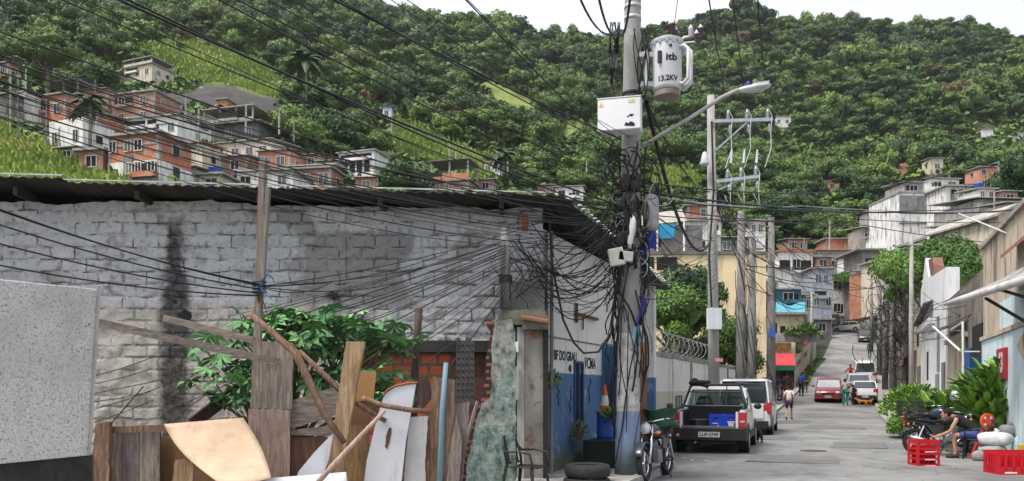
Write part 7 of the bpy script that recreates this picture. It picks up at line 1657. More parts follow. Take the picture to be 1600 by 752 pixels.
# cars on the climb sit on the sloping road
for c_, pitch in ((c3, .08), (c4, .11), (c5, 0), (c6, -.15), (c1, -.06)): c_.rotation_euler = (pitch, 0, c_.rotation_euler.z)

# ------------------------------------------------------------------ motorcycles
def moto(label, loc, rz, col, steer=.0, lean=0, box=False, group=None, screen=False):
    t = thing('motorcycle', label, 'motorcycle', loc, rz, group); t.rotation_euler = (0, lean, rz)
    fy, ry, wr = .66, -.62, .30
    def tw(y, name):
        e = bpy.data.objects.new(name, None); COL.objects.link(e); e.parent = t
        g = MB(); g.ring((0, y, wr), wr - .05, .05, 'X', 32, 8); g.build('tyre', TYM, e, world=False, smooth=True)
        g = MB(); g.ring((0, y, wr), wr - .09, .014, 'X', 28, 6)
        for k in range(18): a = k * math.pi / 9; g.tube([(0, y, wr), (0, y + (wr - .09) * math.cos(a), wr + (wr - .09) * math.sin(a))], .004, 3)
        g.cyl((-.07, y, wr), (.07, y, wr), .035, n=10); g.build('rim', CHR, e, world=False)
        g = MB(); g.lathe([(.11, -.004), (.11, .004), (.05, .006), (0, .006)], (.055, y, wr), 18, 'X'); g.build('brake_disc', RIMM, e, world=False)
    tw(fy, 'wheel'); tw(ry, 'wheel')
    g = MB()
    for s_ in (-1, 1): g.tube([(s_ * .085, fy, wr), (s_ * .085, fy - .17, .62), (s_ * .085, fy - .27, .88)], [.026, .022, .02], 8)
    g.build('fork', CHR, t, world=False, smooth=True)
    g = MB(); g.grid(lambda u, v: (-.07 + .14 * u, fy + (wr + .05) * math.cos(.4 + 2.2 * v), wr + (wr + .05) * math.sin(.4 + 2.2 * v) - .02 * abs(u - .5)), 4, 10); g.build('front_fender', col, t, world=False, smooth=True, thick=.008)
    g = MB(); g.grid(lambda u, v: (-.08 + .16 * u, ry + (wr + .07) * math.cos(1.2 + 1.7 * v), wr + (wr + .07) * math.sin(1.2 + 1.7 * v)), 4, 10); g.build('rear_fender', TRIM, t, world=False, smooth=True, thick=.008)
    g = MB(); g.lathe([(0, -.09), (.05, -.08), (.085, -.02), (.09, 0), (.09, .012)], (0, fy - .17, .86), 16, 'Y'); hl_ = g.build('headlight', TRIM, t, world=False, smooth=True)
    g = MB(); g.lathe([(.086, .012), (.07, .03), (0, .042)], (0, fy - .17, .86), 16, 'Y'); g.build('lens', HL, hl_, world=False, smooth=True)
    g = MB(); g.ring((0, fy - .155, .86), .09, .008, 'Y', 18, 5); g.build('bezel', CHR, hl_, world=False, smooth=True)
    g = MB(); g.tube([(-.36, .2, .98), (-.3, .28, 1.0), (-.12, .36, .97), (0, .37, .96), (.12, .36, .97), (.3, .28, 1.0), (.36, .2, .98)], .012, 6); hb_ = g.build('handlebar', CHR, t, world=False)
    for s_ in (-1, 1):
        g = MB(); g.cyl((s_ * .27, .30, 1.0), (s_ * .38, .17, .975), .018, n=8); g.build('grip', TRIM, hb_, world=False)
        g = MB(); g.tube([(s_ * .27, .3, 1.0), (s_ * .33, .32, 1.1), (s_ * .36, .3, 1.18)], .006, 5); g.ell((s_ * .37, .29, 1.21), (.06, .014, .04), 10, 6); g.build('mirror', TRIM, t, world=False, smooth=True)
        g = MB(); g.cyl((s_ * .08, fy - .2, .78), (s_ * .18, fy - .2, .78), .008, n=5); g.ell((s_ * .2, fy - .2, .78), (.04, .035, .028), 8, 6); g.build('turn_signal', AMB, t, world=False, smooth=True)
        g = MB(); g.ell((s_ * .16, -.82, .68), (.035, .03, .025), 8, 6); g.build('turn_signal', AMB, t, world=False, smooth=True)
        g = MB(); g.cyl((s_ * .12, .0, .3), (s_ * .27, .0, .3), .016, n=6); g.build('footpeg', TRIM, t, world=False)
    g = MB(); g.loft([[(a * .8, .33, z) for a, z in ((-.07, .74), (.07, .74), (.09, .82), (.05, .88), (-.05, .88), (-.09, .82))], [(a, .18, z) for a, z in ((-.10, .70), (.10, .70), (.15, .82), (.09, .92), (-.09, .92), (-.15, .82))], [(a, -.02, z) for a, z in ((-.08, .70), (.08, .70), (.13, .78), (.08, .86), (-.08, .86), (-.13, .78))], [(a, -.12, z) for a, z in ((-.06, .70), (.06, .70), (.07, .75), (.04, .79), (-.04, .79), (-.07, .75))]]); g.build('fuel_tank', col, t, world=False, smooth=True)
    g = MB(); g.loft([[(a, y, z) for a, z in ((-w_, z0), (w_, z0), (w_ * .95, z0 + .07), (-w_ * .95, z0 + .07))] for y, w_, z0 in ((-.08, .08, .72), (-.25, .13, .70), (-.5, .13, .73), (-.78, .09, .78))]); g.build('saddle', M('vinyl_seat', (.02, .02, .022), None, 5, .5, .1), t, world=False, smooth=True)
    g = MB(); g.box((0, .08, .38), (.2, .24, .22)); g.cyl((0, .12, .45), (0, .24, .62), .085, .075, 12)
    for k in range(5): z = .5 + k * .028; g.cyl((0, .15 + k * .02, z), (0, .155 + k * .02, z + .01), .11, n=12)
    g.lathe([(0, 0), (.09, 0), (.1, .03), (.08, .06), (0, .06)], (.1, .05, .38), 14, 'X'); g.build('engine', RIMM, t, world=False)
    g = MB(); g.tube([(0, .37, .85), (0, .3, .62), (0, .25, .32), (0, -.12, .27), (0, -.3, .4), (0, -.78, .72)], .022, 6); g.tube([(0, .33, .8), (0, .0, .68), (0, -.4, .66)], .022, 6)
    for s_ in (-1, 1): g.tube([(s_ * .08, -.15, .32), (s_ * .09, ry, wr)], .018, 6)
    g.build('frame', TRIM, t, world=False)
    for s_ in (-1, 1): g = MB(); g.tube([(s_ * .1, ry, wr + .02), (s_ * .1, -.48, .64)], [.03, .03], 8); g.build('shock_absorber', CHR, t, world=False)
    g = MB(); g.tube([(.08, .2, .5), (.1, .28, .38), (.12, .15, .25), (.13, -.2, .26), (.15, -.35, .30), (.16, -.8, .40)], [.018, .018, .018, .02, .04, .04], 8); g.build('exhaust', CHR, t, world=False, smooth=True)
    g = MB(); g.box((0, -.86, .74), (.12, .05, .06)); g.build('taillight', TL, t, world=False)
    g = MB(); g.tube([(-.1, -.5, .8), (-.12, -.85, .85), (.12, -.85, .85), (.1, -.5, .8)], .009, 5); g.tube([(-.11, -.68, .83), (.11, -.68, .83)], .009, 5); g.build('rack', TRIM, t, world=False)
    for s_ in (-1, 1): g = MB(); g.prism([(s_ * .09, -.05, .5), (s_ * .09, -.28, .48), (s_ * .09, -.42, .66), (s_ * .09, -.08, .68)], (s_ * .03, 0, 0)); g.build('side_cover', col, t, world=False)
    g = MB(); g.tube([(-.06, .0, .28), (-.24, -.05, .01)], .01, 5); g.build('kickstand', TRIM, t, world=False)
    return t
GP = paint('grey_violet_paint', (.045, .04, .05))
lc = P(1003, 752, 12.95); lc.z = 0
m1 = moto('parked grey motorcycle beside the main pole with a green bag on its seat', lc + Vector((.34, .5, 0)), math.pi + R(-27), GP, lean=.06)
mm = pmat(m1); g = MB(); r_ = random.Random(5)
g.grid(lambda u, v: mm @ Vector((.26 * (1 + .15 * math.sin(v * 9)) * math.cos(u * 6.283) , -.42 + .30 * math.sin(u * 6.283), 1.0 + .16 * math.sin((v - .5) * math.pi) + .02 * math.sin(u * 20))), 20, 8)
one('green_bag', 'dark green cargo bag strapped on the seat of the motorcycle by the pole', 'bag', g, M('green_tarp_bag', (.015, .075, .04), (.01, .04, .025), 6, .6, .5), mm @ Vector((0, -.4, .85)), smooth=True, thick=.01)
rc = P(1476, 712, 17.6); rc.z = .02
m2 = moto('black motorcycle parked side on behind the seated person at the right kerb', Vector((9.72, 17.9, .02)), R(-100), PK, lean=-.1)
m3 = moto('second motorcycle with a chrome headlight shell behind the first at the right', Vector((10.25, 19.3, .14)), R(-160), paint('dark_blue_paint', (.03, .04, .09)), lean=.08)
m4 = moto('motorcycle ridden down the street by the person in red', on_road(1329, 63), math.pi + YAW, PK)
# basket / crate mounted on the big bike
mm = pmat(m2); g = MB()
for z in (.9, 1.0, 1.1, 1.2):
    g.tube([mm @ Vector(q) for q in ((-.2, -.95, z), (.2, -.95, z), (.2, -.5, z), (-.2, -.5, z), (-.2, -.95, z))], .01, 4)
for k in range(6):
    for y in (-.95, -.5): g.tube([mm @ Vector((-.2 + k * .08, y, .88)), mm @ Vector((-.2 + k * .08, y, 1.2))], .008, 4)
one('wire_basket', 'black wire basket mounted behind the saddle of the black motorcycle', 'basket', g, TRIM, mm @ Vector((0, -.7, .88)))

# ------------------------------------------------------------------ people
SKN = [M('skin_brown', (.22, .11, .065), (.19, .09, .055), 6, .6, 0), M('skin_dark', (.09, .045, .03), (.08, .04, .025), 6, .6, 0), M('skin_tan', (.38, .21, .14), (.34, .18, .12), 6, .6, 0)]
HAIR = M('black_hair', (.012, .010, .009), None, 12, .8, .5)
def cloth(n, c): return M(n, c, mul(c, .8), 5, .9, .3)
def person(label, loc, rz, top, bottom, skin_=0, pose='stand', h=1.68, short=False, sleeve='short', hair=HAIR, shoe=None, name='person', held=None, long_hair=False, slim=1.0):
    t = thing(name, label, 'person', loc, rz); s = h / 1.7; V_ = lambda x, y, z: Vector((x * s, y * s, z * s))
    # +Y is the direction faced
    hipz, kneez = .92, .49
    j = {'pel': V_(0, 0, .95), 'waist': V_(0, .0, 1.08), 'chest': V_(0, .02, 1.28), 'neck': V_(0, .0, 1.45), 'hd': V_(0, .02, 1.55)}
    L = {1: {}, -1: {}}
    for sd_ in (1, -1):
        l = L[sd_]; l['hip'] = V_(sd_ * .10, 0, .90); l['knee'] = V_(sd_ * .11, .02, .49); l['ank'] = V_(sd_ * .12, -.02, .08); l['toe'] = V_(sd_ * .13, .14, .035)
        l['sh'] = V_(sd_ * .17, 0, 1.40); l['el'] = V_(sd_ * .235, -.03, 1.12); l['wr'] = V_(sd_ * .25, .06, .88); l['ha'] = V_(sd_ * .25, .09, .81)
    if pose == 'walk':
        L[1]['knee'] = V_(.10, .16, .52); L[1]['ank'] = V_(.11, .20, .10); L[1]['toe'] = V_(.12, .36, .05); L[-1]['knee'] = V_(-.10, -.03, .48); L[-1]['ank'] = V_(-.11, -.30, .14); L[-1]['toe'] = V_(-.11, -.18, .03)
        L[1]['el'] = V_(.24, -.16, 1.14); L[1]['wr'] = V_(.25, -.14, .91); L[1]['ha'] = V_(.25, -.12, .83); L[-1]['wr'] = V_(-.25, .2, .95); L[-1]['ha'] = V_(-.24, .25, .88)
    if pose == 'bent':
        L[1]['wr'] = V_(.16, .30, 1.02); L[1]['ha'] = V_(.13, .38, 1.0); L[-1]['wr'] = V_(-.16, .30, 1.05); L[-1]['ha'] = V_(-.13, .38, 1.04); j['hd'] = V_(0, .06, 1.54)
    if pose == 'ride':
        for sd_ in (1, -1):
            l = L[sd_]; l['hip'] = V_(sd_ * .11, 0, .86); l['knee'] = V_(sd_ * .24, .36, .72); l['ank'] = V_(sd_ * .22, .22, .34); l['toe'] = V_(sd_ * .24, .36, .30); l['el'] = V_(sd_ * .34, .2, 1.16); l['wr'] = V_(sd_ * .36, .46, 1.06); l['ha'] = V_(sd_ * .36, .53, 1.05)
        j['pel'] = V_(0, -.02, .88)
    if pose == 'sit':
        j['pel'] = V_(0, -.02, .54); j['waist'] = V_(0, .08, .66); j['chest'] = V_(0, .26, .80); j['neck'] = V_(0, .42, .88); j['hd'] = V_(0, .53, .92)
        for sd_ in (1, -1):
            l = L[sd_]; l['hip'] = V_(sd_ * .1, .02, .51); l['knee'] = V_(sd_ * .15, .44, .50); l['ank'] = V_(sd_ * .15, .40, .09); l['toe'] = V_(sd_ * .16, .56, .04); l['sh'] = V_(sd_ * .18, .38, .84); l['el'] = V_(sd_ * .24, .50, .58); l['wr'] = V_(sd_ * .14, .70, .48); l['ha'] = V_(sd_ * .11, .77, .46)
    if pose == 'situp':
        j['pel'] = V_(0, 0, .54); j['waist'] = V_(0, .0, .67); j['chest'] = V_(0, .02, .88); j['neck'] = V_(0, .02, 1.05); j['hd'] = V_(0, .04, 1.15)
        for sd_ in (1, -1):
            l = L[sd_]; l['hip'] = V_(sd_ * .1, .02, .51); l['knee'] = V_(sd_ * .13, .42, .50); l['ank'] = V_(sd_ * .13, .40, .09); l['toe'] = V_(sd_ * .14, .54, .04); l['sh'] = V_(sd_ * .17, .02, 1.0); l['el'] = V_(sd_ * .24, .06, .74); l['wr'] = V_(sd_ * .17, .28, .62); l['ha'] = V_(sd_ * .15, .36, .61)
    J = []; E = []; ix = {}
    def add(k, p, r, frm=None):
        ix[k] = len(J); J.append((p, r if isinstance(r, tuple) else r * s))
        if frm is not None: E.append((ix[frm], ix[k]))
    add('pel', j['pel'], (.14 * s, .10 * s)); add('waist', j['waist'], (.125 * s, .09 * s), 'pel'); add('chest', j['chest'], (.15 * s, .10 * s), 'waist'); add('neck', j['neck'], .052, 'chest')
    for sd_ in (1, -1):
        l = L[sd_]; c = str(sd_)
        add('sh' + c, l['sh'], .05, 'neck'); add('el' + c, l['el'], .038, 'sh' + c); add('wr' + c, l['wr'], .026, 'el' + c); add('pa' + c, l['ha'], .03, 'wr' + c)
        d = (l['ha'] - l['wr']).normalized(); side = d.cross(Vector((0, 1, 0)) if abs(d.y) < .7 else Vector((0, 0, 1))).normalized()
        for k in range(4):
            b_ = l['ha'] + d * .03 * s + side * ((k - 1.5) * .019 * s); e_ = b_ + d * ((.055, .066, .062, .048)[k] * s) + Vector((0, .012, 0)); add(f'f{c}{k}', b_, .0095, 'pa' + c); add(f'g{c}{k}', e_, .0075, f'f{c}{k}')
        add('th' + c, l['ha'] + side * (-.035 * s) - d * .01, .010, 'pa' + c); add('ti' + c, l['ha'] + side * (-.05 * s) + d * .035 * s, .008, 'th' + c)
        add('hip' + c, l['hip'], .085, 'pel'); add('kn' + c, l['knee'], .055, 'hip' + c); add('an' + c, l['ank'], .036, 'kn' + c); add('to' + c, l['toe'], .03, 'an' + c)
    sk = SKN[skin_]; skin('body', J, E, sk, t)
    # head: skull, face, nose, ears
    up = (j['hd'] - j['neck']).normalized(); hc = j['hd'] + up * .05 * s
    g = MB(); g.ell(hc, (.076 * s, .095 * s, .115 * s), 14, 10); g.ell(hc + V_(0, .055, -.06), (.045 * s, .04 * s, .045 * s), 8, 6); g.ell(hc + V_(0, .098, -.015), (.013 * s, .02 * s, .022 * s), 6, 5)
    for sd_ in (1, -1): g.ell(hc + V_(sd_ * .078, 0, -.01), (.012 * s, .022 * s, .03 * s), 6, 5)
    g.cyl(j['neck'] - up * .02, hc, .05 * s, .05 * s, 10); hd_ = g.build('head', sk, t, world=False, smooth=True)
    g = MB()
    for sd_ in (1, -1): g.ell(hc + V_(sd_ * .03, .088, .01), (.012 * s, .008 * s, .007 * s), 6, 4)
    g.ell(hc + V_(0, .09, -.055), (.022 * s, .008 * s, .006 * s), 6, 4); g.build('face_features', ink, hd_, world=False)
    g = MB(); g.ell(hc + V_(0, -.015, .025), (.086 * s, .098 * s, .105 * s), 12, 8)
    if long_hair: g.ell(hc + V_(0, -.07, -.08), (.07 * s, .05 * s, .13 * s), 10, 8)
    g.build('hair', hair, t, world=False, smooth=True)
    # shirt
    J2 = [(j['pel'] + V_(0, 0, -.0), (.152 * s, .115 * s)), (j['waist'], (.142 * s, .108 * s)), (j['chest'], (.165 * s, .118 * s)), (j['neck'] - up * .03 * s, .07 * s)]; E2 = [(0, 1), (1, 2), (2, 3)]
    for sd_ in (1, -1):
        l = L[sd_]; k = len(J2); J2.append((l['sh'], .066 * s)); E2.append((3, k))
        if sleeve == 'none': continue
        J2.append((l['sh'].lerp(l['el'], .62 if sleeve == 'short' else 1), .056 * s)); E2.append((k, k + 1))
        if sleeve == 'long': J2.append((l['wr'], .04 * s)); E2.append((k + 1, k + 2))
    skin('shirt', J2, E2, top, t)
    J3 = [(j['pel'], (.155 * s, .115 * s))]; E3 = []
    for sd_ in (1, -1):
        l = L[sd_]; k = len(J3); J3.append((l['hip'], .10 * s)); E3.append((0, k))
        if short: J3.append((l['hip'].lerp(l['knee'], .85), .085 * s)); E3.append((k, k + 1))
        else: J3 += [(l['knee'], .072 * s), (l['ank'] + V_(0, 0, .02), .058 * s)]; E3 += [(k, k + 1), (k + 1, k + 2)]
    skin('shorts' if short else 'trousers', J3, E3, bottom, t)
    for sd_ in (1, -1):
        l = L[sd_]; g = MB(); a, b_ = l['ank'], l['toe']; g.tube([a + V_(0, -.06, -.035), a + V_(0, 0, -.02), a.lerp(b_, .6) + V_(0, 0, -.005), b_ + V_(0, .03, 0)], [.035 * s, .048 * s, .045 * s, .025 * s], 8); g.build('shoe', shoe or TRIM, t, world=False, smooth=True)
    return t
C_ = cloth
person('person in a pale T-shirt and dark shorts walking up the street away from the viewer', on_road(1233, 38.8), YAW, C_('pale_shirt', (.66, .60, .54)), C_('plum_shorts', (.045, .03, .05)), 2, 'walk', 1.66, short=True, long_hair=False)
person('person in a grey shirt and bright green trousers standing in the street', on_road(1321, 51.5), YAW + R(15), C_('grey_shirt', (.42, .40, .38)), C_('green_trousers', (.01, .20, .12)), 1, 'bent', 1.74)
person('person in red riding the motorcycle down the street', on_road(1329, 63) + Vector((0, 0, .0)), math.pi + YAW, C_('red_shirt', (.32, .02, .03)), C_('orange_apron', (.35, .07, .03)), 1, 'ride', 1.7)
person('person in dark clothes beside the one in green trousers', on_road(1334, 51.8), YAW + R(60), C_('navy_shirt', (.03, .035, .06)), C_('dark_trousers', (.03, .03, .04)), 1, 'bent', 1.35)
person('person in a royal blue top and black trousers near the curved wall', on_road(1252, 57), YAW + R(150), C_('royal_blue_shirt', (.01, .07, .42)), C_('black_trousers', (.012, .012, .015)), 1, 'stand', 1.68)
for i, (px, Y, tp, bt, hh, lb, fc) in enumerate(((1213, 54, (.02, .05, .10), (.10, .13, .22), 1.55, 'person in a dark top and blue jeans, leftmost in the group under the red awning', 20), (1218, 55.5, (.05, .08, .2), (.35, .3, .22), 1.45, 'person in blue top and beige trousers in the group under the red awning', 60), (1224, 53.5, (.03, .03, .04), (.12, .03, .05), 1.6, 'person in black top and maroon trousers in the group under the red awning', 190), (1230, 55, (.12, .05, .05), (.03, .02, .05), 1.72, 'person in a brown red top, tallest of the group under the red awning', -40), (1236, 53.8, (.06, .04, .06), (.10, .04, .07), 1.62, 'person in purple clothes, rightmost of the group under the red awning', -80), (1258, 59, (.04, .04, .045), (.06, .06, .06), 1.6, 'person in dark grey clothes behind the one in royal blue', 170))):
    person(lb, on_road(px, Y, .13 if px < 1245 else 0), R(fc), C_(f'top_{i}', tp), C_(f'bottom_{i}', bt), i % 2, 'stand' if i % 3 else 'bent', hh, sleeve='short')
person('person in a dark jacket walking far up by the right kerb below the black car', on_road(1359, 84), YAW, C_('charcoal_jacket', (.03, .03, .035)), C_('charcoal_trousers', (.025, .025, .03)), 1, 'walk', 1.72, sleeve='long')
pr_ = on_road(1404, 41, .12)
plastic_chair('plastic_chair', 'red plastic chair under the person in the red jersey', pr_, R(120) + math.pi, M('red_plastic', (.45, .02, .02), (.35, .015, .02), 4, .45, 0))
person('person in a red and white jersey sitting on the right pavement', pr_, R(120), C_('red_jersey', (.40, .02, .04)), C_('light_shorts', (.4, .4, .42)), 1, 'situp', 1.7, short=True)
sc_ = Vector((9.95, 17.1, .0))
plastic_chair('plastic_chair', 'black plastic armchair seen from behind at the right kerb', sc_, R(55) + math.pi, BLKP)
person('person in a black sleeveless top and colourful shorts bending forward on the black chair', sc_, R(60), C_('black_white_vest', (.02, .02, .022)), C_('blue_red_shorts', (.05, .07, .22)), 2, 'sit', 1.72, short=True, sleeve='none', shoe=M('dark_boot', (.04, .035, .03), None, 5, .8, .2))

# ------------------------------------------------------------------ dogs
def dog(label, loc, rz, mat, s=1.0):
    t = thing('dog', label, 'dog', loc, rz); V_ = lambda x, y, z: Vector((x * s, y * s, z * s))
    J = [(V_(0, -.22, .36), (.075 * s, .085 * s)), (V_(0, -.02, .35), (.07 * s, .085 * s)), (V_(0, .2, .36), (.085 * s, .11 * s)), (V_(0, .32, .46), .06 * s), (V_(0, .40, .53), .058 * s), (V_(0, .50, .50), .032 * s), (V_(0, -.34, .40), .02 * s), (V_(0, -.44, .50), .012 * s)]; E = [(0, 1), (1, 2), (2, 3), (3, 4), (4, 5), (0, 6), (6, 7)]
    for sd_ in (-1, 1):
        k = len(J); J += [(V_(sd_ * .07, .2, .26), .04 * s), (V_(sd_ * .075, .18, .14), .022 * s), (V_(sd_ * .075, .2, .03), .02 * s), (V_(sd_ * .075, .24, .018), .018 * s)]; E += [(2, k), (k, k + 1), (k + 1, k + 2), (k + 2, k + 3)]
        k = len(J); J += [(V_(sd_ * .07, -.2, .26), .055 * s), (V_(sd_ * .075, -.30, .15), .024 * s), (V_(sd_ * .075, -.27, .03), .02 * s), (V_(sd_ * .075, -.22, .018), .018 * s)]; E += [(0, k), (k, k + 1), (k + 1, k + 2), (k + 2, k + 3)]
    skin('body', J, E, mat, t, 1)
    for sd_ in (-1, 1): g = MB(); g.prism([V_(sd_ * .02, .38, .57), V_(sd_ * .06, .37, .56), V_(sd_ * .055, .37, .64)], V_(0, .015, 0)); g.build('ear', mat, t, world=False)
    return t
dog('small dark dog standing at the front wheel of the pickup', on_road(1187, 22.0), YAW + R(180), M('dark_fur', (.035, .03, .025), (.02, .018, .015), 12, .95, .8), .72)
dog('ginger dog behind the small white hatchback', on_road(1348, 50.5), R(70), M('ginger_fur', (.42, .16, .05), (.3, .11, .04), 12, .95, .8), 1.0)
dog('second ginger dog nosing the kerb by the small white hatchback', on_road(1357, 50.8), R(-70), M('ginger_fur', (.42, .16, .05)), .85)

# ------------------------------------------------------------------ right kerb things
def beer_crate(label, loc, rz, w_, d, h, mark):
    t = thing('drinks_crate', label, 'crate', loc, rz); RD = M('crate_red', (.52, .012, .02), (.42, .01, .018), 3, .45, 0)
    rows = 4; g = MB()
    def side(ax, s_):
        def bx(a0, a1, z0, z1, th=.016):
            if ax == 'y': g.bbox(a0, a1, *sorted((s_ * d / 2, s_ * (d / 2 - th))), z0, z1)
            else: g.bbox(*sorted((s_ * w_ / 2, s_ * (w_ / 2 - th))), a0, a1, z0, z1)
        ln = (w_ if ax == 'y' else d - .034) / 2
        bx(-ln, ln, 0, h * .12); bx(-ln, ln, h * .86, h)
        bx(-ln, -ln + .045, h * .12, h * .86); bx(ln - .045, ln, h * .12, h * .86)
        if mark == 'slots':
            for k in range(1, rows): z = h * (.12 + .74 * k / rows); bx(-ln + .045, ln - .045, z - h * .035, z + h * .035)
        else:
            for k in range(1, 6): x = -ln + 2 * ln * k / 6; bx(x - .02, x + .02, h * .12, h * .86)
            bx(-ln + .045, ln - .045, h * .12, h * .38)
    for ax in 'xy':
        for s_ in (-1, 1): side(ax, s_)
    g.bbox(-w_ / 2 + .017, w_ / 2 - .017, -d / 2 + .017, d / 2 - .017, .003, .02); g.build('shell', RD, t, world=False)
    g = MB()
    for k in range(2): g.bbox(-w_ / 2 + .02, w_ / 2 - .02, -.004 + (k - .5) * d * .4, .004 + (k - .5) * d * .4, .021, h * .8)
    for k in range(3): g.bbox(-.004 + (k - 1) * w_ * .25, .004 + (k - 1) * w_ * .25, -d / 2 + .02, d / 2 - .02, .021, h * .79)
    g.build('divider', RD, t, world=False)
    g = MB()
    if mark == 'slots':
        for z in (.55, .26, .03): g.bbox(-w_ * .18, w_ * .28, -d / 2 - .004, -d / 2 - .001, h * z, h * z + .022)
    else:
        g.bbox(-w_ * .36, -w_ * .1, -d / 2 - .004, -d / 2 - .001, h * .1, h * .17); g.bbox(w_ * .1, w_ * .36, -d / 2 - .004, -d / 2 - .001, h * .1, h * .17)
    g.build('printed_mark', WHP, t, world=False)
    return t
q1 = P(1443, 729, 15.5); q1.z = 0
beer_crate('tall red slatted drinks crate standing on the road before the black motorcycle', q1, R(4), .44, .36, .52, 'slots')
q2 = P(1584, 742, 14.0); q2.z = 0
beer_crate('low wide red drinks crate at the right corner of the road', q2, R(-4), .78, .5, .42, 'bars')
LF_B = leafmat('shrub_leaves', (.05, .14, .025), (.22, .36, .06), rand=False)
def bushes(name, label, c, r, h, n_, leaf, seed, mat=LF_B, **k): return tuft(name, label, c, r, h, n_, mat, 'shrub', leaf, seed, **k)
# potted flowering bush and its box
g = MB(); a = ST(1.95, 24.6, .12); pbx = thing('planter', 'weathered white planter box holding the flowering bush', 'planter', a, YAW)
g.bbox(-.75, .75, -.45, .45, 0, .72); g.build('box', WHT, pbx, world=False, bevel=.02); g = MB(); g.bbox(-.68, .68, -.38, .38, .721, .735); g.build('soil', M('dark_soil', (.05, .035, .025), None, 8, .95, .5), pbx, world=False)
bushes('flowering_bush', 'bushy green plant with small pale flowers spilling over the planter box', a + Vector((0, 0, .55)), 1.0, .95, 3600, .055, 11)
bushes('flowering_bush', 'trailing green growth hanging in front of the planter box', a + Vector((-.62, -.55, .0)), .45, .75, 900, .05, 12)
# fan leaved shrubs (broad paddles)
def paddle_bush(label, c, r, h, n_, seed, L_=.55):
    t = thing('broad_leaf_shrub', label, 'shrub', c); g_ = random.Random(seed); g = MB(); tt = []
    for k in range(n_):
        a = g_.uniform(0, 6.28); rr = r * math.sqrt(g_.random()) * .75; z0 = h * g_.uniform(.1, .7) * (1 - .4 * rr / r); el = g_.uniform(.35, 1.35); b_ = Vector((rr * math.cos(a), rr * math.sin(a), z0)); a2 = a + g_.uniform(-.7, .7)
        d = Vector((math.cos(a2) * math.cos(el), math.sin(a2) * math.cos(el), math.sin(el))); e = d.cross(Vector((0, 0, 1))).normalized(); up_ = e.cross(d); l = L_ * g_.uniform(.6, 1.15); w_ = l * .17; n0 = len(g.f)
        g.add([b_, b_ + d * l * .35 + e * w_ + up_ * .03, b_ + d * l * .35 - up_ * .02, b_ + d * l * .35 - e * w_ + up_ * .03, b_ + d * l * .75 + e * w_ * .8 - up_ * .0, b_ + d * l * .75 - up_ * .05, b_ + d * l * .75 - e * w_ * .8, b_ + d * l - up_ * .12 * l], [(0, 1, 2), (0, 2, 3), (1, 4, 5, 2), (2, 5, 6, 3), (4, 7, 5), (5, 7, 6)])
        t0 = g_.random(), g_.random(); tt += [t0] * (len(g.f) - n0)
    o = g.build('foliage', LF_B, t, world=False)
    for i, nm in enumerate(('tint', 'hue')): a_ = o.data.attributes.new(nm, 'FLOAT', 'FACE'); a_.data.foreach_set('value', [q[i] for q in tt])
    g = MB()
    for k in range(9): a = k * .7; g.tube([(0, 0, -.1), (r * .3 * math.cos(a), r * .3 * math.sin(a), h * .4), (r * .5 * math.cos(a), r * .5 * math.sin(a), h * .7)], [.03, .02, .008], 5)
    g.build('stem', BARK, t, world=False); return t
b0 = P(1502, 650, 20.5); b0.z = .12
paddle_bush('low broad leaved bright green shrub left of the tall one beside the old house', b0, 1.2, 1.9, 620, 1, .46)
b1 = P(1568, 650, 18.6); b1.z = .12
paddle_bush('tall broad leaved shrub with upright glossy leaves before the number sign', b1, 1.15, 2.7, 900, 2, .55)
paddle_bush('dark part of the broad leaved hedge at the right edge', b1 + Vector((1.1, -.6, 0)), .8, 1.6, 300, 3, .45)
g = MB(); 
for k in range(6): g.ell(b1 + Vector((-.02 + .07 * math.cos(k), -.95 + .04 * math.sin(k * 2), 1.38 + .05 * math.sin(k))), (.07, .05, .05), 6, 5)
one('orange_flower', 'pale orange blossom in the tall broad leaved shrub', 'flower', g, M('salmon_petals', (.6, .25, .12), (.5, .2, .1), 8, .7, 0), b1 + Vector((0, -.95, 1.35)), smooth=True)
# sacks
SACK = M('white_woven_sack', (.68, .68, .69), (.5, .5, .51), 7, .85, .5, dirt=(.25, .24, .22), damt=.5)
def sack(label, c, r, mat, seed, cat='sack', flat=.6):
    g = MB(); g_ = random.Random(seed)
    def f(u, v):
        a = u * 6.2832; b_ = (v - .5) * math.pi; n_ = .14 * mn.noise(Vector((math.cos(a) * 2 + seed, math.sin(a) * 2, v * 4))); q = (1 + n_)
        return c + Vector((r[0] * q * math.cos(a) * math.cos(b_) ** .6 if abs(b_) < 1.57 else 0, r[1] * q * math.sin(a) * max(0, math.cos(b_)) ** .6, r[2] * q * math.sin(b_) + r[2]))
    g.grid(f, 20, 12); g.tube([c + Vector((0, 0, r[2] * 1.9)), c + Vector((.05, 0, r[2] * 2.25))], [.03, .07], 6); return one('sack', label, cat, g, mat, c, smooth=True)
s0 = P(1568, 690, 16.5); s0.z = .0
sack('dirty white sack at the bottom of the heap by the shrub', s0 + Vector((-.1, .2, 0)), (.28, .24, .17), M('grey_sack', (.3, .3, .3), (.2, .2, .2), 7, .85, .5), 1)
sack('plump white sack lying on the dirty one', s0 + Vector((-.02, .25, .30)), (.36, .26, .15), SACK, 2)
sack('blue and white sack standing right of the heap', s0 + Vector((.42, .1, 0)), (.16, .16, .26), M('pale_blue_sack', (.35, .52, .62), (.5, .52, .53), 3, .8, .4), 3)
sack('bulging white sack at the right end of the heap', s0 + Vector((.75, .25, 0)), (.26, .22, .28), SACK, 4)
sack('small grey plastic bag left of the heap', s0 + Vector((-.45, .1, 0)), (.14, .12, .11), M('grey_sack', (.3, .3, .3)), 5)
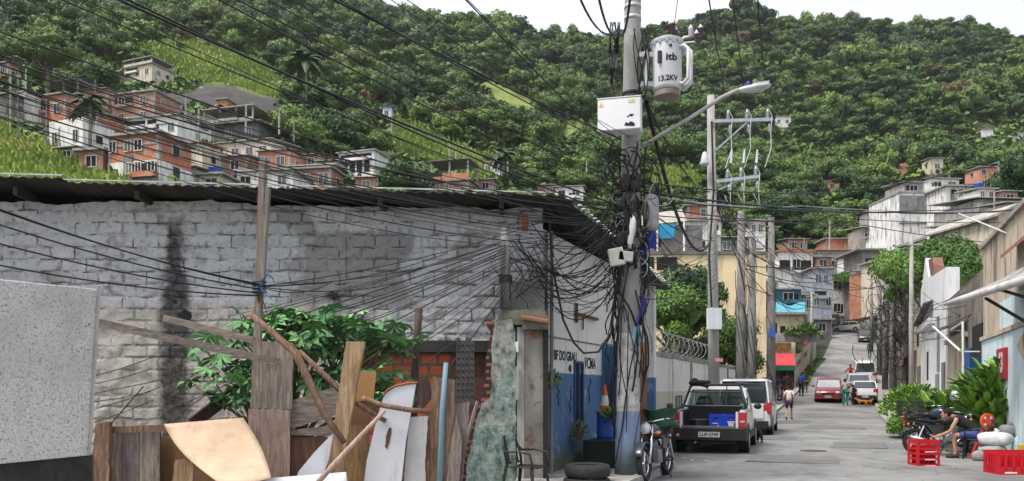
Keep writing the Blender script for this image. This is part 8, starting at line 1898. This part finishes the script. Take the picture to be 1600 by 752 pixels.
sack('round grey stone coloured bag on top of the heap', s0 + Vector((.38, .45, .5)), (.2, .16, .12), M('grey_sack', (.3, .3, .3)), 6)
# red and white barrier with patterned disc
rb_ = P(1541, 692, 16.9); rb_.z = 0
t = thing('road_barrier', 'red and white folding barrier with a patterned disc behind the motorcycle', 'barrier', rb_, R(10))
CK = M('red_barrier', (.60, .03, .03), (.5, .02, .025), 3, .55, 0)
for s_ in (-1, 1): g = MB(); g.beam((s_ * .22, -.1, 0), (s_ * .1, .0, .62), .05, .04); g.beam((s_ * .22, .2, 0), (s_ * .1, .0, .62), .05, .04); g.build('leg', CK, t, world=False)
for k in range(6): g = MB(); g.bbox(-.16 + k * .055, -.16 + (k + 1) * .055, -.13 + .0, -.11, .2, .32); g.build('stripe', (CK, WHP)[k % 2], t, world=False)
for k in range(6): g = MB(); g.bbox(-.13 + k * .045, -.13 + (k + 1) * .045, -.09, -.07, .4, .52); g.build('stripe', (WHP, CK)[k % 2], t, world=False)
g = MB(); g.lathe([(.0, 0), (.17, .0), (.17, .03), (0, .03)], (0, -.05, .82), 20, 'Y'); ds = g.build('disc', OR, t, world=False)
for k in range(8): a = k * math.pi / 4; g = MB(); g.lathe([(0, -.004), (.03, -.004), (.03, .0)], (.1 * math.cos(a), -.051, .82 + .1 * math.sin(a)), 8, 'Y'); g.build('spot', WHP if k % 2 else CK, ds, world=False)
g = MB(); q = P(1597, 690, 15.2); q.z = 0; g.bbox(q.x - .06, q.x + .06, q.y - .06, q.y + .06, 0, .45); one('yellow_post', 'stub of yellow post at the right edge by the red crate', 'post', g, M('traffic_yellow', (.55, .38, .05), (.4, .28, .04), 4, .7, .2), q, bevel=.01)
# helmet on a stand of the second bike
mm = pmat(m3); g = MB(); g.lathe([(.12, -.09), (.14, -.02), (.135, .06), (.09, .12), (0, .14)], mm @ Vector((-.0, .62, 1.2)), 16); one('helmet', 'shiny grey motorcycle helmet hung on the second motorcycle', 'helmet', g, CHR, mm @ Vector((0, .62, 1.1)), smooth=True)
# stall plates, litter, stones
lt = random.Random(17)
for k in range(16):
    Y = lt.uniform(13.5, 30); x0 = lt.choice((kl(Y) + lt.uniform(.1, .8), kr(Y) - lt.uniform(.1, .9))); c = ST(x0, Y, .012)
    g = MB(); g.box(c + Vector((0, 0, .012)), (lt.uniform(.04, .12), lt.uniform(.03, .09), .015), rz=lt.uniform(0, 3), taper=.8)
    one('litter', 'scrap of pale litter lying along the kerb', 'litter', g, lt.choice((WHP, CB, GRY)), c, 'litter scraps along the kerbs')
# ------------------------------------------------------------------ forest (after every house is known)
tr = random.Random(5); cand = []
Y = 62.0
while Y < 440:
    step = 2.9 + Y * .0105
    px = -700.0
    while px < 2300:
        X = (px - CX) / F * Y + tr.uniform(-.45, .45) * step * 1.2; YY = Y + tr.uniform(-.45, .45) * step
        px += step * 1.15 / Y * F
        pp = CX + F * X / YY; z = terr(X, YY); s = (1.9 + YY * .0085) * (tr.uniform(.55, 1.05) if tr.random() < .6 else tr.uniform(1.0, 1.55))
        if YY > 408: s = min(s, 5)
        py = HY - (z + s * .9 - EYE) / YY * F
        base = HY - (z - EYE) / YY * F
        cv = cover(pp, base) or (cover(pp, py) if cover(pp, py) else 0)
        if cover(pp, HY - (z + s * 1.5 - EYE) / YY * F) in (1, 2) and tr.random() < .9 or cover(pp + s * .6 / YY * F, py) in (1, 2): continue
        if cv == 2: continue
        if cv in (1, 3) and tr.random() < .93: continue
        if cv in (1, 3): s *= .45
        if abs(X - road_c(min(YY, 140))) < 9 + s and YY < 135: continue
        if YY < 112 and pp > 960 and py > 330: continue
        if blocked(pp, py, YY, s): continue
        if YY < 135 and -50 < pp < 960 and HY - (z + 2.2 * s - EYE) / YY * F > 330: continue
        cand.append((X, YY, z, s, pp, py))
    Y += step
show = [c for c in cand if -20 < c[4] < 1620 and 0 < c[5] < 480]
show.sort(key=lambda c: -(c[3] / c[1]))
IND = show[:235]; ids = set(map(id, IND)); REST = [c for c in cand if id(c) not in ids]
GN = {0: ('round leafy tree on the left slope among the hill houses', 'leafy trees on the left slope'),
      1: ('bushy tree on the wooded middle slope behind the utility pole', 'bushy trees on the middle slope'),
      2: ('dense tree on the right slope above the street', 'dense trees on the right slope')}
for i, (X, YY, z, s, pp, py) in enumerate(IND):
    k = 0 if pp < 560 else 1 if pp < 1120 else 2
    hill_tree('hillside_tree', GN[k][0], (X, YY, z - .3), s, i, GN[k][1], tr.uniform(.8, 1.15), tr.uniform(0, 6.28))
Q = []; T = []; HU = []
for i, (X, YY, z, s, pp, py) in enumerate(REST):
    q, t_, cs = PROTO[i % NPR]
    out = not (-150 < pp < 1750 and py > -60)
    if out: q, t_ = q[::3], t_[::3]
    a = tr.uniform(0, 6.28); ca_, sa = math.cos(a), math.sin(a); Rm = np.array([[ca_, -sa, 0], [sa, ca_, 0], [0, 0, tr.choice((.6, .8, 1.0, 1.35)) * tr.uniform(.9, 1.1)]])
    qq = (q @ Rm.T) * s * (1.0 if not out else 1.15) + np.array([X, YY, z + s * .6])
    hu = 1.0 if tr.random() < .015 else np.clip(.45 + .6 * mn.noise(Vector((X / 40, YY / 40, 2))) + tr.uniform(-.4, .42), 0, .93)
    Q.append(qq); T.append(np.clip(t_ + tr.uniform(-.12, .12), 0, 1)); HU.append(np.full(len(qq), hu))
    cc = crown_core(cs, .7); 
    cv_ = (np.array([tuple(p) for p in cc.v]) @ Rm.T) * s + np.array([X, YY, z + s * .6])
    # core as triangles folded into degenerate quads keeps one array
    fq = []
    for f in cc.f:
        f = f if len(f) == 4 else (f[0], f[1], f[2], f[2])
        if len(f) == 4 and f[2] != f[3]: fq.append([cv_[j] for j in f])
    fq = np.array(fq); Q.append(fq); T.append(np.full(len(fq), .4)); HU.append(np.full(len(fq), hu))
uq = np.random.default_rng(77); NU = 0; us = []; uh = []
while NU < 42000:
    YY = 62 + 370 * uq.random() ** .75; pp = uq.uniform(-60, 1660); X = (pp - CX) / F * YY; z = terr(X, YY); NU += 1
    py = HY - (z - EYE) / YY * F
    if cover(pp, py) in (1, 2, 3) or abs(X - road_c(min(YY, 140))) < 9 and YY < 140 or blocked(pp, py, YY, .5): continue
    if YY < 100 and pp > 950: continue
    us.append((X, YY, z)); uh.append(.5 + .5 * mn.noise(Vector((X / 25, YY / 25, 9))))
us = np.repeat(np.array(us), 5, 0); n_ = len(us); sz = (.35 + us[:, 1] * .0028)[:, None]
us = us + uq.normal(size=(n_, 3)) * sz * np.array([1.3, 1.3, .35]) + np.array([0, 0, .5]); nn_ = uq.normal(size=(n_, 3)); nn_[:, 2] = abs(nn_[:, 2]) + .3; nn_ /= np.linalg.norm(nn_, axis=1)[:, None]
u_ = np.cross(nn_, uq.normal(size=(n_, 3))); u_ /= np.linalg.norm(u_, axis=1)[:, None]; v_ = np.cross(nn_, u_)
Q.append(np.stack([us - u_ * sz, us + v_ * sz * .7, us + u_ * sz, us - v_ * sz * .7], 1)); T.append(uq.uniform(.1, .8, n_)); HU.append(np.clip(np.repeat(uh, 5) + uq.uniform(-.2, .2, n_), 0, .92))
Q = np.concatenate(Q); T = np.concatenate(T); HU = np.concatenate(HU)
me = leaf_mesh('forest', Q, T, LF_FAR, None, HU)
fo = bpy.data.objects.new('forest', me); COL.objects.link(fo); tag(fo, 'dense green forest covering the hillside up to its crest', None, None, 'stuff')
print('forest', len(IND), len(REST), len(Q))
# grass tufts on the open slopes
GQ = []; GT = []; GH = []
gr = random.Random(3); gg = np.random.default_rng(9)
npt = 0
for k in range(240000):
    Yq = 48 + (gr.random() ** .8) * 200; px = gr.uniform(-20, 1120); X = (px - CX) / F * Yq; z = terr(X, Yq)
    py = HY - (z - EYE) / Yq * F
    if not (40 < py < 310) or cover(px, py) != 1: continue
    if gr.random() > (Yq / 250) ** 1.1 + .45: continue
    sz = .22 + Yq * .0018 + (.35 if gr.random() < .04 else 0)
    n_ = 3
    p = np.array([X, Yq, z]) + gg.normal(size=(n_, 3)) * np.array([.5, .5, 0])
    a = gg.uniform(0, 6.28, n_); u = np.stack([np.cos(a), np.sin(a) * .6, np.zeros(n_)], 1) * sz * .28; up = np.stack([gg.normal(size=n_) * .3, gg.normal(size=n_) * .3 - .2, np.ones(n_)], 1) * sz * gg.uniform(.6, 1.4, (n_, 1))
    GQ.append(np.stack([p - u, p + u, p + u * .5 + up, p - u * .5 + up], 1)); GT.append(gg.uniform(.2, .9, n_)); GH.append(np.full(n_, np.clip(.5 + .7 * mn.noise(Vector((X / 14, Yq / 14, 7))) + gr.uniform(-.15, .15), 0, 1))); npt += 1
LF_G = leafmat('slope_grass', (.09, .14, .03), (.25, .33, .06), rand=False, dry=(.30, .27, .10), dv=.2)
me = leaf_mesh('grass', np.concatenate(GQ), np.concatenate(GT), LF_G, None, np.concatenate(GH))
go = bpy.data.objects.new('grass', me); COL.objects.link(go); tag(go, 'bright green and straw coloured grass on the open slopes', None, None, 'stuff')
print('grass', npt)

# ------------------------------------------------------------------ damp air over the valley
g = MB(); g.bbox(-760, 900, -30, 850, -4, 330); m = bpy.data.materials.new('valley_haze'); m.use_nodes = True; n = m.node_tree
n.nodes.remove(n.nodes['Principled BSDF']); v = n.nodes.new('ShaderNodeVolumePrincipled'); v.inputs['Color'].default_value = (.93, .96, 1, 1); v.inputs['Density'].default_value = .0001; v.inputs['Anisotropy'].default_value = .3
n.links.new(v.outputs[0], n.nodes['Material Output'].inputs['Volume']); o = g.build('haze', m); tag(o, 'thin pale damp air between the street and the far hill', None, None, 'stuff')
SC.cycles.volume_max_steps = 32; SC.cycles.volume_step_rate = 8
